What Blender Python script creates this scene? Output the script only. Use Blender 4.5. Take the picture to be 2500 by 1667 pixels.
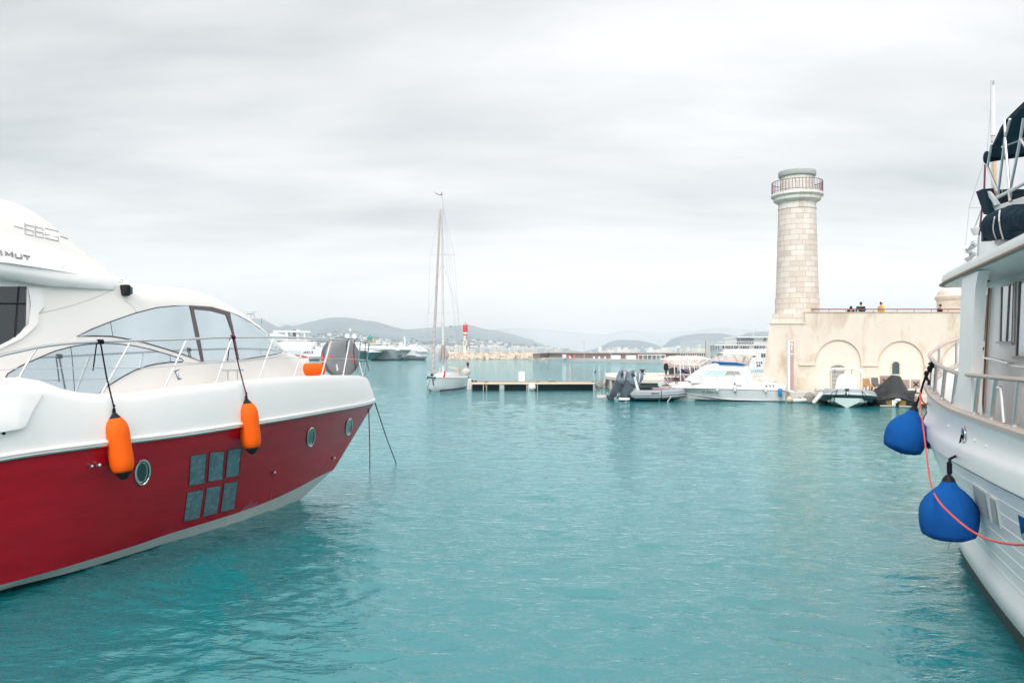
import bpy, bmesh, math, random
import numpy as np
from mathutils import Vector, Matrix, noise as mnoise
from mathutils.bvhtree import BVHTree
from mathutils.geometry import delaunay_2d_cdt
random.seed(7)
R = math.radians
sc = bpy.context.scene
for o in list(bpy.data.objects): bpy.data.objects.remove(o)
# ---------------------------------------------------------------- camera
FP, H0, CH = 1944.44, 860.0, 3.2
cam_d = bpy.data.cameras.new('camera'); cam = bpy.data.objects.new('camera', cam_d)
sc.collection.objects.link(cam); sc.camera = cam
cam.location = (0, 0, CH); cam.rotation_euler = (R(90), 0, 0)
cam_d.sensor_width = 36; cam_d.lens = 28; cam_d.shift_y = 26.5/2500
cam_d.clip_start = 0.1; cam_d.clip_end = 60000
# ---------------------------------------------------------------- world
SUN_EL, SUN_AZ = 38, 203      # azimuth: degrees clockwise from +Y, where the light comes from
w = bpy.data.worlds.new("World"); sc.world = w; w.use_nodes = True
nt = w.node_tree; nt.nodes.clear()
def N(t, ty, **k):
    n = t.nodes.new(ty)
    for a, b in k.items(): setattr(n, a, b)
    return n
out = N(nt, 'ShaderNodeOutputWorld')
sky = N(nt, 'ShaderNodeTexSky', sky_type='NISHITA', sun_disc=False)
sky.sun_elevation = R(SUN_EL); sky.sun_rotation = R(SUN_AZ)
bg1 = N(nt, 'ShaderNodeBackground'); bg1.inputs['Strength'].default_value = 0.10
nt.links.new(sky.outputs[0], bg1.inputs['Color'])
tc = N(nt, 'ShaderNodeTexCoord'); sep = N(nt, 'ShaderNodeSeparateXYZ')
nt.links.new(tc.outputs['Generated'], sep.inputs[0])
def M2(t, op, a, b=None, c=None):
    n = N(t, 'ShaderNodeMath', operation=op)
    for i, v in enumerate((a, b, c)):
        if v is None: continue
        if isinstance(v, (int, float)): n.inputs[i].default_value = v
        else: t.links.new(v, n.inputs[i])
    return n.outputs[0]
zc = M2(nt, 'MAXIMUM', sep.outputs[2], 0.0)
zz = M2(nt, 'ADD', zc, 0.16)
cx = M2(nt, 'DIVIDE', sep.outputs[0], zz); cy = M2(nt, 'DIVIDE', sep.outputs[1], zz)
cmb = N(nt, 'ShaderNodeCombineXYZ')
nt.links.new(M2(nt, 'MULTIPLY', cx, 0.42), cmb.inputs[0]); nt.links.new(cy, cmb.inputs[1])
n1 = N(nt, 'ShaderNodeTexNoise'); n1.inputs['Scale'].default_value = 0.75; n1.inputs['Detail'].default_value = 8; n1.inputs['Roughness'].default_value = 0.56; n1.inputs['Distortion'].default_value = 0.25
nt.links.new(cmb.outputs[0], n1.inputs['Vector'])
n2 = N(nt, 'ShaderNodeTexNoise'); n2.inputs['Scale'].default_value = 2.6; n2.inputs['Detail'].default_value = 8; n2.inputs['Distortion'].default_value = 0.4
nt.links.new(cmb.outputs[0], n2.inputs['Vector'])
mixv = M2(nt, 'ADD', M2(nt, 'MULTIPLY', n1.outputs[0], 0.78), M2(nt, 'MULTIPLY', n2.outputs[0], 0.22))
mixv = M2(nt, 'ADD', mixv, M2(nt, 'MULTIPLY', sep.outputs[0], 0.07))
ramp = N(nt, 'ShaderNodeValToRGB')
e = ramp.color_ramp.elements
e[0].position = 0.38; e[0].color = (0.45, 0.475, 0.485, 1)
e[1].position = 0.60; e[1].color = (0.85, 0.85, 0.85, 1)
m_ = e.new(0.48); m_.color = (0.64, 0.66, 0.668, 1)
nt.links.new(mixv, ramp.inputs[0])
# brighter, whiter air low over the horizon
hz = N(nt, 'ShaderNodeMapRange'); hz.inputs[1].default_value = 0.0; hz.inputs[2].default_value = 0.20
hz.inputs[3].default_value = 1.0; hz.inputs[4].default_value = 0.0
nt.links.new(sep.outputs[2], hz.inputs[0])
mixc = N(nt, 'ShaderNodeMix', data_type='RGBA'); mixc.inputs['B'].default_value = (1.16, 1.13, 1.12, 1)
nt.links.new(hz.outputs[0], mixc.inputs['Factor']); nt.links.new(ramp.outputs[0], mixc.inputs['A'])
bg2 = N(nt, 'ShaderNodeBackground')
# overcast sky raised overhead and behind the camera, out of view, to light boats
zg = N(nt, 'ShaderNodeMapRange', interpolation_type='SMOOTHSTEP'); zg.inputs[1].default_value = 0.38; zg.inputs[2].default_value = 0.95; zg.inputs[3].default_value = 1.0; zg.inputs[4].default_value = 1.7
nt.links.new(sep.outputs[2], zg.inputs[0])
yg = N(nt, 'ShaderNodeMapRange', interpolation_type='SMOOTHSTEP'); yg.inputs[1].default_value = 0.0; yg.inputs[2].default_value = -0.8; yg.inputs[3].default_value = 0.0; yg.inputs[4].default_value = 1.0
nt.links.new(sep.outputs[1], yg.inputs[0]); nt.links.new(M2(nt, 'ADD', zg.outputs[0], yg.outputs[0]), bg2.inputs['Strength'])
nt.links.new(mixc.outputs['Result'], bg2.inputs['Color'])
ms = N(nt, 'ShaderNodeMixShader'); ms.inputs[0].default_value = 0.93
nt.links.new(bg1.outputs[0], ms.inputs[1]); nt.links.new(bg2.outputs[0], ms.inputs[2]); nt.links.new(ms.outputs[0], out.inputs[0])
# ---------------------------------------------------------------- sun
sd = bpy.data.lights.new('sun', 'SUN'); sd.energy = 1.5; sd.angle = R(18); sd.color = (1.0, 0.935, 0.87)
so = bpy.data.objects.new('sun', sd); sc.collection.objects.link(so)
_d = Vector((math.sin(R(SUN_AZ))*math.cos(R(SUN_EL)), math.cos(R(SUN_AZ))*math.cos(R(SUN_EL)), math.sin(R(SUN_EL))))
so.rotation_euler = _d.to_track_quat('Z', 'Y').to_euler(); so.location = (0, -20, 60)
vs = sc.view_settings; vs.view_transform = 'Standard'; vs.look = 'None'; vs.gamma = 1; vs.exposure = 0.36
sc.cycles.max_bounces = 7; sc.cycles.volume_bounces = 2; sc.cycles.caustics_reflective = False; sc.cycles.caustics_refractive = False
sc.cycles.use_denoising = True
# ---------------------------------------------------------------- materials
MT = {}
def mat(name, col, rough=0.5, metal=0.0, var=0.06, vs_=3.0, bump=0.0, bs=20.0, coat=0.0, ior=1.5, stretch=(1,1,1), dirt=None, ds=1.2, dthr=0.55, emis=None, spec=None, alpha=None):
    if name in MT: return MT[name]
    m = bpy.data.materials.new(name); m.use_nodes = True; t = m.node_tree
    p = t.nodes['Principled BSDF']
    p.inputs['Roughness'].default_value = rough; p.inputs['Metallic'].default_value = metal
    p.inputs['IOR'].default_value = ior; p.inputs['Coat Weight'].default_value = coat; p.inputs['Coat Roughness'].default_value = 0.08
    if spec is None and rough >= .75: spec = .12
    if spec is not None: p.inputs['Specular IOR Level'].default_value = spec
    if alpha is not None: p.inputs['Alpha'].default_value = alpha
    co = N(t, 'ShaderNodeTexCoord'); mp = N(t, 'ShaderNodeMapping'); mp.inputs['Scale'].default_value = stretch
    t.links.new(co.outputs['Object'], mp.inputs[0])
    nn = N(t, 'ShaderNodeTexNoise'); nn.inputs['Scale'].default_value = vs_; nn.inputs['Detail'].default_value = 6; nn.inputs['Roughness'].default_value = 0.6
    t.links.new(mp.outputs[0], nn.inputs['Vector'])
    hv = N(t, 'ShaderNodeMix', data_type='RGBA')
    c = list(col) + [1]
    hv.inputs['A'].default_value = [max(0, x*(1-var*1.6)) for x in col] + [1]
    hv.inputs['B'].default_value = [min(1, x*(1+var*1.6)) for x in col] + [1]
    t.links.new(nn.outputs[0], hv.inputs['Factor']); res = hv.outputs['Result']
    if dirt:
        dn = N(t, 'ShaderNodeTexNoise'); dn.inputs['Scale'].default_value = ds; dn.inputs['Detail'].default_value = 8; dn.inputs['Roughness'].default_value = 0.65; dn.inputs['Distortion'].default_value = 0.6
        t.links.new(mp.outputs[0], dn.inputs['Vector'])
        dr = N(t, 'ShaderNodeMapRange'); dr.inputs[1].default_value = dthr; dr.inputs[2].default_value = dthr+0.16; dr.inputs[4].default_value = dirt[3]
        t.links.new(dn.outputs[0], dr.inputs[0])
        dm = N(t, 'ShaderNodeMix', data_type='RGBA'); dm.inputs['B'].default_value = list(dirt[:3]) + [1]
        t.links.new(dr.outputs[0], dm.inputs['Factor']); t.links.new(res, dm.inputs['A']); res = dm.outputs['Result']
    t.links.new(res, p.inputs['Base Color'])
    rr = N(t, 'ShaderNodeMapRange'); rr.inputs[3].default_value = max(0, rough-0.05); rr.inputs[4].default_value = min(1, rough+0.07)
    t.links.new(nn.outputs[0], rr.inputs[0]); t.links.new(rr.outputs[0], p.inputs['Roughness'])
    if bump:
        bn = N(t, 'ShaderNodeTexNoise'); bn.inputs['Scale'].default_value = bs; bn.inputs['Detail'].default_value = 4
        t.links.new(mp.outputs[0], bn.inputs['Vector'])
        b = N(t, 'ShaderNodeBump'); b.inputs['Strength'].default_value = bump; b.inputs['Distance'].default_value = 0.02
        t.links.new(bn.outputs[0], b.inputs['Height']); t.links.new(b.outputs[0], p.inputs['Normal'])
    if emis: p.inputs['Emission Color'].default_value = list(emis[:3])+[1]; p.inputs['Emission Strength'].default_value = emis[3]
    MT[name] = m; return m
# ---------------------------------------------------------------- helpers
COL = sc.collection
def V(*a): return Vector(a)
def W(px, py, Y): return Vector(((px-1250)/FP*Y, Y, CH-(py-H0)/FP*Y))
def Wz(px, py, z=0.0):
    Y = (CH-z)*FP/(py-H0); return W(px, py, Y)
def RAY(px, py): return Vector(((px-1250)/FP, 1.0, -(py-H0)/FP))
CAMP = Vector((0, 0, CH))
def origin(o):
    v = Vector((0, 0, 0))
    while o: v += o.location; o = o.parent
    return v
def tag(o, label=None, cat=None, group=None, kind=None):
    if label: o['label'] = label
    if cat: o['category'] = cat
    if group: o['group'] = group
    if kind: o['kind'] = kind
    return o
def thing(name, label, cat, loc=(0,0,0), group=None):
    o = bpy.data.objects.new(name, None); COL.objects.link(o); o.location = loc; o.empty_display_size = 0.2
    return tag(o, label, cat, group)
class MB:
    def __init__(s): s.v = []; s.f = []; s.mi = []
    def add(s, vs_, fs, mi=0):
        b = len(s.v); s.v += [tuple(v) for v in vs_]; s.f += [tuple(b+i for i in f) for f in fs]; s.mi += [mi]*len(fs); return s
    def box(s, c, d, rz=0.0, mi=0, top=1.0, M=None):
        x, y, z = d[0]/2, d[1]/2, d[2]/2; c = Vector(c); ca, sa = math.cos(rz), math.sin(rz)
        vv = []
        for (a, b_, e_) in ((-1,-1,-1),(1,-1,-1),(1,1,-1),(-1,1,-1),(-1,-1,1),(1,-1,1),(1,1,1),(-1,1,1)):
            k = top if e_ > 0 else 1
            p = Vector((a*x*k, b_*y*k, e_*z))
            if M is not None: p = M @ p
            else: p = Vector((p.x*ca-p.y*sa, p.x*sa+p.y*ca, p.z))
            vv.append(p+c)
        return s.add(vv, [(0,3,2,1),(4,5,6,7),(0,1,5,4),(1,2,6,5),(2,3,7,6),(3,0,4,7)], mi)
    def tube(s, pts, r, n=8, caps=True, mi=0, closed=False, sq=1.0):
        pts = [Vector(p) for p in pts]; m = len(pts)
        rs = r if isinstance(r, (list, tuple)) else [r]*m
        t0 = (pts[1]-pts[0]).normalized()
        up = Vector((0,0,1)) if abs(t0.z) < 0.9 else Vector((1,0,0))
        nrm = t0.cross(up).normalized(); vv = []
        for i in range(m):
            a = pts[i-1] if i else (pts[-1] if closed else pts[0]); b = pts[(i+1) % m] if (i < m-1 or closed) else pts[-1]
            t = (b-a); t = t.normalized() if t.length > 1e-9 else t0
            nrm = (nrm - t*nrm.dot(t)); nrm = nrm.normalized() if nrm.length > 1e-6 else t.orthogonal().normalized()
            bi = t.cross(nrm)
            for k in range(n):
                a_ = 2*math.pi*k/n
                vv.append(pts[i]+(nrm*math.cos(a_)+bi*math.sin(a_)*sq)*rs[i])
        ff = []
        for i in range(m if closed else m-1):
            j = (i+1) % m
            for k in range(n):
                l = (k+1) % n; ff.append((i*n+k, i*n+l, j*n+l, j*n+k))
        if caps and not closed: ff += [tuple(range(n))[::-1], tuple((m-1)*n+k for k in range(n))]
        return s.add(vv, ff, mi)
    def lathe(s, prof, c=(0,0,0), axis=(0,0,1), n=24, mi=0, sx=1.0, ref=None):
        ax = Vector(axis).normalized(); u = Vector(ref) if ref else (Vector((1,0,0)) if abs(ax.x) < 0.9 else Vector((0,1,0)))
        u = (u-ax*u.dot(ax)).normalized(); w_ = ax.cross(u); c = Vector(c); vv = []; m = len(prof)
        for (r_, z_) in prof:
            for k in range(n):
                a = 2*math.pi*k/n; vv.append(c+ax*z_+(u*math.cos(a)*sx+w_*math.sin(a))*r_)
        ff = [(i*n+k, i*n+(k+1)%n, (i+1)*n+(k+1)%n, (i+1)*n+k) for i in range(m-1) for k in range(n)]
        if prof[0][0] > 1e-4: ff.append(tuple(range(n))[::-1])
        if prof[-1][0] > 1e-4: ff.append(tuple((m-1)*n+k for k in range(n)))
        return s.add(vv, ff, mi)
    def grid(s, P, mi=0, cu=False, cv=False):
        a = len(P); b = len(P[0]); vv = [p for row in P for p in row]; ff = []
        for i in range(a if cu else a-1):
            for j in range(b if cv else b-1):
                ff.append((i*b+j, i*b+(j+1)%b, ((i+1)%a)*b+(j+1)%b, ((i+1)%a)*b+j))
        return s.add(vv, ff, mi)
    def prism(s, poly, d, mi=0):
        poly = [Vector(p) for p in poly]; d = Vector(d); n = len(poly)
        vv = poly+[p+d for p in poly]
        return s.add(vv, [tuple(range(n))[::-1], tuple(range(n, 2*n))]+[(i, (i+1)%n, n+(i+1)%n, n+i) for i in range(n)], mi)
    def sphere(s, c, r, n=12, m=8, mi=0):
        rr = r if isinstance(r, (tuple, list)) else (r, r, r); c = Vector(c); vv = []; 
        for i in range(m+1):
            th = math.pi*i/m
            for k in range(n):
                a = 2*math.pi*k/n
                vv.append(c+Vector((rr[0]*math.sin(th)*math.cos(a), rr[1]*math.sin(th)*math.sin(a), rr[2]*math.cos(th))))
        return s.add(vv, [(i*n+k, (i+1)*n+k, (i+1)*n+(k+1)%n, i*n+(k+1)%n) for i in range(m) for k in range(n)], mi)
    def bvh(s): return BVHTree.FromPolygons([Vector(v) for v in s.v], s.f)
    def build(s, name, mats, parent=None, smooth=35, bevel=0.0, label=None, norm=True):
        me = bpy.data.meshes.new(name); og = origin(parent) if parent else Vector((0,0,0))
        me.from_pydata([(v[0]-og.x, v[1]-og.y, v[2]-og.z) for v in s.v], [], s.f)
        if not isinstance(mats, (list, tuple)): mats = [mats]
        for m in mats: me.materials.append(m)
        if len(mats) > 1: me.polygons.foreach_set('material_index', s.mi)
        bm = bmesh.new(); bm.from_mesh(me); bmesh.ops.remove_doubles(bm, verts=bm.verts, dist=1e-5)
        if norm: bmesh.ops.recalc_face_normals(bm, faces=bm.faces)
        bm.to_mesh(me); bm.free()
        if smooth:
            me.polygons.foreach_set('use_smooth', [True]*len(me.polygons)); me.set_sharp_from_angle(angle=R(smooth))
        me.update()
        o = bpy.data.objects.new(name, me); COL.objects.link(o)
        if parent: o.parent = parent
        if bevel:
            b = o.modifiers.new('bevel', 'BEVEL'); b.width = bevel; b.segments = 2; b.limit_method = 'ANGLE'; b.angle_limit = R(40)
        if label: o['label'] = label
        return o
def rebase(o, p=None):
    """move a top-level single-mesh object's origin to the middle of its foot"""
    me = o.data; c = [v.co for v in me.vertices]
    q = Vector(p) if p else Vector((sum(v.x for v in c)/len(c), sum(v.y for v in c)/len(c), min(v.z for v in c)))
    me.transform(Matrix.Translation(-q)); o.location = q; return o
def copy_tree(o, parent=None):
    c = o.copy(); COL.objects.link(c); c.parent = parent
    for ch in list(o.children): copy_tree(ch, c)
    return c
def interp(xs, pts):
    a = np.array(sorted(pts)); return np.interp(xs, a[:,0], a[:,1])
def pch(pts):
    """smooth monotone-ish cubic through points"""
    a = sorted(pts); X = np.array([p[0] for p in a], float); Yv = np.array([p[1] for p in a], float)
    h = np.diff(X); d = np.diff(Yv)/h; m = np.zeros(len(X))
    m[0], m[-1] = d[0], d[-1]
    for i in range(1, len(X)-1):
        if d[i-1]*d[i] <= 0: m[i] = 0
        else:
            w1, w2 = 2*h[i]+h[i-1], h[i]+2*h[i-1]; m[i] = (w1+w2)/(w1/d[i-1]+w2/d[i])
    def f(x):
        if x <= X[0]: return float(Yv[0]+m[0]*(x-X[0]))
        if x >= X[-1]: return float(Yv[-1]+m[-1]*(x-X[-1]))
        i = int(np.searchsorted(X, x)-1); i = max(0, min(i, len(h)-1)); t = (x-X[i])/h[i]
        return float((2*t**3-3*t**2+1)*Yv[i]+(t**3-2*t**2+t)*h[i]*m[i]+(-2*t**3+3*t**2)*Yv[i+1]+(t**3-t**2)*h[i]*m[i+1])
    return f
def smooth_line(pts, n=6, closed=False):
    """Catmull-Rom through points (any dimension)"""
    P = [Vector(p) for p in pts]; m = len(P); o_ = []
    for i in range(m if closed else m-1):
        g = lambda k: P[k % m] if closed else P[max(0, min(m-1, k))]
        a, b, c, d = g(i-1), g(i), g(i+1), g(i+2)
        for k in range(n):
            t = k/n; o_.append(0.5*((2*b)+(c-a)*t+(2*a-5*b+4*c-d)*t*t+(3*b-a-3*c+d)*t**3))
    if not closed: o_.append(P[-1])
    return o_
def inside(p, poly):
    c = False; n = len(poly); j = n-1
    for i in range(n):
        a, b = poly[i], poly[j]
        if (a[1] > p[1]) != (b[1] > p[1]) and p[0] < (b[0]-a[0])*(p[1]-a[1])/(b[1]-a[1])+a[0]: c = not c
        j = i
    return c
def cast(bv, px, py, off=0.0, depth=None, vec=None):
    h, n, i, d = bv.ray_cast(CAMP, RAY(px, py).normalized())
    if h is None:
        q = W(px, py, depth or 12); h, n, i, d = bv.find_nearest(q)
    if n.dot(h-CAMP) > 0: n = -n
    return h+(vec if vec is not None else n)*off
def patch_mb(mb, poly, bv, off=0.005, step=7, skirt=0.012, offf=None, vec=None, mi=0, depth=None):
    poly = [(p[0], p[1]) for p in poly]; den = []
    for i, a in enumerate(poly):
        b = poly[(i+1) % len(poly)]; L = math.hypot(b[0]-a[0], b[1]-a[1]); k = max(1, int(L/step))
        den += [(a[0]+(b[0]-a[0])*t/k, a[1]+(b[1]-a[1])*t/k) for t in range(k)]
    nb = len(den); pts = list(den)
    x0, x1 = min(p[0] for p in den), max(p[0] for p in den); y0, y1 = min(p[1] for p in den), max(p[1] for p in den)
    yy = y0+step/2
    while yy < y1:
        xx = x0+step/2
        while xx < x1:
            if inside((xx, yy), den) and min(math.hypot(xx-q[0], yy-q[1]) for q in den) > step*0.45: pts.append((xx, yy))
            xx += step
        yy += step
    r = delaunay_2d_cdt([Vector(p) for p in pts], [], [list(range(nb))], 1, 1e-4)
    vs2, fs, orig = r[0], r[2], r[3]
    P = [cast(bv, v.x, v.y, (offf(v.x, v.y) if offf else off), depth, vec) for v in vs2]
    B = [cast(bv, v.x, v.y, -skirt, depth, vec) for v in vs2]
    n = len(P); cnt = {}
    for f in fs:
        for i in range(len(f)):
            e_ = (f[i], f[(i+1) % len(f)]); cnt[tuple(sorted(e_))] = cnt.get(tuple(sorted(e_)), 0)+1
    ff = [tuple(f) for f in fs]
    if skirt > 0: ff += [(a, b, b+n, a+n) for (a, b), c in cnt.items() if c == 1]
    mb.add(P+B if skirt > 0 else P, ff, mi); return mb
def patch(name, poly, bv, m, parent, **k):
    lb = k.pop('label', None); sm = k.pop('smooth', 40); mb = MB(); patch_mb(mb, poly, bv, **k)
    return mb.build(name, m, parent, smooth=sm, label=lb)
def seam(mb, pts, bv, r=0.006, off=0.0, n=5, sub=5, mi=0, closed=False):
    q = smooth_line([(p[0], p[1], 0) for p in pts], sub, closed) if sub > 1 else [Vector((p[0], p[1], 0)) for p in pts]
    mb.tube([cast(bv, p.x, p.y, off) for p in q], r, n, mi=mi, closed=closed); return mb
def ellipse(cx, cy, rx, ry, n=28, rot=0.0):
    return [(cx+rx*math.cos(2*math.pi*k/n)*math.cos(rot)-ry*math.sin(2*math.pi*k/n)*math.sin(rot), cy+rx*math.cos(2*math.pi*k/n)*math.sin(rot)+ry*math.sin(2*math.pi*k/n)*math.cos(rot)) for k in range(n)]
def text_tris(s, res=3, bold=0.0, spacing=1.0):
    cu = bpy.data.curves.new('t', 'FONT'); cu.body = s; cu.resolution_u = res; cu.offset = bold; cu.space_character = spacing
    o = bpy.data.objects.new('t', cu); COL.objects.link(o); dg = bpy.context.evaluated_depsgraph_get(); dg.update()
    me = o.evaluated_get(dg).to_mesh(); vs_ = [(v.co.x, v.co.y) for v in me.vertices]; fs = [tuple(p.vertices) for p in me.polygons]
    o.evaluated_get(dg).to_mesh_clear(); bpy.data.objects.remove(o); bpy.data.curves.remove(cu)
    x0 = min(v[0] for v in vs_); x1 = max(v[0] for v in vs_); y0 = min(v[1] for v in vs_); y1 = max(v[1] for v in vs_)
    return [((v[0]-x0)/(x1-x0), (v[1]-y0)/(y1-y0)) for v in vs_], fs
def _rim(fs):
    cnt = {}
    for f in fs:
        for i in range(len(f)):
            k = (f[i], f[(i+1) % len(f)])
            if (k[1], k[0]) in cnt: cnt.pop((k[1], k[0]))
            else: cnt[k] = 1
    return list(cnt)
def text_on(name, s, quad, bv, m, parent, off=0.004, th=0.004, bold=0.0, spacing=1.0):
    """quad: bl, br, tr, tl in photograph pixels, laid onto the surface"""
    vs_, fs = text_tris(s, 3, bold, spacing); bl, br, tr, tl = [Vector(q) for q in quad]
    px = [bl*(1-a)*(1-b)+br*a*(1-b)+tr*a*b+tl*(1-a)*b for a, b in vs_]
    P = [cast(bv, p.x, p.y, off+th) for p in px]; B = [cast(bv, p.x, p.y, off-th) for p in px]; n = len(P)
    return MB().add(P+B, fs+[(a, b, b+n, a+n) for a, b in _rim(fs)]).build(name, m, parent, smooth=0, norm=False)
def text_plane(name, s, o0, ux, uy, m, parent, th=0.01, bold=0.0, spacing=1.0):
    """text filling the parallelogram o0 + a*ux + b*uy, facing ux x uy"""
    vs_, fs = text_tris(s, 3, bold, spacing); o0, ux, uy = Vector(o0), Vector(ux), Vector(uy); nn = ux.cross(uy).normalized()
    P = [o0+ux*a+uy*b+nn*th for a, b in vs_]; B = [o0+ux*a+uy*b for a, b in vs_]; n = len(P)
    return MB().add(P+B, fs+[(a, b, b+n, a+n) for a, b in _rim(fs)]).build(name, m, parent, smooth=0, norm=False)
# common materials
WHITE = mat('white_gelcoat', (0.86, 0.84, 0.82), 0.34, var=0.02, coat=0.12)
CREAM = mat('cream_gelcoat', (0.84, 0.80, 0.765), 0.4, var=0.02, coat=0.1)
STEEL = mat('stainless_steel', (0.74, 0.71, 0.71), 0.3, metal=1.0, var=0.05)
BLACK = mat('black_rubber', (0.010, 0.010, 0.012), 0.55, spec=.25)
ROPE_B = mat('black_rope', (0.014, 0.013, 0.02), 0.9, bump=0.6, bs=150)
ROPE_R = mat('dark_red_rope', (0.10, 0.012, 0.03), 0.9, bump=0.6, bs=150)
MIRROR = mat('mirror_glass', (0.66, 0.745, 0.785), 0.03, metal=0.85, var=0.03, vs_=0.8)
DGLASS = mat('dark_glass', (0.012, 0.022, 0.026), 0.04, var=0.3, coat=1.0)
WOOD = mat('weathered_teak', (0.36, 0.25, 0.19), 0.55, var=0.12, stretch=(2,2,12), bump=0.2, bs=30)
# ---------------------------------------------------------------- water
def build_water():
    rng = np.random.RandomState(3)
    rs = [0.5, 1.2, 2.0]; 
    while rs[-1] < 240: rs.append(rs[-1]*1.0068+0.001)
    while rs[-1] < 9500: rs.append(rs[-1]*1.12)
    rs = np.array(rs)
    fine = np.linspace(-R(47), R(47), 760)
    coarse = np.linspace(R(47), 2*math.pi-R(47), 60)[1:-1]
    an = np.concatenate([fine, coarse]); na, nr = len(an), len(rs)
    A, Q = np.meshgrid(an, rs); X = Q*np.sin(A); Y = Q*np.cos(A); Z = np.zeros_like(X)
    wx = X+0.35*np.sin(Y*0.7+X*0.31)+0.2*np.sin(X*1.3-Y*0.9); wy = Y+0.3*np.sin(X*0.8-Y*0.27)+0.2*np.sin(Y*1.7+X)
    patchy = 0.75+0.35*np.sin(X*0.21+1.3+0.8*np.sin(Y*0.13))*np.sin(Y*0.17+0.6*np.sin(X*0.11))
    for k in range(64):
        lam = 0.14*(1.25/0.14)**(rng.rand()); th = R(78)+rng.randn()*R(34)
        kx, ky = math.cos(th)*2*math.pi/lam, math.sin(th)*2*math.pi/lam
        amp = 0.0024*lam**0.40
        s = np.sin(kx*wx+ky*wy+rng.rand()*6.28)
        fade = np.clip(1.4-Q*0.0068*2.6/lam*1.0, 0, 1) if lam < 1.5 else np.clip(1.3-Q/220, 0, 1)
        Z += amp*(s+0.35*s*s)*fade*patchy
    Z *= 1.0
    co = np.stack([X, Y, Z], -1).reshape(-1, 3)
    i = np.arange(nr-1)[:, None]*na; j = np.arange(na)[None, :]; j2 = (j+1) % na
    f = np.stack([i+j2, i+na+j2, i+na+j, i+j], -1).reshape(-1, 4)
    # centre cap
    c0 = len(co); co = np.concatenate([co, [[0, 0, 0]]])
    me = bpy.data.meshes.new('water'); nf = len(f); tri = np.stack([(np.arange(na)+1) % na, np.arange(na), np.full(na, c0)], -1)
    me.vertices.add(len(co)); me.vertices.foreach_set('co', co.astype(np.float32).ravel())
    me.loops.add(nf*4+na*3); me.loops.foreach_set('vertex_index', np.concatenate([f.ravel(), tri.ravel()]).astype(np.int32))
    me.polygons.add(nf+na)
    me.polygons.foreach_set('loop_start', np.concatenate([np.arange(nf)*4, nf*4+np.arange(na)*3]).astype(np.int32))
    me.polygons.foreach_set('use_smooth', [True]*(nf+na)); me.update(calc_edges=True); me.validate()
    m = bpy.data.materials.new('sea_water'); m.use_nodes = True; t = m.node_tree; p = t.nodes['Principled BSDF']
    co_ = N(t, 'ShaderNodeTexCoord')
    nb = N(t, 'ShaderNodeTexNoise'); nb.inputs['Scale'].default_value = 0.08; nb.inputs['Detail'].default_value = 3; t.links.new(co_.outputs['Object'], nb.inputs['Vector'])
    mx = N(t, 'ShaderNodeMix', data_type='RGBA'); mx.inputs['A'].default_value = (0.002, 0.145, 0.163, 1); mx.inputs['B'].default_value = (0.005, 0.197, 0.218, 1)
    t.links.new(nb.outputs[0], mx.inputs['Factor']); t.nodes.remove(p); df = N(t, 'ShaderNodeBsdfDiffuse'); t.links.new(mx.outputs['Result'], df.inputs['Color'])
    mp = N(t, 'ShaderNodeMapping'); mp.inputs['Scale'].default_value = (0.62, 1.15, 1); mp.inputs['Rotation'].default_value = (0, 0, R(-9))
    t.links.new(co_.outputs['Object'], mp.inputs[0])
    b = None
    for sc_, d_ in ((2.6, 0.036), (7.5, 0.018), (19.0, 0.0062)):
        q = N(t, 'ShaderNodeTexNoise'); q.inputs['Scale'].default_value = sc_; q.inputs['Detail'].default_value = 3; q.inputs['Roughness'].default_value = 0.55; q.inputs['Distortion'].default_value = 0.5
        t.links.new(mp.outputs[0], q.inputs['Vector'])
        bb = N(t, 'ShaderNodeBump'); bb.inputs['Strength'].default_value = 1.0; bb.inputs['Distance'].default_value = d_
        t.links.new(q.outputs[0], bb.inputs['Height'])
        if b: t.links.new(b.outputs[0], bb.inputs['Normal'])
        b = bb
    gl = N(t, 'ShaderNodeBsdfGlossy'); gl.inputs['Roughness'].default_value = 0.04; gl.inputs['Color'].default_value = (0.84, 0.98, 1.0, 1)
    fr = N(t, 'ShaderNodeFresnel'); fr.inputs['IOR'].default_value = 2.05
    for q in (gl, df, fr): t.links.new(b.outputs[0], q.inputs['Normal'])
    # wave slopes keep the far sea from mirroring fully
    fac = M2(t, 'DIVIDE', fr.outputs[0], M2(t, 'ADD', M2(t, 'MULTIPLY', fr.outputs[0], 0.12), 1.0))
    mxs = N(t, 'ShaderNodeMixShader'); t.links.new(fac, mxs.inputs[0]); t.links.new(df.outputs[0], mxs.inputs[1]); t.links.new(gl.outputs[0], mxs.inputs[2])
    t.links.new(mxs.outputs[0], t.nodes['Material Output'].inputs[0])
    me.materials.append(m)
    o = bpy.data.objects.new('water', me); COL.objects.link(o); tag(o, 'turquoise harbour water with small ripples', None, None, 'structure')
build_water()
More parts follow.
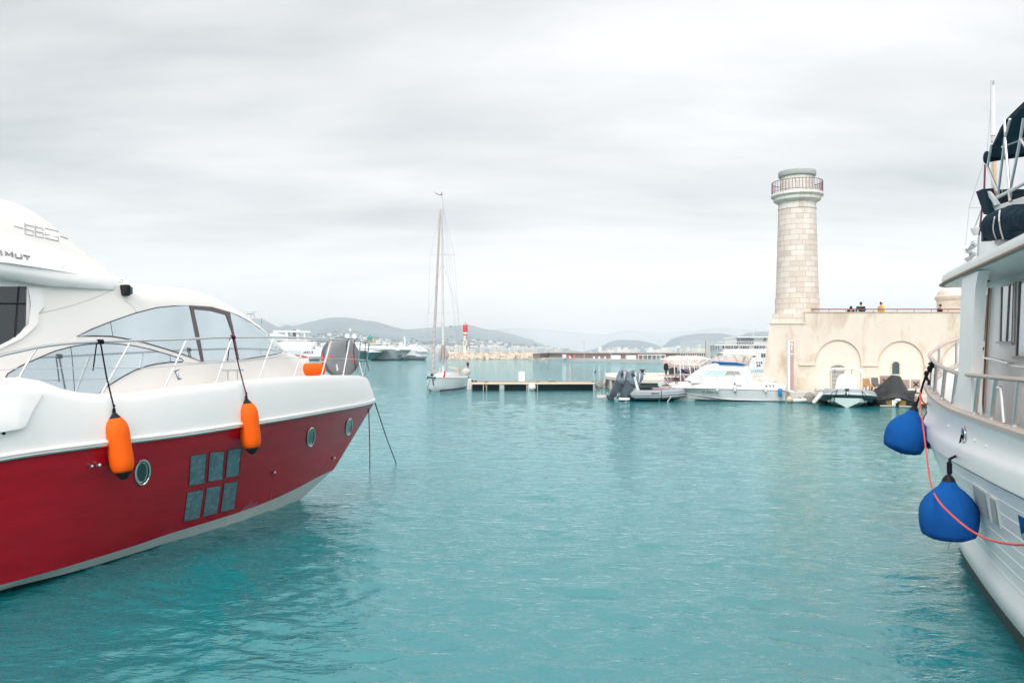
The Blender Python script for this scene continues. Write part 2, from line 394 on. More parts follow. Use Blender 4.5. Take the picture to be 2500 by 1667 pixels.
# ================================================================ the red motor yacht at left
def frame(B0, deg, side):
    d = Vector((math.sin(R(deg)), math.cos(R(deg)), 0)); n = Vector((d.y, -d.x, 0))*side
    return lambda u, b, z=0.0: Vector((B0[0], B0[1], 0))+d*u+n*b+Vector((0, 0, z)), d, n
LP, LD, LN = frame((-3.33, 19.33), 32.0, 1)
def pxof(p): return 1250+FP*p.x/p.y
def pyof(p): return H0-(p.z-CH)/p.y*FP
def zfrom(u, b, tr, F=LP, lo=-60, hi=1e9):
    p = F(u, b); px = max(lo, min(hi, pxof(p))) if p.y > 0.5 else lo
    return CH-(tr(px)-H0)*p.y/FP
def at_px(curve, px):
    for a, b in zip(curve, curve[1:]):
        if a.y < 0.5 or b.y < 0.5: continue
        pa, pb = pxof(a), pxof(b)
        if (pa-px)*(pb-px) <= 0 and pa != pb: return a.lerp(b, (px-pa)/(pb-pa))
    return min((c for c in curve if c.y > .5), key=lambda c: abs(pxof(c)-px))
LB = {
 'top': lambda u: 2.48*(1-(1-min(1, max(0, -u-0.25)/10.6))**2.3),
 'rail': lambda u: 2.60*(1-(1-min(1, max(0, -u)/11.0))**2.25),
 'ch': pch([(-1.38, 0), (-2.39, .30), (-4, .74), (-6.47, 1.33), (-9.32, 2.02), (-12, 2.40), (-17, 2.45)]),
 'wl': pch([(-2.39, 0), (-3.0, .22), (-4, .55), (-6.47, 1.16), (-9.32, 1.87), (-12, 2.28), (-17, 2.35)]),
}
LT = {
 'top': pch([(-80, 927), (0, 925), (74, 923), (105, 932), (140, 946), (170, 955), (196, 960), (246, 964), (316, 961), (400, 950), (500, 940), (641, 926), (737, 920), (833, 917), (877, 917.5), (893, 921)]),
 'rail': pch([(-80, 1127), (0, 1111), (261, 1076), (450, 1053), (584, 1033), (700, 1015), (800, 998), (870, 986), (905, 978), (917, 972)]),
 'ch': pch([(-80, 1449), (0, 1428), (175, 1379), (351, 1324), (400, 1307), (520, 1270), (580, 1251), (670, 1217), (730, 1189), (775, 1165), (814, 1146)]),
 'wl': pch([(-80, 1470), (0, 1441), (175, 1396), (351, 1343), (400, 1327), (500, 1300), (580, 1277), (655, 1250), (700, 1235), (733, 1219)]),
}
def lline(key, us, ust):
    o_ = []
    for s in us:
        u = ust-(s**1.35)*(16.5+ust); b = LB[key](u) if s > 0 else 0.0
        z = zfrom(u, b, LT[key]); o_.append((u, b, z))
    # aft of the frame: hold level
    zl = None
    for k, (u, b, z) in enumerate(o_):
        p = LP(u, b)
        if p.y < 1 or pxof(p) < -60:
            if zl is None: zl = o_[k-1][2]
            o_[k] = (u, b, zl)
    return o_
def build_red_yacht():
    RED = bpy.data.materials.new('red_hull_paint'); RED.use_nodes = True; t = RED.node_tree; p = t.nodes['Principled BSDF']
    p.inputs['Coat Weight'].default_value = 0.0; p.inputs['IOR'].default_value = 1.40
    co = N(t, 'ShaderNodeTexCoord'); mp = N(t, 'ShaderNodeMapping'); mp.inputs['Scale'].default_value = (0.35, 0.35, 2.2); mp.inputs['Rotation'].default_value = (0, R(3), 0)
    t.links.new(co.outputs['Object'], mp.inputs[0])
    n_ = N(t, 'ShaderNodeTexNoise'); n_.inputs['Scale'].default_value = 2.2; n_.inputs['Detail'].default_value = 10; n_.inputs['Roughness'].default_value = .7; t.links.new(mp.outputs[0], n_.inputs['Vector'])
    cr = N(t, 'ShaderNodeMix', data_type='RGBA'); cr.inputs['A'].default_value = (0.24, 0.002, 0.008, 1); cr.inputs['B'].default_value = (0.74, 0.006, 0.026, 1)
    t.links.new(n_.outputs[0], cr.inputs['Factor']); t.links.new(cr.outputs['Result'], p.inputs['Base Color'])
    r_ = N(t, 'ShaderNodeMapRange'); r_.inputs[3].default_value = 0.10; r_.inputs[4].default_value = 0.34; t.links.new(n_.outputs[0], r_.inputs[0]); t.links.new(r_.outputs[0], p.inputs['Roughness'])
    b_ = N(t, 'ShaderNodeBump'); b_.inputs['Strength'].default_value = .10; b_.inputs['Distance'].default_value = .01; t.links.new(n_.outputs[0], b_.inputs['Height']); t.links.new(b_.outputs[0], p.inputs['Normal'])
    T = thing('motor_yacht', 'large motor yacht with red hull and white upper works, bow pointing away, moored at left', 'yacht', LP(-8, 0, 0))
    us = np.linspace(0, 1, 70)
    top = lline('top', us, -0.25); rail = lline('rail', us, 0.0); ch = lline('ch', us, -1.38); wl = lline('wl', us, -2.39)
    S = lambda L, db=0, dz=0: [LP(u, max(0, b+db) if b > 1e-6 else 0, z+dz) for u, b, z in L]
    Pm = lambda L, db=0, dz=0: [LP(u, -max(0, b+db) if b > 1e-6 else 0, z+dz) for u, b, z in L]
    mixl = lambda A, B, k, db=0: [(a[0]*(1-k)+b[0]*k, a[1]*(1-k)+b[1]*k+(db*min(1, (a[1]+b[1])*1.5)), a[2]*(1-k)+b[2]*k) for a, b in zip(A, B)]
    rl = [(u, b, z-0.075) for u, b, z in rail]; keel = [(u-0.9, b*0.6, -0.5) for u, b, z in wl]
    # white topside band, both sides
    bands = MB(); sb = MB()
    inn = [(u-0.02, max(0, b-0.16), z-0.02) for u, b, z in top]; dk = [(u-0.03, max(0, b-0.2), z-0.34) for u, b, z in top]
    crest = [(u, max(0, b-0.05), z+0.012) for u, b, z in top]
    rows = [dk, inn, crest, [(u, b, z-0.035) for u, b, z in top], mixl(top, rail, .2, .012), mixl(top, rail, .45, .018), mixl(top, rail, .75, .012), rail]
    bands.grid([S(L) for L in rows]); bands.grid([Pm(L) for L in rows]); sb.grid([S(L) for L in rows])
    topside = bands.build('topside', WHITE, T, smooth=60)
    # red hull
    hb = MB(); rows = [rl, mixl(rl, ch, .2, .0), mixl(rl, ch, .45, -.02), mixl(rl, ch, .7, -.01), ch]
    hb.grid([S(L) for L in rows]); sb.grid([S(L) for L in rows]); hb.grid([Pm(L) for L in rows])
    # transom
    aft = [S(L)[-1] for L in rows]; aftp = [Pm(L)[-1] for L in rows]; hb.grid([aft, aftp])
    hull = hb.build('hull', RED, T, smooth=60)
    bs = MB(); rows = [ch, mixl(ch, wl, .5, .0), wl]; bs.grid([S(L) for L in rows]); bs.grid([Pm(L) for L in rows]); sb.grid([S(L) for L in rows])
    rows2 = [wl, keel]
    bs.build('boot_stripe', mat('boot_stripe_white', (0.84, 0.84, 0.81), 0.3, var=.08, dirt=(.50, .50, .44, .4), ds=2.5), T, smooth=60)
    ks = MB(); ks.grid([S(L) for L in rows2]); ks.grid([Pm(L) for L in rows2]); ks.build('bottom', mat('dark_antifouling', (0.012, 0.02, 0.022), .5), T, smooth=60)
    # rubbing strake: white moulding with a steel half round
    rr = MB(); rr.tube(S(rail, .012, -.015)[::-1]+Pm(rail, .012, -.015)[1:], 0.030, 8); rr.build('rub_rail', WHITE, T)
    rr = MB(); rr.tube(S(rail, .028, -.052)[::-1]+Pm(rail, .028, -.052)[1:], 0.027, 8); rr.build('rub_rail', mat('rail_steel', (0.62, 0.63, 0.60), 0.14, metal=1.0), T)
    BV = sb.bvh()
    # deck
    dd = MB(); dd.grid([S(dk), [LP(u, 0, z+0.05) for u, b, z in dk], Pm(dk)]); dd.build('deck', CREAM, T, smooth=60)
    # hull panes (salt-dulled), portholes, skin fittings
    SALT = mat('salt_dulled_glass', (0.11, 0.21, 0.245), 0.30, var=.4, vs_=2.2, dirt=(.34, .42, .44, .6), ds=11, dthr=.47)
    DKRED = mat('dark_seal', (0.03, 0.004, 0.008), .5)
    for q in ([(465,1112),(504,1106),(499,1178),(461,1186)], [(512,1104),(548,1100),(543,1169),(507,1175)], [(556,1098),(589,1093),(583,1159),(550,1166)],
              [(457,1201),(497,1194),(487,1263),(448,1273)], [(504,1190),(539,1185),(530,1251),(495,1261)], [(547,1179),(581,1174),(571,1241),(538,1249)]):
        pane = patch('hull_window', q, BV, SALT, T, off=.007, step=12)
        sm = MB(); seam(sm, q, BV, .007, .004, sub=1, closed=True); sm.build('seal', DKRED, pane)
    for cx_, cy_, rx, ry, rt in ((347, 1152, 16.5, 29, .12), (758, 1066, 8, 21.5, .10), (851, 1041, 6, 19, .16)):
        pg = patch('porthole', ellipse(cx_, cy_, rx, ry, 28, rt), BV, DGLASS, T, off=.006, step=9)
        sm = MB(); e_ = ellipse(cx_, cy_, rx+1, ry+1, 36, rt); sm.tube([cast(BV, a, b, .012) for a, b in e_], .016, 7, closed=True)
        e2 = ellipse(cx_-1.5, cy_, rx*.78, ry*.84, 30, rt); sm.tube([cast(BV, a, b, .004) for a, b in e2], .008, 6, closed=True)
        sm.build('porthole_rim', mat('rim_steel', (.80, .76, .68), .12, metal=1), pg)
    for a, b, k in ((220, 1137, 1.0), (237, 1134, 1.25), (666, 1152, 1.1), (812, 1117, 1.2)):
        h = cast(BV, a, b, 0); nn = (CAMP-h).normalized()*.25+LN*.97
        MB().lathe([(.034*k, 0), (.034*k, .012), (.027*k, .045*k), (.017*k, .07*k), (.002, .076*k)], h, nn, 12).build('skin_fitting', STEEL, T)
    # paint scuffs (scraped paint, a mark of its own)
    SC = mat('scraped_paint', (0.42, 0.13, 0.18), .6, var=.3, vs_=30)
    sm = MB()
    for k in range(15):
        x = 587+k*2.7+random.random(); y = 1247-k*1.05; h = random.uniform(7, 17)*(0.6+0.5*math.sin(k/14*3.14))
        patch_mb(sm, [(x, y), (x+1.9, y-.6), (x+4.0+h*.12, y-h), (x+2.9+h*.12, y-h+.5)], BV, .0035, 9, .001)
    sm.build('paint_scuff', SC, T); sm = MB(); patch_mb(sm, [(659, 1220), (661, 1219.6), (664, 1192), (663.4, 1192)], BV, .0035, 9, .001); sm.build('paint_scuff', SC, T)
    # white side locker flap at the far left
    fl = patch('side_flap', [(-90,962),(0,963),(60,959.5),(98,959.5),(102,962),(97,972),(73,1008),(62,1028),(53,1042),(38,1046),(0,1053),(-90,1060)], BV, WHITE, T, step=9, skirt=.02,
          vec=LN, offf=lambda x, y: .02+.07*max(0, min(1, (y-955)/80))*max(0, min(1, (110-x)/70)), smooth=50)
    patch('scupper', [(2,1054),(30,1048),(28,1055),(12,1064),(0,1068),(-12,1068),(-12,1056)], BV, CREAM, fl, off=.02, step=7)
    patch('drain_hole', ellipse(7, 1058, 5, 3.6, 14), BV, BLACK, fl, off=.024, step=4)
    # ------------------------------------------------ superstructure
    cf = pch([(-2.15, 0.02), (-2.4, .38), (-3, .68), (-3.7, 1.0), (-5, 1.42), (-6.5, 1.75), (-8, 1.95), (-10, 2.05), (-17, 2.05)])
    def bs_(u, z):
        c = cf(max(-17, min(-2.15, u))); return max(0.01, c-0.22*(z-2.5)*min(1, c))
    sil = pch([(-40, 474), (0, 483), (38, 495), (83, 515), (128, 546), (166, 576), (207, 608), (249, 641), (274, 661), (300, 678), (319, 687), (351, 694), (415, 699), (462, 706), (498, 715), (539, 731), (578, 752), (616, 777), (641, 795), (660, 812), (689, 839), (702, 855), (714, 863), (724, 867), (753, 875), (782, 882), (810, 890)])
    uz = []
    for px in np.arange(-30, 812, 4):
        dy = (sil(px)-H0)/FP; dx = (px-1250)/FP; best = None
        lo, hi = 6.0, 22.0
        def g(Y):
            P = Vector((dx*Y, Y, 0)); rel = P-LP(0, 0); u = rel.dot(LD); b = rel.dot(LN); z = CH-dy*Y
            return b-bs_(u, z), u, z
        prev = g(lo); Yk = lo
        while Yk < hi:
            Yk += .05; cur = g(Yk)
            if prev[0] > 0 >= cur[0] or prev[0] < 0 <= cur[0]: best = cur; break
            prev = cur
        if best: uz.append((best[1], best[2]))
    uz.sort(); keep = []
    for q in uz:
        if not keep or q[0] > keep[-1][0]+.03: keep.append(q)
    U = np.array([q[0] for q in keep]); Zs = np.array([q[1] for q in keep])
    def zs(u):
        if u < U[0]: return float(Zs[0]+min(.25, (U[0]-u)*.1))-max(0, (-12-u))*.5
        return float(np.interp(u, U, Zs))
    st = np.concatenate([np.linspace(-16, U[0], 18)[:-1], np.linspace(U[0], -2.2, 150)])
    rowsS = []
    for u in st:
        zt = zs(u); z0 = 2.1; row = []
        for k in range(15):
            f = k/14; z = z0+(zt-z0)*f; b = bs_(u, z)
            e_ = min(.10, cf(max(-17, min(-2.15, u)))*.3)*max(0, (z-(zt-.22))/.22)**2 if f > 0 else 0
            row.append((u, max(0.0, b-e_), z))
        bt = row[-1][1]
        for k in range(1, 7): row.append((u, bt*(1-k/6), zt+.02*math.sin(k/6*1.57)))
        rowsS.append(row)
    sp = MB(); G = [[LP(*q) for q in row] for row in rowsS]; sp.grid(G); sv = sp.bvh()
    sp.grid([[LP(u, -b, z) for u, b, z in row] for row in rowsS])
    sp.add([LP(*rowsS[0][0]), LP(*rowsS[0][14]), LP(rowsS[0][14][0], -rowsS[0][14][1], rowsS[0][14][2]), LP(rowsS[0][0][0], -rowsS[0][0][1], rowsS[0][0][2])], [(0,1,2,3)])
    sup = sp.build('superstructure', CREAM, T, smooth=50)
    # forward windscreen glass lying in the sloping roof ahead of the cabin top
    wsr = []
    for u in np.linspace(-5.7, -3.95, 14):
        zt = zs(u)+.03; bt = max(.05, bs_(u, zt)-.22); wsr.append([LP(u, bt*k, zt) for k in (1, .5, 0, -.5, -1)])
    MB().grid(wsr).build('windscreen', DGLASS, T)
    GL = MIRROR
    SEAM = mat('window_seal', (0.03, 0.022, 0.028), .5); FR = mat('bronze_window_frame', (0.135, 0.105, 0.115), .35, metal=.4)
    low = [(14,921),(19,912),(51,893),(96,873),(134,857),(172,847),(207,841),(249,838),(287,839.5),(325,844),(367,853),(415,867),(443,876),(447,880),(444,883.5),(415,884),(383,888),(360,893),(328,904),(300,919),(274,935),(255,947),(246,958),(239,962),(200,966),(120,955),(74,938),(20,925)]
    up = [(188,821),(223,804),(271,785),(332,764),(383,751),(424,747),(462,746),(491,882),(446,865),(399,850),(351,836),(314,828),(271,821),(223,820)]
    wnd = patch('side_window', low, sv, GL, T, off=.006, step=10); sm = MB(); seam(sm, low, sv, .009, .004, sub=1, closed=True)
    for q in ([(172,847),(176,880),(182,962)], [(414,867),(416,884)]): seam(sm, q, sv, .005, .006)
    sm.build('window_seal', SEAM, wnd)
    wnd = patch('side_window', up, sv, GL, T, off=.006, step=10); sm = MB(); seam(sm, up, sv, .009, .004, sub=1, closed=True); seam(sm, [(269,786),(272,803),(275,821)], sv, .005, .006); sm.build('window_seal', SEAM, wnd)
    mid = [(471,755),(514,759),(555,768),(578,877),(496,882)]
    frp = [(462,746),(514,749.5),(558,762),(570,815),(581,879),(578,877.5),(565,810),(551,769),(514,759),(471,755),(484,815),(496,882),(491,882.5),(475,812)]
    wnd = patch('side_window', mid, sv, GL, T, off=.005, step=10); patch('window_frame', frp, sv, FR, wnd, off=.02, step=6)
    fw = [(560,762),(584,772),(609,786),(635,804),(657,820),(680,837),(699,855),(699,859),(673,864),(641,870),(609,875),(583,879),(572,820)]
    wnd = patch('side_window', fw, sv, GL, T, off=.006, step=9); sm = MB(); seam(sm, fw, sv, .009, .004, sub=1, closed=True); sm.build('window_seal', SEAM, wnd)
    # saloon window, chrome edge, underside shadow gap
    dkp = [(-90,699),(64,700),(62,796),(48,813),(25,829),(0,842),(-90,880)]
    wnd = patch('saloon_window', dkp, sv, DGLASS, T, off=.004, step=14); patch('window_trim', [(64,700),(67.5,702),(72,740),(70,782),(62,796)], sv, STEEL, wnd, off=.014, step=6)
    sm = MB(); seam(sm, [(-60,738),(0,741),(62,742)], sv, .012, .004, sub=1); seam(sm, [(46,700),(42,745),(36,828)], sv, .014, .004, sub=1); sm.build('window_mullion', BLACK, wnd)
    patch('pillar', [(66,703),(97,704),(106,748),(92,765),(90,790),(76,806),(50,828),(0,852),(-90,890),(-90,881),(0,844),(50,815),(68,792),(73,742)], sv, WHITE, T, off=.03, step=9)
    # flybridge wing fairing: stands proud of the cabin, tapering out forward
    tap = lambda x, x0, L: max(0, min(1, (x0-x)/L))
    wing = [(-90,566),(0,577),(57,596),(96,606),(134,616),(191,635),(242,657),(270,674),(290,688),(283,697),(276,707),(223,705),(128,700),(64,692),(0,684),(-90,672)]
    def wo(x, y):
        yl = np.interp(x, [-90, 0, 134, 242, 290], [566, 577, 616, 657, 688]); yh = np.interp(x, [-90, 0, 128, 276], [672, 684, 700, 707])
        f = max(0, min(1, (y-yl)/max(6, yh-yl))); prof = .12+.88*math.sin(min(1, f*1.25)*math.pi/2) if f < .8 else .12+.88*math.cos((f-.8)/.2*1.1)
        return .012+.30*tap(x, 284, 300)**.8*prof
    patch('wing_fairing', wing, sv, WHITE, T, step=7, skirt=.03, vec=LN, offf=wo, smooth=50)
    wv = MB(); patch_mb(wv, wing, sv, step=9, skirt=0, vec=LN, offf=wo); wb = wv.bvh()
    lp_ = [(-90,584),(0,595),(57,611),(100,632),(145,655),(178,670),(120,662),(0,647),(-90,637)]
    def lo_(x, y):
        yl = np.interp(x, [-90, 0, 57, 100, 145, 180], [584, 595, 611, 632, 655, 671]); yh = np.interp(x, [-90, 0, 180], [637, 648, 672]); f = max(0, min(1, (y-yl)/max(4, yh-yl)))
        return .003+.05*tap(x, 180, 140)*f
    lw_ = lambda x, y: wo(x, y)+lo_(x, y)
    patch('name_panel', lp_, sv, WHITE, T, step=6, skirt=.0, vec=LN, offf=lw_, smooth=50)
    lip = MB(); le = [(x, y) for x, y in zip(np.linspace(-88, 174, 40), np.interp(np.linspace(-88, 174, 40), [-90, 0, 120, 178], [637, 647, 662, 670]))]
    lip.grid([[cast(sv, x, y, lw_(x, y), None, LN) for x, y in le], [cast(sv, x, y+1.2, wo(x, y)-.01, None, LN) for x, y in le]]); lip.build('panel_lip', WHITE, T)
    pv = MB(); patch_mb(pv, lp_, sv, step=8, skirt=0, vec=LN, offf=lw_); pb = pv.bvh()
    sm = MB()   # raised lettering strokes, drawn as on the boat
    z6 = lambda x, y: (x*.14029, 500+y*.14029)
    SK = mat('letter_grey', (0.33, 0.32, 0.33), .35, metal=.6)
    for pl in ([(-18,790),(8,800),(22,888)][1:], [(100,888),(84,822),(150,885),(205,830),(212,915)], [(262,858),(272,930),(368,942),(362,870)], [(400,885),(508,912)], [(450,900),(470,962)]):
        sm.tube([cast(pb, *z6(x, y), .012) for x, y in pl], .011, 6)
    for pl in ([(-140,760),(-128,860)], [(-110,765),(-40,790),(-100,862),(-30,880)], [(-240,840),(-200,740),(-165,850)]):
        sm.tube([cast(pb, *z6(x, y), .012, depth=10) for x, y in pl], .011, 6)
    sm.build('name_lettering', SK, T)
    sm = MB()
    for pl in ([(245,372),(402,413)], [(1042,552),(1176,590)],
               [(585,382),(450,350)], [(432,318),(434,508),(582,540)], [(450,430),(575,458),(577,500)],
               [(608,355),(612,546),(756,577)], [(628,388),(745,418),(748,455)], [(628,470),(748,495),(752,540)],
               [(1015,468),(795,415)], [(779,400),(783,513),(1012,570),(1012,612)], [(779,577),(1020,636)]):
        sm.tube([cast(sv, *z6(x, y), .003) for x, y in pl], .0058, 5)
    sm.build('model_lettering', mat('letter_line', (.30, .29, .30), .4), T)
    # crease lines and panel joints
    sm = MB(); J = mat('panel_joint', (.42, .40, .38), .6)
    for pl in ([(150,621),(170,628),(191,635),(242,657),(293,689),(299,681)], [(97,703),(106,750),(92,766)], [(303,734),(315,741),(327,752),(332,763)],
               [(450,886.5),(560,884),(640,877),(700,866)], [(92,766),(160,750),(223,730),(276,708)]):
        seam(sm, pl, sv, .0035, .001)
    sm.build('panel_joint', J, T)
    for q in ((98,785),(117,828),(187,812),(271,777),(348,754),(420,742),(487,741),(524,891),(598,883),(440,897),(343,908),(82,843)):
        pass
    # starboard navigation light, dark green lens
    h = cast(sv, 301, 709, .0); L = MB(); L.box(h+LN*.045, (.16, .10, .17), rz=-R(32)); nl = L.build('navigation_light', BLACK, T, bevel=.02)
    MB().box(h+LN*.06+LD*.062+V(0, 0, .0), (.09, .07, .12), rz=-R(32)).build('lens', mat('green_lens', (.01, .12, .10), .1, coat=1), nl, bevel=.015)
    # ------------------------------------------------ guard rail
    rt = pch([(-80, 893), (0, 868), (48, 857), (96, 847), (159, 839), (223, 835), (319, 832), (450, 828), (546, 824), (673, 823), (737, 825), (801, 828), (865, 831), (896, 836), (908, 842)])
    mt = pch([(-80, 908), (0, 903), (51, 899), (332, 898), (500, 887), (648, 875), (769, 874), (833, 875.5), (877, 877), (905, 880)])
    def rb(u):
        b = LB['top'](u)-.10
        if u > -1.5: b = (LB['top'](-1.5)-.10)*math.sqrt(max(0, 1-((u+1.5)/1.17)**2))
        return max(0, b)
    ru = list(np.linspace(-12.5, -1.5, 60))+[-1.5+1.17*math.sin(a) for a in np.linspace(0, math.pi/2, 14)[1:]]
    cur = [LP(u, rb(u), zfrom(u, rb(u), rt)) for u in ru]; zt = cur[-1].z
    curp = [LP(u, -rb(u), zfrom(u, rb(u), rt)) for u in ru]
    g = MB(); g.tube(cur+curp[::-1][1:], .019, 8); GR = g.build('guard_rail', STEEL, T)
    cm = [LP(u, rb(u)+.02, zfrom(u, rb(u)+.02, mt)) for u in ru if u > -10.3]; cmp_ = [LP(u, -rb(u)-.02, zfrom(u, rb(u)+.02, mt)) for u in ru if u > -10.3]
    g = MB(); g.tube(cm+cmp_[::-1][1:], .006, 6); g.build('guard_wire', STEEL, GR)
    tc_ = [LP(u, max(0, b-.08), z) for u, b, z in top]
    def mirror(p): 
        r_ = p-LP(0, 0); return LP(r_.dot(LD), -r_.dot(LN), p.z)
    for a, b in (((92, 850), (45, 920)), ((320, 834), (244, 962)), ((456, 829), (398, 951)), ((566, 827), (525, 936)), ((668, 827), (630, 926)), ((748, 827), (716, 920)), ((809, 830), (783, 917)), ((853, 834), (837, 915)), ((880, 837), (872, 916)), ((903, 841), (888, 917))):
        A = at_px(cur, a[0]); B = at_px(tc_, b[0])
        pts = [A, B-V(0, 0, .03)] if a[0] > 95 else [A, A.lerp(B, .35)+V(0,0,.02), A.lerp(B, .85), B-V(0, 0, .03)]
        for k in (0, 1):
            q = [mirror(p_) for p_ in pts] if k else pts
            s_ = MB(); s_.tube(q, .0155, 7); s_.lathe([(.034, 0), (.034, .012), (.022, .03)], q[-1]+V(0, 0, .02), (0, 0, 1), 10); s_.build('stanchion', STEEL, GR)
    # cleat on the side deck
    c = at_px(tc_, 578); c = c+LN*-.12+V(0, 0, .02); m_ = MB(); m_.tube([c+LD*-.24+V(0,0,.17), c+LD*.24+V(0,0,.17)], .016, 7); m_.tube([c+LD*-.1, c+LD*-.1+V(0,0,.17)], .02, 7); m_.tube([c+LD*.1, c+LD*.1+V(0,0,.17)], .02, 7); m_.build('cleat', STEEL, T)
    return T, cur, tc_, BV, sv, rail, curp
RY, RCUR, RTOP, RBV, RSV, RRAIL, RCURP = build_red_yacht()
ORANGE = mat('orange_vinyl', (0.96, 0.12, 0.002), 0.6, var=.05, bump=.15, bs=90, ior=1.3, dirt=(.45,.08,.02,.35), ds=3)
def hang_fender(name, label, top, bot, wpx, rope_px, ropemat, Yoff=.2, fmat=ORANGE, group=None, tip=True):
    rp = at_px([LP(u, b, z) for u, b, z in RRAIL], (top[0]+bot[0])/2); Y = rp.y-.53*Yoff+.05
    A, B = W(*top, Y), W(*bot, Y); ax = (B-A); L = ax.length; ax.normalize(); r = wpx/2*Y/FP
    T = thing(name, label, 'fender', B, group)
    prof = [(r*k, L*f) for f, k in ((0, .52), (.02, .60), (.06, .74), (.12, .88), (.20, .97), (.32, 1), (.5, .97), (.7, 1.0), (.84, .985), (.93, .90), (.97, .80), (1, .70))]
    MB().lathe(prof, A, ax, 32).build('body', fmat, T, smooth=60)
    MB().lathe([(r*.52, .004), (r*.42, -.02), (r*.22, -.06), (r*.12, -.085), (.002, -.09)], A, ax, 18).build('end_cap', BLACK, T)
    e_ = MB().lathe([(r*.70, L-.004), (r*.55, L+.035), (r*.33, L+.085), (r*.22, L+.10), (.002, L+.108)], A, ax, 20, sx=1.0).build('end_cap', BLACK, T)
    rc = at_px(RCUR, rope_px); K = A-ax*.10
    g = MB(); g.tube([rc, rc.lerp(K, .5)+V(0, -.02, 0), K+V(0, 0, .05), A-ax*.05], .011, 7)
    g.sphere(K+V(0,0,.03), .022, 8, 6); g.sphere(K+V(0,0,.0), .026, 8, 6); g.sphere(K+V(0,0,.075), .02, 8, 6)
    for k in range(4): g.tube([rc+LD*(-.035+k*.022)+Vector((math.cos(a)*LN.x*.027, math.cos(a)*LN.y*.027, math.sin(a)*.027)) for a in np.linspace(0, 6.2, 10)], .010, 6, closed=True)
    g.tube([rc+LD*-.05, rc+LD*-.085+V(0, 0, -.25), rc+LD*-.10+V(0,-.01,-.40)], .009, 6)
    g.build('rope', ropemat, T)
    return T
hang_fender('fender', 'orange fender on a black rope, nearer one, hanging beside the large round porthole', (281, 1021), (301, 1152), 56, 245, ROPE_B, group='orange fenders hung on the red yacht')
hang_fender('fender', 'orange fender on a dark red rope, hanging above the six square hull panes', (603, 985), (615, 1093), 48, 568, ROPE_R, .22, group='orange fenders hung on the red yacht')
def bow_items():
    # orange fender lying on the foredeck
    Y = 16.6; a, b = W(713, 905, Y), W(789, 902, Y+.5); T = thing('fender', 'orange fender with a white end plug lying on the foredeck of the red yacht', 'fender', (a+b)/2-V(0,0,.16), 'orange fenders hung on the red yacht')
    ax = (b-a); L = ax.length; ax.normalize(); r = .145
    MB().lathe([(.06, -.07), (r*.75, -.03), (r*.96, .04), (r*1.04, .15), (r, L*.5), (r*1.02, L-.2), (r*.95, L-.07), (r*.7, L), (.02, L+.05)], a, ax, 28).build('body', ORANGE, T, smooth=60)
    MB().lathe([(.062, -.085), (.06, -.11), (.03, -.125), (.002, -.127)], a, ax, 16).build('end_plug', mat('white_plastic', (.78, .76, .74), .4), T)
    g = MB(); p0 = b+V(-.1,-.02,.12); g.tube([p0, p0+V(.1, -.02, .05), W(790, 884, 16.6), W(800, 862, 16.7), W(805, 832, 16.8)], .012, 6); g.build('rope', mat('cream_rope', (.62, .50, .42), .9), T)
    # grey towable tube, standing on edge against the rail
    Y = 18.35; c = W(831, 872, Y); R0 = .47; ax = Vector((.66, -.75, .06)).normalized()
    T = thing('towable_tube', 'grey round towable tube standing on edge inside the bow rail of the red yacht', 'inflatable tube', c-V(0,0,R0))
    GREY = mat('grey_nylon', (.24, .25, .265), .8, var=.12, bump=.2, bs=60, vs_=6); DG = mat('dark_grey_pvc', (.07, .10, .125), .35, var=.08)
    th = .17; prof = [(R0-.10+th*.0, -th)]
    prof = [(.002, -th*.9), (R0*.5, -th*.95), (R0-.13, -th)]+[(R0-.13+.13*math.cos(a)*1.0, th*math.sin(a)) for a in np.linspace(-math.pi/2, math.pi/2, 13)]
    MB().lathe(prof, c, ax, 44).build('side_wall', DG, T, smooth=60)
    fb = MB().lathe([(R0-.025, th*.62), (R0-.05, th*.88), (R0-.13, th*1.10), (R0*.4, th*1.10), (.002, th*1.08)], c, ax, 44); fc = fb.build('cover', GREY, T, smooth=60); fv = fb.bvh()
    PK = mat('faded_red_print', (.62, .22, .23), .7); RD = mat('red_print', (.80, .05, .02), .5)
    try:
        text_on('print', 'JOBE', [(852, 874), (867, 876.5), (866, 866), (850, 864)], fv, PK, fc, off=.006, th=.002, bold=.02)
        text_on('print', 'TUBE', [(855, 884), (870, 886), (868, 878.5), (853, 877)], fv, PK, fc, off=.006, th=.002, bold=.02)
    except Exception as ex: print('tube text', ex)
    sv_ = MB().lathe(prof, c, ax, 44).bvh()
    patch('print', [(803,869),(812,869),(812,872.5),(803,872.5)], fv, RD, fc, off=.005, step=3)
    patch('grab_handle', [(781,860),(786,860),(790,876),(789,882),(785,880)], sv_, RD, T, off=.01, step=3)
    patch('grab_handle', [(783,848),(788,845),(787,853),(781,855)], sv_, mat('pink_web', (.62, .38, .38), .6), T, off=.01, step=3)
    patch('print', [(820,889),(823,889),(826,903),(822,906)], fv, mat('white_print', (.75,.75,.74), .6), fc, off=.006, step=3)
    # red lashings over the rail
    for a, k in ((848, 0), (866, 1), (893, 2)):
        P = at_px(RCUR, a); q = MB(); q.tube([P+V(0,.03,.02), P+V(0,-.024,.01), P+V(-.02,-.02,-.25), P+V(-.03+.03*k,0,-.5), P+V(-.06+.07*k,.02,-.68)], .009, 6)
        q.tube([P+V(-.15, .05, .03), P+V(0,.03,.025), P+V(.12,.03,.02)], .008, 6)
        o = q.build('rope', ROPE_R, None); tag(o, ['dark red lashing over the bow rail, left of three, beside the grey tube', 'dark red lashing over the bow rail, middle of three, right of the grey tube', 'dark red lashing over the bow rail, right of three, near the bow tip'][k], 'rope', 'red lashings on the bow rail'); rebase(o)
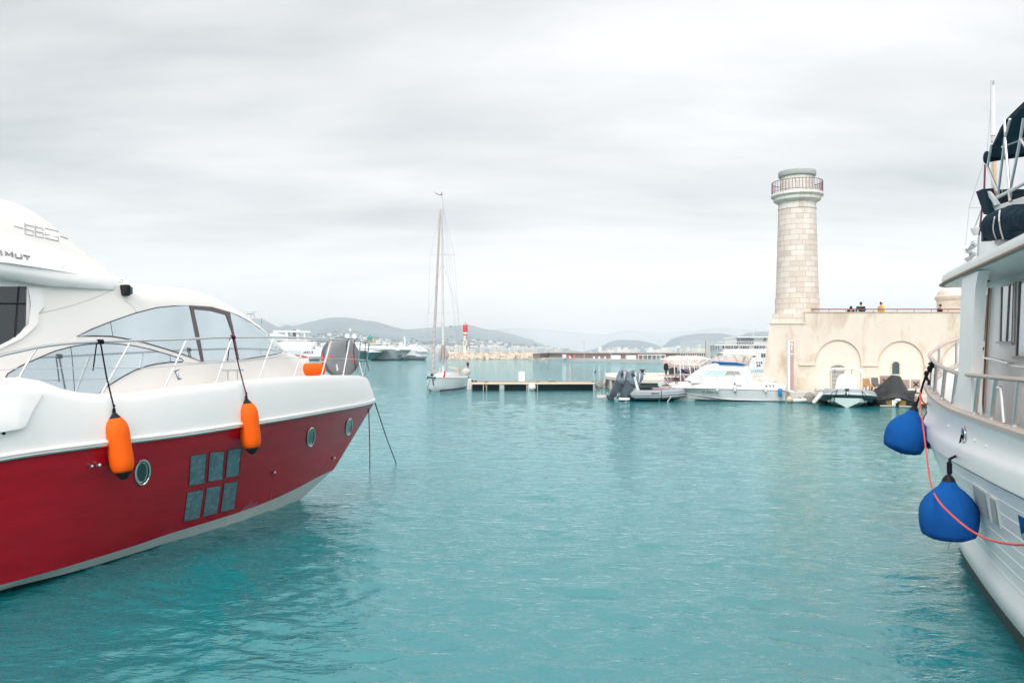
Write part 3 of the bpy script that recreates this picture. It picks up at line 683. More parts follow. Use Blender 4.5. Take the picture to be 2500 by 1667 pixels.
    # mooring lines from the bow down to the water
    tip = LP(-.05, .05, 1.98); a_ = MB(); a_.tube([LP(-.35,.12,1.85), LP(-.35,.12,1.85).lerp(Wz(903, 1143), .55)+V(.01,0,-.03), Wz(903, 1143)], .012, 6); o = a_.build('mooring_line', ROPE_R); tag(o, 'dark mooring line hanging straight down from the red yacht bow', 'rope', 'mooring lines under the bow'); rebase(o)
    a_ = MB(); e_ = Wz(967, 1130); a_.tube([tip, tip.lerp(e_, .5)+V(0,0,-.06), e_, e_+V(.02,0,-.1)], .013, 6); o = a_.build('mooring_line', ROPE_B); tag(o, 'dark mooring line slanting right from the red yacht bow into the water', 'rope', 'mooring lines under the bow'); rebase(o)
bow_items()
# ================================================================ the white trawler yacht at right
TP, TD, TN = frame((10.6, 17.8), 19.27, -1)
NAVY = mat('navy_canvas', (0.008, 0.026, 0.042), .85, var=.2, bump=.3, bs=14)
BLUEC = mat('blue_fleece', (0.008, 0.095, 0.35), .9, var=.15, bump=.3, bs=60, vs_=5)
HAND = mat('pale_teak_rail', (0.52, 0.43, 0.38), .5, var=.1, stretch=(3,3,14), bump=.15, bs=30)
def build_trawler():
    T = thing('trawler_yacht', 'white trawler style motor yacht with planked hull and navy canvas, moored at right', 'yacht', TP(-8, 0, 0))
    TWH = mat('trawler_white', (0.90, 0.885, 0.87), .34, var=.02, coat=.1)
    bcap = pch([(0, 0), (-.25, .33), (-.8, .60), (-1.66, .95), (-3.2, 1.50), (-5.01, 1.91), (-8.1, 2.0), (-11.46, 2.04), (-17, 2.0)])
    bwl = pch([(-1.5, 0), (-2.2, .45), (-3, .80), (-5.18, 1.45), (-6.55, 1.63), (-7.65, 1.71), (-10.5, 1.79), (-17, 1.78)])
    zcap = pch([(-17, 2.45), (-13, 2.42), (-8, 2.39), (-6, 2.46), (-5, 2.58), (-1.66, 2.88), (0, 3.03)])
    zrl = pch([(-17, 2.95), (-11.5, 2.93), (-8.1, 2.91), (-6.5, 2.97), (-5.0, 3.11), (-1.66, 3.46), (0, 3.62)])
    zbl = pch([(-17, 1.95), (-13, 1.9), (-10, 1.8), (-7, 1.72), (-5, 1.78), (-2, 2.0), (0, 2.15)])
    us = np.concatenate([[0, .01, .025, .05, .08], np.linspace(.12, 1, 56)])
    def ln(ust, fb, fz): 
        o_ = []
        for s in us:
            u0 = -s**1.2*17.0; u = ust+(u0)*((17.0+ust)/17.0); b = fb(u0 if ust > -.4 else u) if s > 0 else 0; o_.append((u, max(0, b), fz(u)))
        return o_
    S = lambda L, k=1: [TP(u, b*k, z) for u, b, z in L]
    cap = ln(0, bcap, zcap)
    blt = ln(-.12, lambda u: bcap(u)+.0*min(1, -u), lambda u: zbl(u)+.34); bll = ln(-.25, lambda u: bcap(u)+.075*min(1, -u*2), zbl)
    blm = ln(-.16, lambda u: bcap(u)+.075*min(1, -u*2), lambda u: zbl(u)+.16); blb = ln(-.32, lambda u: bcap(u)+.02*min(1, -u*2), lambda u: zbl(u)-.035)
    wl2 = ln(-1.5, bwl, lambda u: 0.22); wl0 = ln(-1.52, lambda u: bwl(u)-.02, lambda u: -.35)
    mixl = lambda A, B, k, db=0: [(a[0]*(1-k)+b[0]*k, max(0, a[1]*(1-k)+b[1]*k+db*min(1, a[1]*2)), a[2]*(1-k)+b[2]*k) for a, b in zip(A, B)]
    inn = [(u-.03, max(0, b-.09), z) for u, b, z in cap]; dk = [(u-.06, max(0, b-.13), 1.98+.45*max(0, 1+u/6)) for u, b, z in cap]
    rows = [dk, inn, cap, mixl(cap, blt, .5), blt, mixl(blt, blm, .5, .012), blm, bll, blb]
    sp = MB(); hb = MB()
    hb.grid([S(L) for L in rows]); hb.grid([S(L, -1) for L in rows]); sp.grid([S(L) for L in rows[2:]])
    hb.build('bulwark', TWH, T, smooth=50)
    mids = [blb]+[mixl(blb, wl2, k, -.03*math.sin(k*3.14)) for k in (.15, .3, .45, .6, .75)]
    def bump(L, k): return [(u, b+.075*max(0, min(1, (-6.6-u)/.35))*math.sin(k), z) for u, b, z in L]
    low = [bump(mixl(blb, wl2, q, -.03*math.sin(q*3.14)), a) for q, a in ((.80, 1.1), (.88, 1.5), (.96, 1.45))]
    rows = mids+low+[wl2]
    h2 = MB(); h2.grid([S(L) for L in rows]); h2.grid([S(L, -1) for L in rows]); sp.grid([S(L) for L in rows])
    h2.add([S(rows[0])[-1], S(wl2)[-1], S(wl2, -1)[-1], S(rows[0], -1)[-1]], [(0,1,2,3)])
    h2.build('hull', TWH, T, smooth=50); bv = sp.bvh()
    b3 = MB(); b3.grid([S([(u, b-.004, z-.002) for u, b, z in wl2]), S(wl0)]); b3.grid([S(wl2, -1), S(wl0, -1)]); b3.build('boot_top', mat('weedy_antifouling', (.012, .03, .028), .6, var=.4, bump=.5, bs=30), T, smooth=50)
    # plank grooves
    g = MB()
    for q in (.10, .20, .30, .40, .50, .60, .70): 
        L = mixl(blb, wl2, q, -.03*math.sin(q*3.14)); g.tube(S([(u, b+.001, z) for u, b, z in L if b > .02]), .0055, 4)
    g.build('plank_groove', mat('plank_line', (.90, .89, .87), .5), T)
    g = MB(); g.tube(S([(u, b+.006, z) for u, b, z in blb if b > .02]), .008, 5); g.build('hull_joint', mat('joint_grey', (.22, .25, .27), .5), T)
    # cap rail of teak along the bulwark
    c = MB(); prof = [(-.11, 0), (-.11, .035), (-.06, .05), (.02, .05), (.05, .03), (.05, -.012), (.0, -.02), (-.09, -.01)]
    for k in (1, -1): c.grid([[TP(u, max(0, b+o_[0])*k, z+o_[1]) for o_ in prof] for u, b, z in cap], cv=True)
    c.build('cap_rail', HAND, T, smooth=50)
    # deck with planking
    PL = mat('deck_planking', (.60, .57, .54), .6, var=.05)
    d_ = MB(); d_.grid([[TP(u, b*k, z+.0) for k in (1, .6, .3, 0, -.3, -.6, -1)] for u, b, z in dk]); d_.build('deck', PL, T, smooth=50)
    g = MB()
    for k in (.15, .3, .45, .6, .72, .84, .94): g.tube([TP(u, b*k, z+.003) for u, b, z in dk[:30]], .007, 4)
    g.build('deck_caulking', mat('caulk', (.18, .17, .17), .6), T)
    # hand rail and stanchions
    bri = lambda u: max(0, bcap(u)-.05)
    cur = [TP(u, bri(u), zrl(u)) for u in np.concatenate([np.linspace(-16, -.6, 90), [-.3, -.1, 0]])]
    gap0, gap1 = 2343, 2361
    segs = [[p for p in cur if p.y > 1.5 and pxof(p) >= gap1 and (p-TP(-8,0)).dot(TD) < 1], [p for p in cur if (p-TP(0,0)).dot(TD) > -7.9 and not (pxof(p) > gap0 and (p-TP(0,0)).dot(TD) < -6.5)]]
    g = MB()
    for s_ in segs:
        if len(s_) > 1: g.tube(s_, .036, 10, sq=.75)
    g.tube([TP(u, -bri(u), zrl(u)) for u in np.linspace(-16, 0, 60)], .036, 8)
    rail = g.build('hand_rail', HAND, T)
    capc = [TP(u, max(0, b-.04), z+.05) for u, b, z in cap]
    def near(curve, px, fwd):
        c2 = [p for p in curve if ((p-TP(0,0)).dot(TD) > -5.0) == fwd]; return at_px(c2, px)
    for a, b, fw in ((2266.5, 2268.5, 0), (2286, 2282, 0), (2308, 2300, 0), (2336, 2326, 0), (2390, 2380, 0), (2433, 2421, 0), (2489, 2478, 0), (2293, 2292, 1), (2335, 2335, 1)):
        A, B = near(cur, a, fw), near(capc, b, fw); s_ = MB(); s_.tube([A, B], .027, 9); s_.lathe([(.05, 0), (.05, .012), (.028, .02)], B, (0, 0, 1), 12); s_.build('stanchion', STEEL, rail)
    for a, b in ((2436, 2452), (2505, 2520)):
        A, B = near(cur, a, 0)+V(0,0,-.11), near(capc, b, 0); M_ = A+TD*-.16+V(0,0,-.03); s_ = MB(); s_.tube(smooth_line([A, A+TD*-.09+V(0,0,.0), M_, B], 4), .020, 8); s_.build('hoop', STEEL, rail)
    # helper planes along the boat
    def plane(b, u0=-16, u1=-3, z0=1.5, z1=9): return BVHTree.FromPolygons([TP(u0, b, z0), TP(u1, b, z0), TP(u1, b, z1), TP(u0, b, z1)], [(0, 1, 2, 3)])
    p14, p13, p192, p17 = plane(1.40), plane(1.30), plane(1.93), plane(1.62)
    # house
    h = MB()
    outl = [(-15, 1.4), (-6.42, 1.40), (-6.05, 1.15), (-5.85, .6), (-5.8, 0)]
    for k in (1, -1):
        h.grid([[TP(u, b*k, z) for z in (1.9, 2.6, 3.3, 4.24)] for u, b in outl])
    h.build('deckhouse', TWH, T, smooth=30)
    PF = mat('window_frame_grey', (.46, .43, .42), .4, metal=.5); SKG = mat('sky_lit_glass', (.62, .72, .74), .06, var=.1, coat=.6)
    def pwin(frame_, glass, mul=()):
        f_ = patch('window', frame_, p14, PF, T, off=.022, step=30, skirt=0.01, smooth=0)
        patch('pane', glass, p14, SKG, f_, off=.028, step=30, skirt=.0, smooth=0)
        for m_ in mul: patch('curtain', m_, p14, BLACK, f_, off=.031, step=30, skirt=0, smooth=0)
        return f_
    wn = pwin([(2447,699),(2482,687),(2480,836),(2442,835)], [(2452,701),(2479,692),(2475,833),(2449,833)], ([(2469,696),(2474,694.5),(2467,833),(2461.5,833)], [(2450.5,701),(2454.5,700),(2451,833),(2447.5,833)]))
    patch('sill', [(2441,834),(2480,837),(2480,842),(2441,839)], p14, PF, wn, off=.05, step=20, smooth=0)
    wn = pwin([(2490,684),(2590,655),(2590,880),(2482,870)], [(2499,688),(2590,665),(2590,876),(2489,868)], ([(2494,687),(2500,686),(2492,868),(2487,868)],))
    patch('sill', [(2481,870),(2590,880),(2590,887),(2481,876)], p14, PF, wn, off=.05, step=20, smooth=0)
    wn = pwin([(2393,709),(2406,704.5),(2403,825),(2387,822)], [(2398,710),(2403,708),(2399,820),(2393,819)], ([(2399.5,712),(2401,712),(2397,820),(2395.5,820)],))
    dr = patch('door', [(2408,702),(2420.5,703),(2404,1009),(2391,1003)], p14, TWH, T, off=.03, step=30, smooth=0)
    patch('pane', [(2411,720),(2417,720),(2410,833),(2405,832)], p14, mat('tan_glass', (.30, .28, .22), .15), dr, off=.04, step=30, skirt=0, smooth=0)
    sm = MB(); seam(sm, [(2421,703),(2404.5,1009)], p14, .014, .035, sub=1); seam(sm, [(2391,1003),(2404,1009)], p14, .012, .035, sub=1); sm.build('door_edge', mat('varnished_edge', (.30, .10, .05), .3), dr)
    patch('latch', [(2404,848),(2408,848),(2408,854),(2404,854)], p14, BLACK, dr, off=.06, step=10, smooth=0)
    sm = MB(); seam(sm, [(2408,872),(2440,878),(2476,887)], p14, .014, .07); 
    for q in ((2414,873),(2430,876),(2450,880),(2474,886.5)): a = cast(p14, *q, .07); sm.tube([a, a-TN*.07], .009, 6)
    sm.build('grab_rail', STEEL, T)
    sm = MB(); seam(sm, [(2486,893),(2560,902)], p14, .014, .07); sm.build('grab_rail', STEEL, T)
    # buttress from the boat deck to the bulwark
    patch('buttress', [(2355,676),(2395,660),(2390,678),(2386,700),(2383,740),(2380,800),(2375,900),(2374,950),(2377,1014),(2345,1002),(2325,993),(2336,960),(2343,915),(2346,850),(2349,760),(2351,700)], p192, TWH, T, off=.02, step=14, skirt=.10, smooth=30)
    # boat deck roof with overhang
    def outline(db): return [(u, b+db) for u, b in ((-15, 1.97), (-9, 1.98), (-7.2, 1.97), (-6.5, 1.93), (-6.34, 1.85), (-6.2, 1.2), (-6.12, .5), (-6.1, 0))]
    rf = MB()
    o1 = outline(0); half = lambda z, db: [TP(u+(db if i >= 4 else 0), max(0, b+db), z) for i, (u, b) in enumerate(o1)]
    rows = [[TP(u, max(0, b-.30), 4.19) for u, b in o1], half(4.215, -.03), half(4.30, 0), half(4.37, -.01), half(4.395, -.07)]
    for k in (1, -1):
        rr = [[TP((p-TP(0,0)).dot(TD), (p-TP(0,0)).dot(TN)*k, p.z) for p in r_] for r_ in rows]; rf.grid(rr)
        rf.grid([rr[0], [TP((p-TP(0,0)).dot(TD), 0, p.z) for p in rr[0]]]); rf.grid([rr[-1], [TP((p-TP(0,0)).dot(TD), 0, p.z+.04) for p in rr[-1]]])
    roof = rf.build('boat_deck_roof', TWH, T, smooth=40)
    g = MB(); 
    for k in (1, -1): g.tube([TP(u+.01, (b+.012)*k, 4.235) for u, b in outline(0)[:6]], .024, 8)
    g.build('roof_trim', mat('roof_teak', (.30, .21, .15), .6, var=.2, stretch=(2,2,14)), roof)
    cl = MB(); a = TP(-7.55, 1.62, 4.178); cl.box(a, (.16, .50, .02), rz=-R(19.27)); cl.build('ceiling_light', BLACK, roof, bevel=.005)
    # flybridge coaming
    fc = MB(); poly = [(2378,700),(2391,604),(2400,545),(2408,521),(2420,506),(2443,497),(2500,478),(2640,440),(2640,700)]
    pts = [cast(p13, *q) for q in poly]; fc.prism(pts, TN*-2.6); fc.build('flybridge_coaming', TWH, T, bevel=.03, smooth=40)
    wsn = patch('venturi_screen', [(2402,461),(2410,462),(2420,470),(2431,484),(2441,499),(2434,502),(2424,487),(2415,476),(2410,500),(2418,520),(2408,520)], p13, TWH, T, off=.03, step=8)
    patch('screen_glass', [(2410,470),(2415,476),(2424,487),(2434,502),(2418,520),(2410,500)], p13, mat('grey_perspex', (.35,.42,.44), .1), wsn, off=.01, step=12, skirt=.0)
    patch('screen_cover', [(2386,468),(2403,461),(2418,518),(2416,525),(2405,523)], plane(1.36), NAVY, wsn, off=.02, step=8, skirt=.12)
    patch('seat_cover', [(2420,464),(2455,466),(2500,462),(2640,455),(2640,470),(2500,479),(2443,499)], plane(1.1), NAVY, T, off=.0, step=10, skirt=.3, depth=11)
    # covered tender on the boat deck, white lashing straps
    cv = [(2423,556),(2428,531),(2439,515),(2466,503),(2500,498),(2600,492),(2640,520),(2630,545),(2500,568),(2473,583),(2450,592),(2436,590),(2427,573)]
    def pil(x, y):
        d = min(math.hypot(x-(a[0]*(1-t)+b[0]*t), y-(a[1]*(1-t)+b[1]*t)) for a, b in zip(cv, cv[1:]+cv[:1]) for t in (0, .25, .5, .75)); return .30*(1-math.exp(-d/11))+.012*math.sin(x*.5+y*.2)*min(1, d/8)
    tb = MB(); patch_mb(tb, cv, plane(1.35), step=6, skirt=.12, vec=TN, offf=pil); tv = tb.bvh()
    tc_ = tb.build('covered_bundle', NAVY, None, smooth=60)
    tag(tc_, 'bundle under a navy cover with white straps on the trawler boat deck', 'covered bundle'); rebase(tc_)
    g = MB(); seam(g, [(2442,515),(2441,535),(2444,560),(2450,583)], tv, .010, .008); seam(g, [(2430,530),(2426,555),(2430,575),(2437,592)], tv, .008, .008)
    o = g.build('strap', mat('white_webbing', (.75,.74,.73), .7), tc_)
    g = MB(); a = cast(tv, 2448, 586, .03); g.sphere(a, (.10, .07, .05), 10, 6); g.sphere(a+TD*-.1, (.08, .05, .04), 10, 6); g.tube([a, a+TD*.18+V(0,0,-.04)], .022, 6); g.build('strap_end', mat('grey_webbing', (.45,.45,.44), .8), tc_)
    # speaker box, horns, searchlight on the flybridge front
    bx = MB(); a = cast(plane(1.40), 2412, 574); bx.box(a, (.15, .16, .17), rz=-R(19.27)); bx.build('speaker_box', BLACK, T, bevel=.015)
    hp = plane(1.25)
    hn = MB(); pole = [cast(hp, 2391, 575), cast(hp, 2388, 615), cast(hp, 2386, 640)]; hn.tube(pole, .016, 7)
    hb_ = hn.build('horn_bracket', STEEL, T)
    MBs = mat('brushed_bell', (.66, .67, .67), .25, metal=.7)
    for (x, y, rr_), (x2, y2, r2) in (((2365, 606, .075), (2377, 595, .055)), ((2365, 627, .095), (2372, 616, .05))):
        a = cast(hp, x, y); b = cast(hp, x2, y2); dr_ = (TD*.55+TN*.6+V(0,0,-.15)).normalized(); m_ = MB()
        m_.lathe([(.02, -.12), (.035, -.07), (rr_*.72, -.02), (rr_, .025), (rr_*.9, .03), (rr_*.5, .0), (.002, -.01)], a, dr_, 20)
        m_.lathe([(r2, -.035), (r2*1.02, -.01), (r2*.85, .02), (r2*.5, .03), (r2*.5, .036), (.002, .04)], b, -TD*.5+TN*.8, 18); m_.tube([a, b, cast(hp, 2388, (y+y2)/2)], .018, 7)
        m_.build('horn', MBs, hb_)
    sl = MB(); a = cast(hp, 2382, 568); sl.lathe([(.03, 0), (.045, .03), (.065, .10), (.07, .115), (.05, .12), (.002, .122)], a-V(0, 0, .04), (-.1, 0, 1), 16); sl.build('searchlight', TWH, T, smooth=60)
    # masts, stays
    MR = mat('burgundy_pole', (.16, .05, .07), .4); bp = plane(1.0); g = MB(); g.tube([cast(bp, 2405, 402), cast(bp, 2403, 462), cast(bp, 2398, 508), cast(bp, 2391, 568), cast(bp, 2388, 600)], .016, 7); g.build('antenna_pole', MR, T)
    g = MB(); g.tube([cast(bp, 2366, 507), cast(bp, 2399, 507)], .008, 6); g.tube([cast(bp, 2398, 508), cast(bp, 2380, 556), cast(bp, 2384, 572)], .012, 6); g.build('spreader', STEEL, T)
    g = MB(); cp = plane(1.12, z1=12)
    g.tube([cast(cp, 2424, 200), cast(cp, 2424, 332)], .037, 10); g.tube([cast(cp, 2424, 332), cast(cp, 2423, 345)], .028, 8); g.tube([cast(cp, 2422, 345), cast(cp, 2422, 480)], .018, 8)
    g.tube([cast(cp, 2419, 199), cast(cp, 2427, 197)], .012, 6); g.tube([cast(cp, 2426, 196), cast(cp, 2426, 203)], .016, 6); g.build('mast', mat('mast_white', (.74, .74, .73), .4), T)
    g = MB(); g.tube([cast(cp, 2427, 365), cast(cp, 2429, 480)], .028, 8); g.build('mast', mat('varnished_mast', (.62, .46, .30), .4), T)
    g = MB(); g.tube([cast(cp, 2423, 203), cast(cp, 2410, 370), cast(cp, 2366, 507)], .0035, 4); g.tube([cast(bp, 2366, 507), cast(bp, 2353, 648)], .003, 4); g.tube([cast(cp, 2436, 375), cast(cp, 2448, 478)], .003, 4); g.build('stay', STEEL, T)
    # bimini top
    bm_ = MB(); rows = []
    for u in np.linspace(-12.5, -6.55, 22):
        f = min(1, (-6.55-u)/.95); zb = 6.13+.26*f-.12*max(0, (-8-u)/4)
        rows.append([TP(u, b, zb+.26*(.30+.70*f)*(1-abs(b/1.33)**2.2)) for b in np.linspace(-1.33, 1.33, 17)])
    bm_.grid(rows); bm_.grid([[p+V(0,0,.012) for p in r_] for r_ in rows]); bi = bm_.build('bimini_top', mat('navy_canopy', (.03, .08, .12), .9, var=.15, bump=.4, bs=5), T, smooth=60)
    vl = MB(); vl.grid([[r_[-1] for r_ in rows], [r_[-1]+V(0,0,-.07)+TN*.01 for r_ in rows]]); vl.grid([[p for p in rows[-1]], [p+V(0,0,-.06)+TD*.02 for p in rows[-1]]]); vl.build('valance', NAVY, bi)
    b35 = plane(1.36); fr = MB()
    for pl in ([(2466,291),(2454,335),(2436,480)], [(2452,293),(2455,330)], [(2454,337),(2464,463)], [(2499,289),(2492,335),(2467,463)], [(2410,406),(2436,469)], [(2421,352),(2411,406)], [(2493,340),(2540,420)]):
        fr.tube([cast(b35, *q) for q in pl], .018, 8)
    fr.tube([cast(b35, 2436, 482), cast(b35, 2465, 467), cast(b35, 2500, 448), cast(b35, 2600, 395)], .024, 8); fr.tube([cast(b35, 2465, 467), cast(b35, 2467, 492)], .024, 8)
    fr.tube([TP(-7.6, b, 6.05+.25*(1-abs(b/1.36)**2.2)) for b in np.linspace(1.36, -1.36, 13)], .014, 7)
    fr.build('bimini_frame', STEEL, bi)
    g = MB(); a = cast(b35, 2409, 385); g.sphere(a, (.05, .05, .10), 10, 8); g.build('rolled_canvas', NAVY, bi)
    # topsides details: vents, dark port, fairlead
    VT = mat('vent_grey', (.50, .50, .48), .5, var=.1)
    for q in ([(2374,1176),(2412,1201),(2425,1275),(2385,1248)], [(2419,1208),(2434,1218),(2447,1290),(2428,1277)]):
        v_ = patch('vent', q, bv, TWH, T, off=.018, step=14); c_ = (sum(a[0] for a in q)/4, sum(a[1] for a in q)/4)
        patch('louvre', [(a[0]*.78+c_[0]*.22, a[1]*.86+c_[1]*.14) for a in q], bv, VT, v_, off=.024, step=12, skirt=0)
    patch('hull_port', [(2488,1255),(2530,1278),(2530,1345),(2497,1312)], bv, DGLASS, T, off=.012, step=12)
    g = MB(); e_ = ellipse(2355, 1061, 4, 19, 26); g.tube([cast(bv, x, y, .012) for x, y in e_], .014, 7, closed=True); fl = g.build('fairlead', STEEL, T); patch('fairlead_hole', ellipse(2355, 1061, 3, 17, 20), bv, BLACK, fl, off=.005, step=5, skirt=0)
    for q in ((2317,1040),(2381,1075),(2410,1089)): h_ = cast(bv, *q); MB().lathe([(.02, 0), (.018, .02), (.002, .03)], h_, TN, 10).build('drain', TWH, T)
    return T, bv, cur
TY, TBV, TCUR = build_trawler()
def ball_fender(label, top, bot, wpx, Y, shade=BLUEC, tilt=None):
    A, B = W(*top, Y), W(*bot, Y); ax = B-A; L = ax.length; ax.normalize(); r = wpx/2*Y/FP
    T = thing('ball_fender', label, 'fender', B, 'round fenders in blue covers')
    pr = [(.22, 0), (.23, .015), (.34, .09), (.55, .17), (.76, .27), (.91, .38), (.985, .49), (1.0, .60), (.975, .72), (.92, .84), (.86, .90), (.62, .95), (.3, .985), (.002, 1.0)]
    m = MB(); n = 40
    m.lathe([(r*k, L*f) for k, f in pr], A, ax, n)
    m.v = [tuple(Vector(v)+(Vector(v)-A).normalized()*.006*math.sin(11*math.atan2(v[0]-A.x, v[1]-A.y)+v[2]*9)) for v in m.v]
    m.build('cover', shade, T, smooth=60)
    s_ = MB(); s_.tube([A+ax*L*f+Vector((0, -1, 0))*(r*k+.003) for k, f in pr[1:-3]], .005, 4); s_.build('cover_seam', shade, T)
    MB().lathe([(r*.23, .0), (r*.20, -.03), (r*.10, -.075), (.002, -.08)], A, ax, 14).build('end_cap', BLACK, T)
    s_ = MB(); s_.tube([B-ax*.01, B+V(.01, 0, -.06), B+V(-.01, 0, -.10)], .004, 4); s_.build('drawstring', mat('grey_cord', (.2,.2,.2), .8), T)
    return T, A, ax
def trawler_fenders():
    g, A, ax = ball_fender('big round fender in a blue cover, nearer one hanging from the trawler fairlead', (2316,1174), (2316,1320), 133, 9.9)
    r_ = MB(); fp = cast(TBV, 2355, 1063, .03); K = W(2318, 1142, 9.9); q = cast(TBV, 2322, 1106, .03); q.y = min(q.y, 10.6)
    r_.tube([fp, fp.lerp(q, .5)+V(0,0,-.01), q, W(2319, 1120, 10.1), K, A-ax*.05], .017, 8)
    for k in (-.05, -.015, .02, .05): r_.sphere(K+V(0, 0, k), .034, 8, 6)
    r_.build('rope', ROPE_B, g)
    g, A, ax = ball_fender('big round fender in a blue cover, farther left one tied to the trawler bow rail', (2231,1003), (2199,1106), 96, 13.4)
    r_ = MB(); P = [W(2278, 892, 13.55), W(2262, 915, 13.5), W(2254, 935, 13.5), W(2246, 965, 13.45), W(2236, 990, 13.4), A-ax*.04]; r_.tube(P, .018, 8)
    for q, s_ in (((2277,890), .05), ((2270,900), .045), ((2262,912), .04), ((2261,922), .035), ((2237,985), .03), ((2234,993), .035)): r_.sphere(W(*q, 13.5), (s_, s_, s_*1.3), 8, 6)
    r_.tube([W(2262, 924, 13.5), W(2268, 930, 13.45), W(2267, 940, 13.45)], .022, 7); r_.tube([W(2277,890,13.5), W(2268,888,13.45), W(2281,885,13.4)], .02, 6)
    r_.build('rope', ROPE_B, g)
    g, A, ax = ball_fender('round fender in a navy blue cover, half hidden against the trawler bow', (2268,1010), (2266,1094), 62, 14.1, mat('dark_blue_fleece', (.008, .035, .12), .9, var=.15, bump=.3, bs=60))
    r_ = MB(); r_.tube([A-ax*.03, W(2268, 975, 14.05), W(2270, 948, 14.0)], .014, 6); r_.build('rope', ROPE_B, g)
    RR = mat('coral_red_rope', (.80, .10, .085), .6, bump=.4, bs=120); r_ = MB()
    P = [(2246,957,13.4), (2247,985,13.2), (2250,1010,13.0), (2257,1068,12.6), (2261,1100,12.2), (2267,1150,11.4), (2276,1192,10.2), (2295,1227,9.35), (2331,1263,8.9), (2367,1292,8.5), (2410,1315,7.9), (2457,1326,7.3), (2500,1329,6.8), (2600,1320,5.6)]
    r_.tube(smooth_line([W(*q) for q in P], 5), .0115, 8)
    r_.tube(smooth_line([W(2246,958,13.4), W(2250,975,13.4), W(2259,986,13.5), W(2268,982,13.7)], 4), .013, 7)
    o = r_.build('rope', RR); tag(o, 'coral red rope looping past the blue fenders beside the trawler', 'rope'); rebase(o)
trawler_fenders()
# ================================================================ old harbour wall, stone tower, quay
def brick_mat(name, r, c1, c2, mortar, bw, bh, off=.5, ms=.012, stain=(.52,.42,.30,.55)):
    m = bpy.data.materials.new(name); m.use_nodes = True; t = m.node_tree; p = t.nodes['Principled BSDF']; p.inputs['Roughness'].default_value = .85
    co = N(t, 'ShaderNodeTexCoord'); sp = N(t, 'ShaderNodeSeparateXYZ'); t.links.new(co.outputs['Object'], sp.inputs[0]); cb = N(t, 'ShaderNodeCombineXYZ')
    if r: t.links.new(M2(t, 'MULTIPLY', M2(t, 'ARCTAN2', sp.outputs[0], sp.outputs[1]), r), cb.inputs[0])
    else: t.links.new(sp.outputs[0], cb.inputs[0])
    t.links.new(sp.outputs[2], cb.inputs[1])
    b = N(t, 'ShaderNodeTexBrick'); t.links.new(cb.outputs[0], b.inputs['Vector'])
    b.inputs['Scale'].default_value = 1; b.inputs['Brick Width'].default_value = bw; b.inputs['Row Height'].default_value = bh; b.inputs['Mortar Size'].default_value = ms; b.inputs['Mortar Smooth'].default_value = .3; b.inputs['Bias'].default_value = -.1
    b.offset = off; b.squash = 1.35; b.squash_frequency = 3
    b.inputs['Color1'].default_value = (*c1, 1); b.inputs['Color2'].default_value = (*c2, 1); b.inputs['Mortar'].default_value = (*mortar, 1)
    n_ = N(t, 'ShaderNodeTexNoise'); n_.inputs['Scale'].default_value = .8; n_.inputs['Detail'].default_value = 8; n_.inputs['Roughness'].default_value = .7; t.links.new(co.outputs['Object'], n_.inputs['Vector'])
    mr = N(t, 'ShaderNodeMapRange'); mr.inputs[1].default_value = .5; mr.inputs[2].default_value = .72; mr.inputs[4].default_value = stain[3]; t.links.new(n_.outputs[0], mr.inputs[0])
    mx = N(t, 'ShaderNodeMix', data_type='RGBA'); mx.inputs['B'].default_value = (*stain[:3], 1); t.links.new(mr.outputs[0], mx.inputs['Factor']); t.links.new(b.outputs['Color'], mx.inputs['A']); t.links.new(mx.outputs['Result'], p.inputs['Base Color'])
    n3 = N(t, 'ShaderNodeTexNoise'); n3.inputs['Scale'].default_value = 9; n3.inputs['Detail'].default_value = 6; t.links.new(co.outputs['Object'], n3.inputs['Vector'])
    bp = N(t, 'ShaderNodeBump'); bp.inputs['Strength'].default_value = .6; bp.inputs['Distance'].default_value = .03
    t.links.new(M2(t, 'ADD', M2(t, 'MULTIPLY', n3.outputs[0], .5), M2(t, 'MULTIPLY', b.outputs['Fac'], -1.0)), bp.inputs['Height']); t.links.new(bp.outputs[0], p.inputs['Normal'])
    return m
PLASTER = mat('ochre_plaster', (.67, .60, .52), .9, var=.09, vs_=.9, bump=.6, bs=5, dirt=(.44, .33, .22, .7), ds=.55, dthr=.50, stretch=(1, 1, .5))
PLASTER2 = mat('plain_plaster', (.70, .635, .56), .9, var=.06, vs_=1.2, bump=.4, bs=6)
STONE = mat('pale_stone', (.62, .55, .47), .85, var=.12, bump=.4, bs=8, dirt=(.38, .30, .22, .5), ds=1.1)
CONC = mat('pale_concrete', (.56, .54, .50), .85, var=.1, vs_=1.5, bump=.3, bs=10, dirt=(.30, .28, .24, .5), ds=.8)
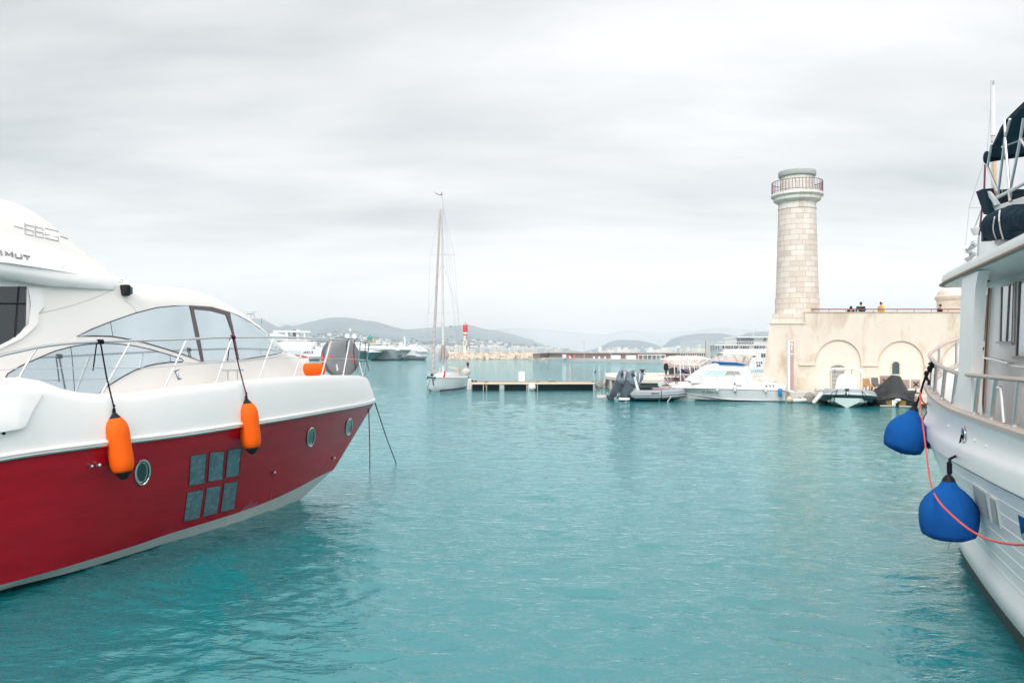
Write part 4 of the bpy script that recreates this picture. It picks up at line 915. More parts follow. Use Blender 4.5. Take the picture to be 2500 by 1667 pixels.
def build_fort():
    YW = 54.0; X = lambda px, Y=YW: (px-1250)/FP*Y; Z = lambda py, Y=YW: CH-(py-H0)/FP*Y
    T = thing('fort_wall', 'long ochre plastered harbour wall with three blind arches below the stone tower', 'wall', (X(2100), YW, .7))
    zt, zl, z0 = Z(763), Z(788), .3
    # wall front with shallow blind arches: wall sheet with openings filled by recessed panels
    arches = [(2046.6, 55.5, 829), (2200, 56, 832), (2356, 56, 833)]
    def archpts(cx, r, ty, n=22):
        rx = r/FP*YW; zc = Z(ty)-rx; c = X(cx); return [(c-rx, .2)]+[(c-rx*math.cos(a), zc+rx*math.sin(a)) for a in np.linspace(0, math.pi, n)]+[(c+rx, .2)]
    outer = [(X(1856), z0), (X(1880), zl), (X(1966), zl), (X(1966), zt), (X(2560), zt), (X(2560), z0)]
    loops = [outer]; vs_ = [Vector(p) for p in outer]; faces = [list(range(len(outer)))]
    ed = [(i, (i+1) % len(outer)) for i in range(len(outer))]
    holes = [archpts(*a) for a in arches]
    holes = [[(x, max(z, z0)) for x, z in h] for h in holes]
    # outline runs along the ground and round each arch
    path = [(X(1856), z0)]
    for h in holes: path += h
    path += [(X(2560), z0), (X(2560), zt), (X(1966), zt), (X(1966), zl), (X(1880), zl)]
    vs_ = [Vector(p) for p in path]; r = delaunay_2d_cdt(vs_, [], [list(range(len(vs_)))], 1, 1e-5)
    w_ = MB(); P = [(v.x, YW, v.y) for v in r[0]]; w_.add(P, r[2])
    for h in holes:    # reveals
        q = [(x, YW, z) for x, z in h]; q2 = [(x, YW+.10, z) for x, z in h]; w_.grid([q, q2])
    kk = (YW+4.4)/YW; w_.add([(X(1880), YW, zl), (X(1966), YW, zl), (X(1966)*kk, YW+4.4, zl), (X(1880)*kk+.05, YW+4.4, zl)], [(0, 1, 2, 3)]); w_.box(((X(1966)+X(2560))/2, YW+.35, (zt+5.0)/2), (X(2560)-X(1966), .68, zt-5.0))
    w_.add([(X(1856), YW, z0), (X(1880), YW, zl), (X(1880)*kk+.05, YW+4.4, zl), (X(1856)*kk+.1, YW+4.4, z0)], [(0, 1, 2, 3)])
    w_.build('wall_face', PLASTER, T, smooth=0)
    w_ = MB(); w_.prism([(X(1967), YW+.7, .26), (X(2560), YW+.7, .26), (X(2560, 65), YW+11, .26), (X(1968, 65), YW+11, .26)], (0, 0, 4.72)); w_.build('terrace', STONE, T, smooth=0)
    for (cx, r_, ty), h in zip(arches, holes):
        a = MB(); rr_ = delaunay_2d_cdt([Vector(p) for p in h], [], [list(range(len(h)))], 1, 1e-5); a.add([(v.x, YW+.098, v.y) for v in rr_[0]], rr_[2]); a.build('blind_arch', PLASTER2, T, smooth=0)
        b = MB(); hh = [(x, z) for x, z in h if z > z0+.02]; b.tube([(x, YW-.015, z) for x, z in hh], .022, 5); b.build('arch_moulding', mat('arch_edge', (.60, .51, .41), .9, var=.1), T)
    led = mat('ledge_plaster', (.70, .61, .51), .85, var=.06)
    for a, b, y in ((1950, 1991, 888.5), (2102.5, 2144, 890.5), (2256.5, 2300, 892)):
        l_ = MB(); l_.box(((X(a)+X(b))/2, YW-.04, Z(y)), (X(b)-X(a), .10, .14)); l_.box(((X(a)+X(b))/2, YW-.06, Z(y)-.09), (X(b)-X(a), .06, .035)); l_.build('impost', led, T, bevel=.01)
    l_ = MB(); l_.box(((X(1878)+X(1966))/2, YW-.03, zl-.03), (X(1966)-X(1878), .09, .08)); l_.build('string_course', led, T)
    l_ = MB(); l_.box(((X(1966)+X(2560))/2, YW+.33, zt+.025), (X(2560)-X(1966), .76, .05)); l_.build('coping', mat('coping_stone', (.50, .40, .29), .9, var=.15), T)
    # louvred door and lunette
    LV = mat('louvre_white', (.60, .58, .54), .6); xa, xb = X(2028.5), X(2064); d = MB(); d.box(((xa+xb)/2, YW+.09, (Z(903)+.7)/2), (xb-xa, .05, Z(903)-.7))
    dr = d.build('door', mat('louvre_gap', (.10, .09, .08), .8), T)
    d = MB(); zz_ = .75
    while zz_ < Z(904): d.box(((xa+xb)/2, YW+.05, zz_), (xb-xa-.12, .05, .045)); zz_ += .09
    d.box((xa+.03, YW+.04, (Z(903)+.7)/2), (.07, .07, Z(903)-.7)); d.box((xb-.03, YW+.04, (Z(903)+.7)/2), (.07, .07, Z(903)-.7)); d.box(((xa+xb)/2, YW+.04, Z(903)), (xb-xa, .07, .06)); d.build('louvre', LV, dr)
    rx = (xb-xa)/2; l_ = MB(); 
    for k in (1.0, .62): l_.tube([((xa+xb)/2-rx*k*math.cos(a), YW+.03, Z(903)+rx*.62*k*math.sin(a)) for a in np.linspace(0, math.pi, 16)], .03, 6)
    l_.build('lunette', mat('iron_grey', (.22, .20, .20), .6), T)
    # arched window
    def awin(cx, hw, ty, by):
        c = X(cx); r0 = hw/FP*YW; zc = Z(ty)-r0; q = [(c-r0, Z(by))]+[(c-r0*math.cos(a), zc+r0*math.sin(a)) for a in np.linspace(0, math.pi, 18)]+[(c+r0, Z(by))]
        return q
    q = awin(2188, 8.8, 883, 914); g = MB(); rr_ = delaunay_2d_cdt([Vector(p) for p in q], [], [list(range(len(q)))], 1, 1e-5); g.add([(v.x, YW+.09, v.y) for v in rr_[0]], rr_[2]); wn = g.build('window', DGLASS, T, smooth=0)
    q2 = awin(2188, 10.5, 881.4, 915); g = MB(); g.tube([(x, YW+.075, z) for x, z in q2], .05, 6, caps=False); g.tube([(q2[0][0], YW+.075, q2[0][1]), (q2[-1][0], YW+.075, q2[-1][1])], .05, 6); g.build('window_surround', mat('surround_stone', (.60, .56, .46), .8), wn)
    bx = MB(); bx.box((X(1956), YW-.02, Z(938)), (.45, .04, .9)); bx.build('meter_box', mat('box_cream', (.60, .52, .42), .6), T)
    # terrace railing
    RM = mat('maroon_rail', (.19, .055, .09), .5); r_ = MB(); zr = Z(754); r_.box(((X(1988)+X(2560))/2, YW+.5, zr), (X(2560)-X(1988), .09, .07))
    Rl = thing('terrace_railing', 'thin maroon railing running along the top of the ochre wall', 'railing', (X(2200), YW+.5, zt)); r_.build('rail', RM, Rl)
    for px in range(2031, 2560, 42): p_ = MB(); p_.box((X(px), YW+.5, (zr+zt)/2), (.025, .03, zr-zt)); p_.build('post', RM, Rl)
    # tower
    TC = (X(1946, 56), 56.0); T2 = thing('stone_tower', 'round tapering stone block tower with maroon gallery railing and flat cap', 'lighthouse', (TC[0], TC[1], zl))
    def lath(name, prof, m, par=T2, n=56): 
        o = MB().lathe([(r_*.94, z_) for r_, z_ in prof], (0, 0, 0), (0, 0, 1), n).build(name, m, None, smooth=40); o.parent = par; o.location = (0, 0, -zl); return o
    BR = brick_mat('tower_ashlar', 1.5, (.74, .665, .605), (.61, .515, .44), (.42, .31, .235), .92, .365)
    zT = lambda y: CH-(y-H0)/FP*55.3
    lath('shaft', [(1.62, zl-.1), (1.62, zT(765)), (1.575, zT(764.5)), (1.575, zT(728)), (1.53, zT(727.5)), (1.34, zT(505))], BR)
    lath('collar', [(1.34, zT(509)), (1.375, zT(508.5)), (1.375, zT(503.5)), (1.34, zT(503)), (1.33, zT(493.5)), (1.37, zT(493)), (1.60, zT(488)), (1.68, zT(486.5)), (1.70, zT(480)), (1.75, zT(479)), (1.88, zT(475.5)), (1.88, zT(473)), (1.84, zT(470)), (1.05, zT(469))], brick_mat('cornice_stone', 1.7, (.74, .69, .63), (.64, .57, .50), (.40, .32, .26), 1.1, 3.0, stain=(.36,.29,.23,.6)))
    lath('drum', [(1.17, zT(469)-.1), (1.17, zT(426))], brick_mat('drum_ashlar', 1.1, (.72, .70, .65), (.66, .63, .57), (.46, .41, .37), .62, .5))
    lath('cap', [(1.15, zT(427.5)), (1.30, zT(427)), (1.345, zT(425)), (1.345, zT(415)), (1.31, zT(414)), (.3, zT(412)), (.002, zT(412))], mat('grey_cap', (.46, .48, .46), .8, var=.12))
    # square plinth
    pl = MB(); xa, xb = X(1885, 54.3), X(1966, 54.3); pl.prism([(xa-T2.location.x, -1.7, 0), (xb-T2.location.x, -1.7, 0), (xb*1.05-T2.location.x, .9, 0), (xa*1.05-T2.location.x+.05, .9, 0)], (0, 0, CH-(765.5-H0)/FP*54.3-zl)); o = pl.build('plinth', brick_mat('plinth_ashlar', 0, (.66, .60, .54), (.60, .53, .46), (.40, .31, .24), .9, .34), None, smooth=0); o.parent = T2
    ra = 1.70; g = MB(); zb, ztp = zT(468), zT(441)
    for z in (ztp, zb+.09): g.tube([(ra*math.cos(a)+TC[0], ra*math.sin(a)+TC[1], z) for a in np.linspace(0, 2*math.pi, 64)[:-1]], .022 if z == ztp else .016, 6, closed=True)
    gr = g.build('gallery_rail', RM, T2); g = MB()
    for k in range(48):
        a = 2*math.pi*k/48; g.tube([(ra*math.cos(a)+TC[0], ra*math.sin(a)+TC[1], zb-(.06 if k % 6 == 0 else -.08)), (ra*math.cos(a)+TC[0], ra*math.sin(a)+TC[1], ztp)], .022 if k % 6 == 0 else .018, 5)
    g.build('baluster', RM, gr)
    # domed sentry turret
    cx, cy = X(2327, 60), 60; T3 = thing('sentry_turret', 'small domed pale stone sentry turret on the terrace at right', 'turret', (cx, cy, 5))
    zz = lambda y: CH-(y-H0)/FP*59
    MB().lathe([(1.10, 4.9), (1.10, zz(733)), (1.16, zz(731)), (1.22, zz(727)), (1.26, zz(722)), (1.15, zz(720))], (cx, cy, 0), (0,0,1), 40).build('body', STONE, T3)
    MB().lathe([(1.10, zz(721)), (1.08, zz(716)), (.98, zz(709)), (.80, zz(703)), (.45, zz(698)), (.16, zz(696.5)), (.10, zz(693)), (.002, zz(692))], (cx, cy, 0), (0,0,1), 40).build('dome', brick_mat('dome_stone', 1.0, (.70, .67, .62), (.62, .58, .53), (.42, .37, .33), .8, .3), T3)
    f = MB()
    for k in range(9): f.tube([(X(2333, 58)+k*.16, 58, 5.0), (X(2333, 58)+k*.16, 58, 6.7)], .012, 4)
    for z in (5.5, 6.1, 6.7): f.tube([(X(2333, 58), 58, z), (X(2333, 58)+1.3, 58, z)], .014, 4)
    o = f.build('mesh_gate', mat('galvanised', (.5,.5,.5), .5, metal=.6)); tag(o, 'small wire mesh gate on the terrace beside the turret', 'gate'); rebase(o)
    # quay
    q = MB(); q.box(((X(1930, 51)+X(2560))/2, 53.2, -.15), (X(2560)-X(1930, 51), 4.4, 1.66)); o = q.build('quay', CONC, None, bevel=.04, smooth=0); o['kind'] = 'structure'
    q = MB(); q.box(((X(2226, 47)+X(2480, 47))/2, 48.4, -.15), (X(2480, 47)-X(2226, 47), 4.8, 1.62)); o = q.build('quay_step', STONE, None, bevel=.05, smooth=0); o['kind'] = 'structure'
    AL = mat('algae_band', (.045,.05,.03), .9, var=.4, bump=.8, bs=12)
    for qn, (xa, xb, yf) in (('quay', (X(1930, 51), X(2560), 51.0)), ('quay_step', (X(2226, 47), X(2480, 47), 46.0))):
        a = MB(); a.box(((xa+xb)/2, yf-.012, .06), (xb-xa+.02, .03, .34)); a.build('algae_band', AL, bpy.data.objects[qn], smooth=0)
    # berth sign
    YS = 51.3; s = thing('berth_sign', 'tall narrow pink and white berth sign post reading B1', 'sign', (X(1931, YS), YS, .66)); xs = lambda p: X(p, YS); zs_ = lambda y: Z(y, YS)
    a = MB(); a.box(((xs(1923.5)+xs(1938))/2, YS+.13, (zs_(832)+.66)/2), (xs(1938)-xs(1923.5), .26, zs_(832)-.66)); a.build('pillar', mat('sign_white', (.80,.78,.76), .5), s, bevel=.01)
    a = MB(); a.box(((xs(1929)+xs(1937.6))/2, YS-.012, (zs_(833)+zs_(862))/2), (xs(1937.6)-xs(1929), .02, zs_(833)-zs_(862))); a.box(((xs(1929)+xs(1937.6))/2, YS-.012, (zs_(865.5)+.75)/2), (xs(1937.6)-xs(1929), .02, zs_(865.5)-.75)); pn = a.build('panel', mat('dusty_pink', (.50, .30, .28), .6), s)
    WT = mat('sign_lettering', (.85, .83, .80), .6)
    text_plane('lettering', 'B', (xs(1930), YS-.024, zs_(844.5)), (.15, 0, 0), (0, 0, .22), WT, pn, bold=.015); text_plane('lettering', '1', (xs(1931.2), YS-.024, zs_(854.5)), (.07, 0, 0), (0, 0, .21), WT, pn, bold=.015)
    text_plane('lettering', 'QUAI', (xs(1930), YS-.024, zs_(858.3)), (.19, 0, 0), (0, 0, .05), WT, pn); 
build_fort()
def person(name_label, x, y, zf, h, top_c, pants_c, hair_c, cap=None, face=180, arms='rail', pack=False, cat='person'):
    """standing figure grown over a joint skeleton"""
    SK = mat('skin', (.52, .33, .25), .6); s = h/1.75
    T = thing('person', name_label, cat, (x, y, zf)); a = R(face)
    def build(nm, pts, edges, rad, m, root=0, sub=2, par=T):
        me = bpy.data.meshes.new(nm); me.from_pydata([Vector(p)*s for p in pts], edges, []); me.materials.append(m)
        o = bpy.data.objects.new(nm, me); COL.objects.link(o); o.parent = par
        k = o.modifiers.new('skin', 'SKIN'); k.use_smooth_shade = True; o.modifiers.new('sub', 'SUBSURF').levels = sub; o.modifiers['sub'].render_levels = sub
        for i, v in enumerate(me.skin_vertices[0].data): v.radius = (rad[i][0]*s, rad[i][1]*s); v.use_root = i == root
        o.rotation_euler.z = a if par is T else 0; return o
    if arms == 'rail': la = [(-.24, .02, 1.40), (-.31, .06, 1.14), (-.20, .30, 1.10), (-.17, .37, 1.10)]; 
    else: la = [(-.24, .0, 1.40), (-.29, -.02, 1.12), (-.22, .16, .98), (-.18, .24, .98)]
    ra = [(-p[0], p[1], p[2]) for p in la]
    pts = [(0,0,.95), (0,.0,1.15), (0,.0,1.38), (0,.0,1.47), (0,.01,1.53)]; e_ = [(0,1),(1,2),(2,3),(3,4)]; rad = [(.16,.11),(.15,.105),(.17,.11),(.065,.06),(.055,.055)]
    for arm in (la, ra):
        b = len(pts); pts += arm; e_ += [(2, b), (b, b+1), (b+1, b+2), (b+2, b+3)]; rad += [(.07,.07),(.05,.05),(.036,.036),(.03,.025)]
    for sx in (-1, 1):
        b = len(pts); pts += [(.09*sx, 0, .86), (.10*sx, .01, .48), (.10*sx, -.01, .09), (.11*sx, .13, .04)]; e_ += [(0, b), (b, b+1), (b+1, b+2), (b+2, b+3)]; rad += [(.09,.09),(.065,.065),(.045,.045),(.045,.03)]
    body = build('body', pts, e_, rad, SK)
    # clothes: jacket over trunk and arms, trousers over legs
    tp = [0, 1, 2, 3]; cp = [pts[0], pts[1], pts[2], (0, 0, 1.44)]; ce = [(0,1),(1,2),(2,3)]; cr = [(.19,.135),(.175,.125),(.19,.125),(.10,.09)]
    for arm in (la, ra):
        b = len(cp); cp += arm[:3]; ce += [(2, b), (b, b+1), (b+1, b+2)]; cr += [(.09,.09),(.068,.068),(.05,.05)]
    build('jacket', cp, ce, cr, top_c, par=T)
    cp = [(0, 0, .93)]; ce = []; cr = [(.18, .125)]
    for sx in (-1, 1):
        b = len(cp); cp += [(.09*sx, 0, .85), (.10*sx, .01, .48), (.10*sx, -.01, .11)]; ce += [(0, b), (b, b+1), (b+1, b+2)]; cr += [(.105,.105),(.08,.08),(.065,.065)]
    build('trousers', cp, ce, cr, pants_c, par=T)
    # head with face, turned on the neck
    hd = MB(); hc = Vector((0, .02, 1.635))*s; n = 20
    for i in range(13):
        th = math.pi*i/12
    prof = [(.001,-.115),(.045,-.112),(.062,-.085),(.070,-.05),(.076,0),(.078,.04),(.070,.08),(.045,.108),(.001,.118)]
    rows = []
    for r_, z_ in prof:
        row = []
        for k in range(n):
            t = 2*math.pi*k/n; yy = math.sin(t)*r_*1.2; xx = math.cos(t)*r_
            if math.sin(t) > .85 and -.03 < z_ < .02: yy += .018
            row.append(hc+Vector((xx, yy, z_))*s)
        rows.append(row)
    hd.grid(rows, cv=True)
    for sx in (-1, 1): hd.sphere(hc+Vector((.078*sx, .0, -.005))*s, (.012*s, .02*s, .03*s), 8, 6)
    hd.sphere(hc+Vector((0, .10, -.015))*s, (.012*s, .02*s, .022*s), 8, 6)
    def rot(mb): 
        M = Matrix.Rotation(a, 4, 'Z'); mb.v = [tuple(M @ Vector(v)) for v in mb.v]; return mb
    o = rot(hd).build('head', SK, None); o.parent = T
    hr = MB(); hr.lathe([(.082*s, -.04*s), (.088*s, .02*s), (.084*s, .07*s), (.06*s, .112*s), (.002, .130*s)], hc+Vector((0, -.022, 0))*s, (0, 0, 1), 18, sx=1); o = rot(hr).build('hair', hair_c, None); o.parent = T
    ey = MB(); 
    for sx in (-1, 1): ey.sphere(hc+Vector((.028*sx, .088, .01))*s, .009*s, 6, 4)
    o = rot(ey).build('eyes', BLACK, None); o.parent = T
    for sx, arm in ((-1, la), (1, ra)):
        hn = MB(); w_ = Vector(arm[3])*s; d = (Vector(arm[3])-Vector(arm[2])).normalized(); hn.sphere(w_+d*.04*s, (.035*s, .045*s, .018*s), 8, 6)
        for k in range(4): hn.tube([w_+d*.06*s+Vector(((k-1.5)*.019, 0, 0))*s, w_+d*.10*s+Vector(((k-1.5)*.019, 0, -.012))*s, w_+d*(.125-.012*abs(k-1.5))*s+Vector(((k-1.5)*.018, 0, -.035))*s], [.009*s, .0085*s, .007*s], 6)
        hn.tube([w_+d*.02*s+Vector((-sx*.03, 0, 0))*s, w_+d*.055*s+Vector((-sx*.052, 0, -.01))*s, w_+d*.08*s+Vector((-sx*.05, 0, -.02))*s], [.011*s, .010*s, .008*s], 6)
        o = rot(hn).build('hand', SK, None); o.parent = T
    if cap == 'hood':
        c = MB(); c.lathe([(.10*s, -.13*s), (.115*s, -.04*s), (.112*s, .05*s), (.085*s, .12*s), (.03*s, .15*s), (.002, .155*s)], hc+Vector((0, -.03, 0))*s, (0, 0, 1), 18); o = rot(c).build('hood', top_c, None); o.parent = T
    elif cap:
        c = MB(); c.lathe([(.09*s, .03*s), (.093*s, .06*s), (.075*s, .115*s), (.002, .142*s)], hc, (0, 0, 1), 18); c.prism([hc+Vector(q)*s for q in ((-.07, .05, .04), (.07, .05, .04), (.05, .19, .02), (-.05, .19, .02))], (0, 0, .012)); o = rot(c).build('cap', cap, None); o.parent = T
    if pack:
        c = MB(); c.box(Vector((0, -.19, 1.22))*s, (.30*s, .16*s, .42*s), top=.85); o = rot(c).build('backpack', BLACK, None, bevel=.04); o.parent = T
    return T
XX = lambda px, Y: (px-1250)/FP*Y
BK = mat('black_cloth', (.012, .012, .014), .9); TL = mat('teal_jacket', (.02, .075, .10), .85); YL = mat('yellow_vest', (.75, .46, .10), .8); DN = mat('dark_trousers', (.02, .022, .03), .9); HR = mat('dark_hair', (.012, .008, .006), .7); WC = mat('white_cap', (.75, .72, .76), .7); PKC = mat('pink_cloth', (.55, .20, .20), .8)
person('person in a black hooded jacket, short, left of the person with the backpack', XX(2077.5, 56), 56, 4.98, 1.44, BK, DN, HR, cap='hood', face=0)
person('person in a teal jacket with a black backpack, seen from behind at the railing', XX(2102, 56.2), 56.2, 4.98, 1.76, TL, DN, HR, face=0, pack=True)
person('person in a yellow vest and white cap turning right on the terrace', XX(2151, 56), 56, 4.98, 1.77, YL, DN, HR, cap=WC, face=-80, arms='hold')
person('small child whose dark head barely shows above the wall', XX(2132, 55.4), 55.4, 4.98, 1.09, PKC, DN, HR, face=0)
person('person in black with a dark cap standing in front of the domed turret', XX(2296, 56), 56, 4.98, 1.58, BK, PKC, HR, cap=BK, face=40)
person('person seen small through the trawler frame, right end of the terrace', XX(2385.5, 57), 57, 4.98, 1.6, mat('brown_coat', (.20, .10, .06), .9), DN, HR, face=20)
def furniture():
    # stacked chairs
    def stack(px, Y, n, mt, wpx, toppy, label, slat):
        x = XX(px, Y); z0 = .685; T = None; H = CH-(toppy-H0)/FP*Y-z0; w_ = wpx/FP*Y; step = (H-.82)/(n-1)
        proto = None
        for k in range(n):
            if proto is None:
                c = thing('stacking_chair', '', 'chair', (x, Y, z0))
                for sx in (-1, 1):
                    m = MB(); m.tube([(x+sx*w_*.46, Y-.22, z0), (x+sx*w_*.42, Y-.2, z0+.44)], .016, 6); m.build('leg', mt, c); m = MB(); m.tube([(x+sx*w_*.46, Y+.26, z0), (x+sx*w_*.44, Y+.2, z0+.44), (x+sx*w_*.42, Y+.27, z0+.82)], .016, 6); m.build('leg', mt, c)
                m = MB(); m.box((x, Y, z0+.44), (w_*.9, .42, .03)); m.build('seat', mt, c, bevel=.01); m = MB()
                for q in range(5): m.box((x, Y+.215+q*.012, z0+.53+q*.068), (w_*.86, .02, .038 if slat else .066))
                m.build('backrest', mt, c); proto = c
            else: c = copy_tree(proto); c.location = (x, Y+.02*k, z0+k*step)
            c['label'] = label; c['group'] = label.split(',')[0]+' stack'
    stack(2120, 48.6, 5, mat('light_wood', (.46, .27, .13), .6, var=.15), 18.5, 924, 'light wooden slatted chair stacked against the ochre wall, beside the arch boat', True)
    stack(2141, 48.6, 5, mat('grey_plastic', (.17, .15, .15), .6), 18, 922.5, 'dark grey chair stacked against the ochre wall, next to the wooden stack', False)
    TT = mat('brown_table_top', (.40, .29, .25), .6, var=.1)
    for px, w_, ty, by, Y, x_, lb, lean in ((2161.5, 27, 917, 945, 49.5, True, 'square table tilted on edge with black cross base, left of the covered boat peak', .05),
                                      (2212, 17, 926.5, 949, 50, False, 'plain brown table top standing on edge right of the covered boat', .04),
                                      (2235.5, 23, 926.5, 948.5, 49, True, 'square table with black cross base tilted upright, rightmost near the trawler bow', .0)):
        x = XX(px, Y); z1 = CH-(ty-H0)/FP*Y; z2 = CH-(by-H0)/FP*Y; W_ = w_/FP*Y; T = thing('cafe_table', lb, 'table', (x, Y, .685), 'cafe tables folded by the wall')
        a = MB(); a.box((x, Y, (z1+z2)/2), (W_, .035, z1-z2)); a.build('table_top', TT, T, bevel=.005)
        if x_:
            a = MB(); c = Vector((x, Y-.05, (z1+z2)/2)); 
            for k in (1, -1): a.box(c, (.42, .03, .045), M=Matrix.Rotation(R(45*k), 3, 'Y'))
            a.build('cross_foot', BLACK, T)
        a = MB(); a.tube([(x, Y-.03, z2), (x, Y-.03, .72)], .035, 8); a.box((x, Y-.03, .71), (.55, .08, .05)); a.box((x, Y-.03, .71), (.08, .45, .05)); a.build('pedestal', BLACK, T)
    a = MB(); x = XX(2256, 48.5)
    for k in range(3): a.tube([(x-.12+k*.1, 48.5, .66), (x+.0+k*.06, 48.6, 1.5)], .016, 5)
    o = a.build('folding_stand', mat('light_wood', (.46, .27, .13), .6)); tag(o, 'folded wooden trestle leaning beside the rightmost table', 'trestle'); rebase(o)
    # quay-side buoys, bundles and ropes
    def ball(px, py, r, Y, m, lb, nm='mooring_buoy', cat='buoy'):
        c = W(px, py, Y); a = MB(); a.sphere(c, r, 20, 14); a.tube([c+V(0,0,r*.9), c+V(0,0,r*1.25)], r*.22, 8); o = a.build(nm, m); tag(o, lb, cat); rebase(o)
    CB = mat('cream_buoy', (.62, .50, .36), .5, dirt=(.2,.15,.1,.6), ds=5)
    ball(1927, 975.5, .20, 50.6, CB, 'cream round buoy touching the stern of the white cabin cruiser')
    a = MB(); c = W(1976, 970, 50.9); a.lathe([(.30, -.3), (.36, -.15), (.33, .1), (.16, .28), (.1, .33), (.002, .34)], c, (0,0,1), 14); o = a.build('net_bundle', mat('grey_net', (.30,.28,.26), .9, bump=1, bs=25, var=.3)); tag(o, 'grey net bundle tied on the quay edge', 'net bundle'); rebase(o)
    a = MB(); a.lathe([(.11, -.5), (.13, -.45), (.13, .45), (.1, .52)], W(1954, 977, 50.8), (1, 0, .05), 14); o = a.build('fender', mat('white_fender', (.70,.69,.66), .4)); tag(o, 'white cylinder fender lying along the quay foot', 'fender'); rebase(o)
    a = MB(); a.lathe([(.09, -.4), (.12, -.33), (.12, .33), (.09, .4)], W(1996, 971, 46.9), (.62, 0, .72), 14); o = a.build('fender', mat('white_fender', (.70,.69,.66), .4)); tag(o, 'white fender hanging slanted off the left side of the arch boat', 'fender'); rebase(o)
    a = MB(); a.box(W(2002, 950.5, 51.5), (.62, .4, .22)); o = a.build('folded_tarp', mat('white_tarp', (.62,.58,.54), .8, bump=.5), bevel=.06); tag(o, 'folded pale tarpaulin lying on the quay by the louvred door', 'tarp'); rebase(o)
    RP = mat('tan_rope', (.30, .17, .13), .9); RD = mat('dark_line', (.02,.02,.025), .8)
    for pts, m, lb in (([W(1902, 941, 52.3), W(1930, 951, 51.6), W(1960, 959, 51.2), W(1975, 962, 51)], RP, 'tan stern line from the cruiser to the quay, upper of two'),
                       ([W(1903, 943, 52.0), W(1920, 960, 51.4), W(1942, 968, 51.1), W(1970, 966, 51)], RP, 'tan stern line from the cruiser to the quay, lower sagging one'),
                       ([W(1936, 974, 50.9), W(1946, 978, 50.8), W(1952, 970, 51), W(1962, 976, 50.8), W(1984, 979, 50.7)], RD, 'dark rope lying along the quay foot')):
        a = MB(); a.tube(smooth_line(pts, 4), .018, 6); o = a.build('mooring_line', m); tag(o, lb, 'rope'); rebase(o)
furniture()
# ================================================================ middle distance: jetty, pontoon and boats
BOATW = mat('boat_white', (.72, .72, .71), .3, var=.03, coat=.2)
def loft_hull(T, st, F, m_hull, m_bot=None, deck=None, name='hull', inset=.06):
    """st: list of (s, half_beam, z_sheer, chine_beam, z_chine, z_keel); F(s, b, z) -> world"""
    hb = MB(); rows = []
    for s, b, zs, bc, zc, zk in st:
        r_ = [(b, zs), (b*.65+bc*.35+.02*min(1, b*3), zs*.7+zc*.3), (bc+(b-bc)*.25, zs*.3+zc*.7), (bc, zc), (bc*.55, zc*.45+zk*.55), (0, zk)]
        rows.append([F(s, x, z) for x, z in r_]+[F(s, -x, z) for x, z in r_[-2::-1]])
    hb.grid(rows); hb.add(rows[-1], [tuple(range(len(rows[-1])))]); h = hb.build(name, m_hull, T, smooth=40)
    if deck:
        d = MB(); d.grid([[F(s, max(0, b-inset)*k, zs-.02+.04*(1-abs(k))) for k in (1, .5, 0, -.5, -1)] for s, b, zs, bc, zc, zk in st]); d.build('deck', deck, T)
    return h
def rotF(x0, y0, deg):
    """boat frame: s runs aft from the bow; deg = heading of the +s axis from +X"""
    c, s_ = math.cos(R(deg)), math.sin(R(deg)); return lambda s, b, z: Vector((x0+s*c+b*s_, y0+s*s_-b*c, z))
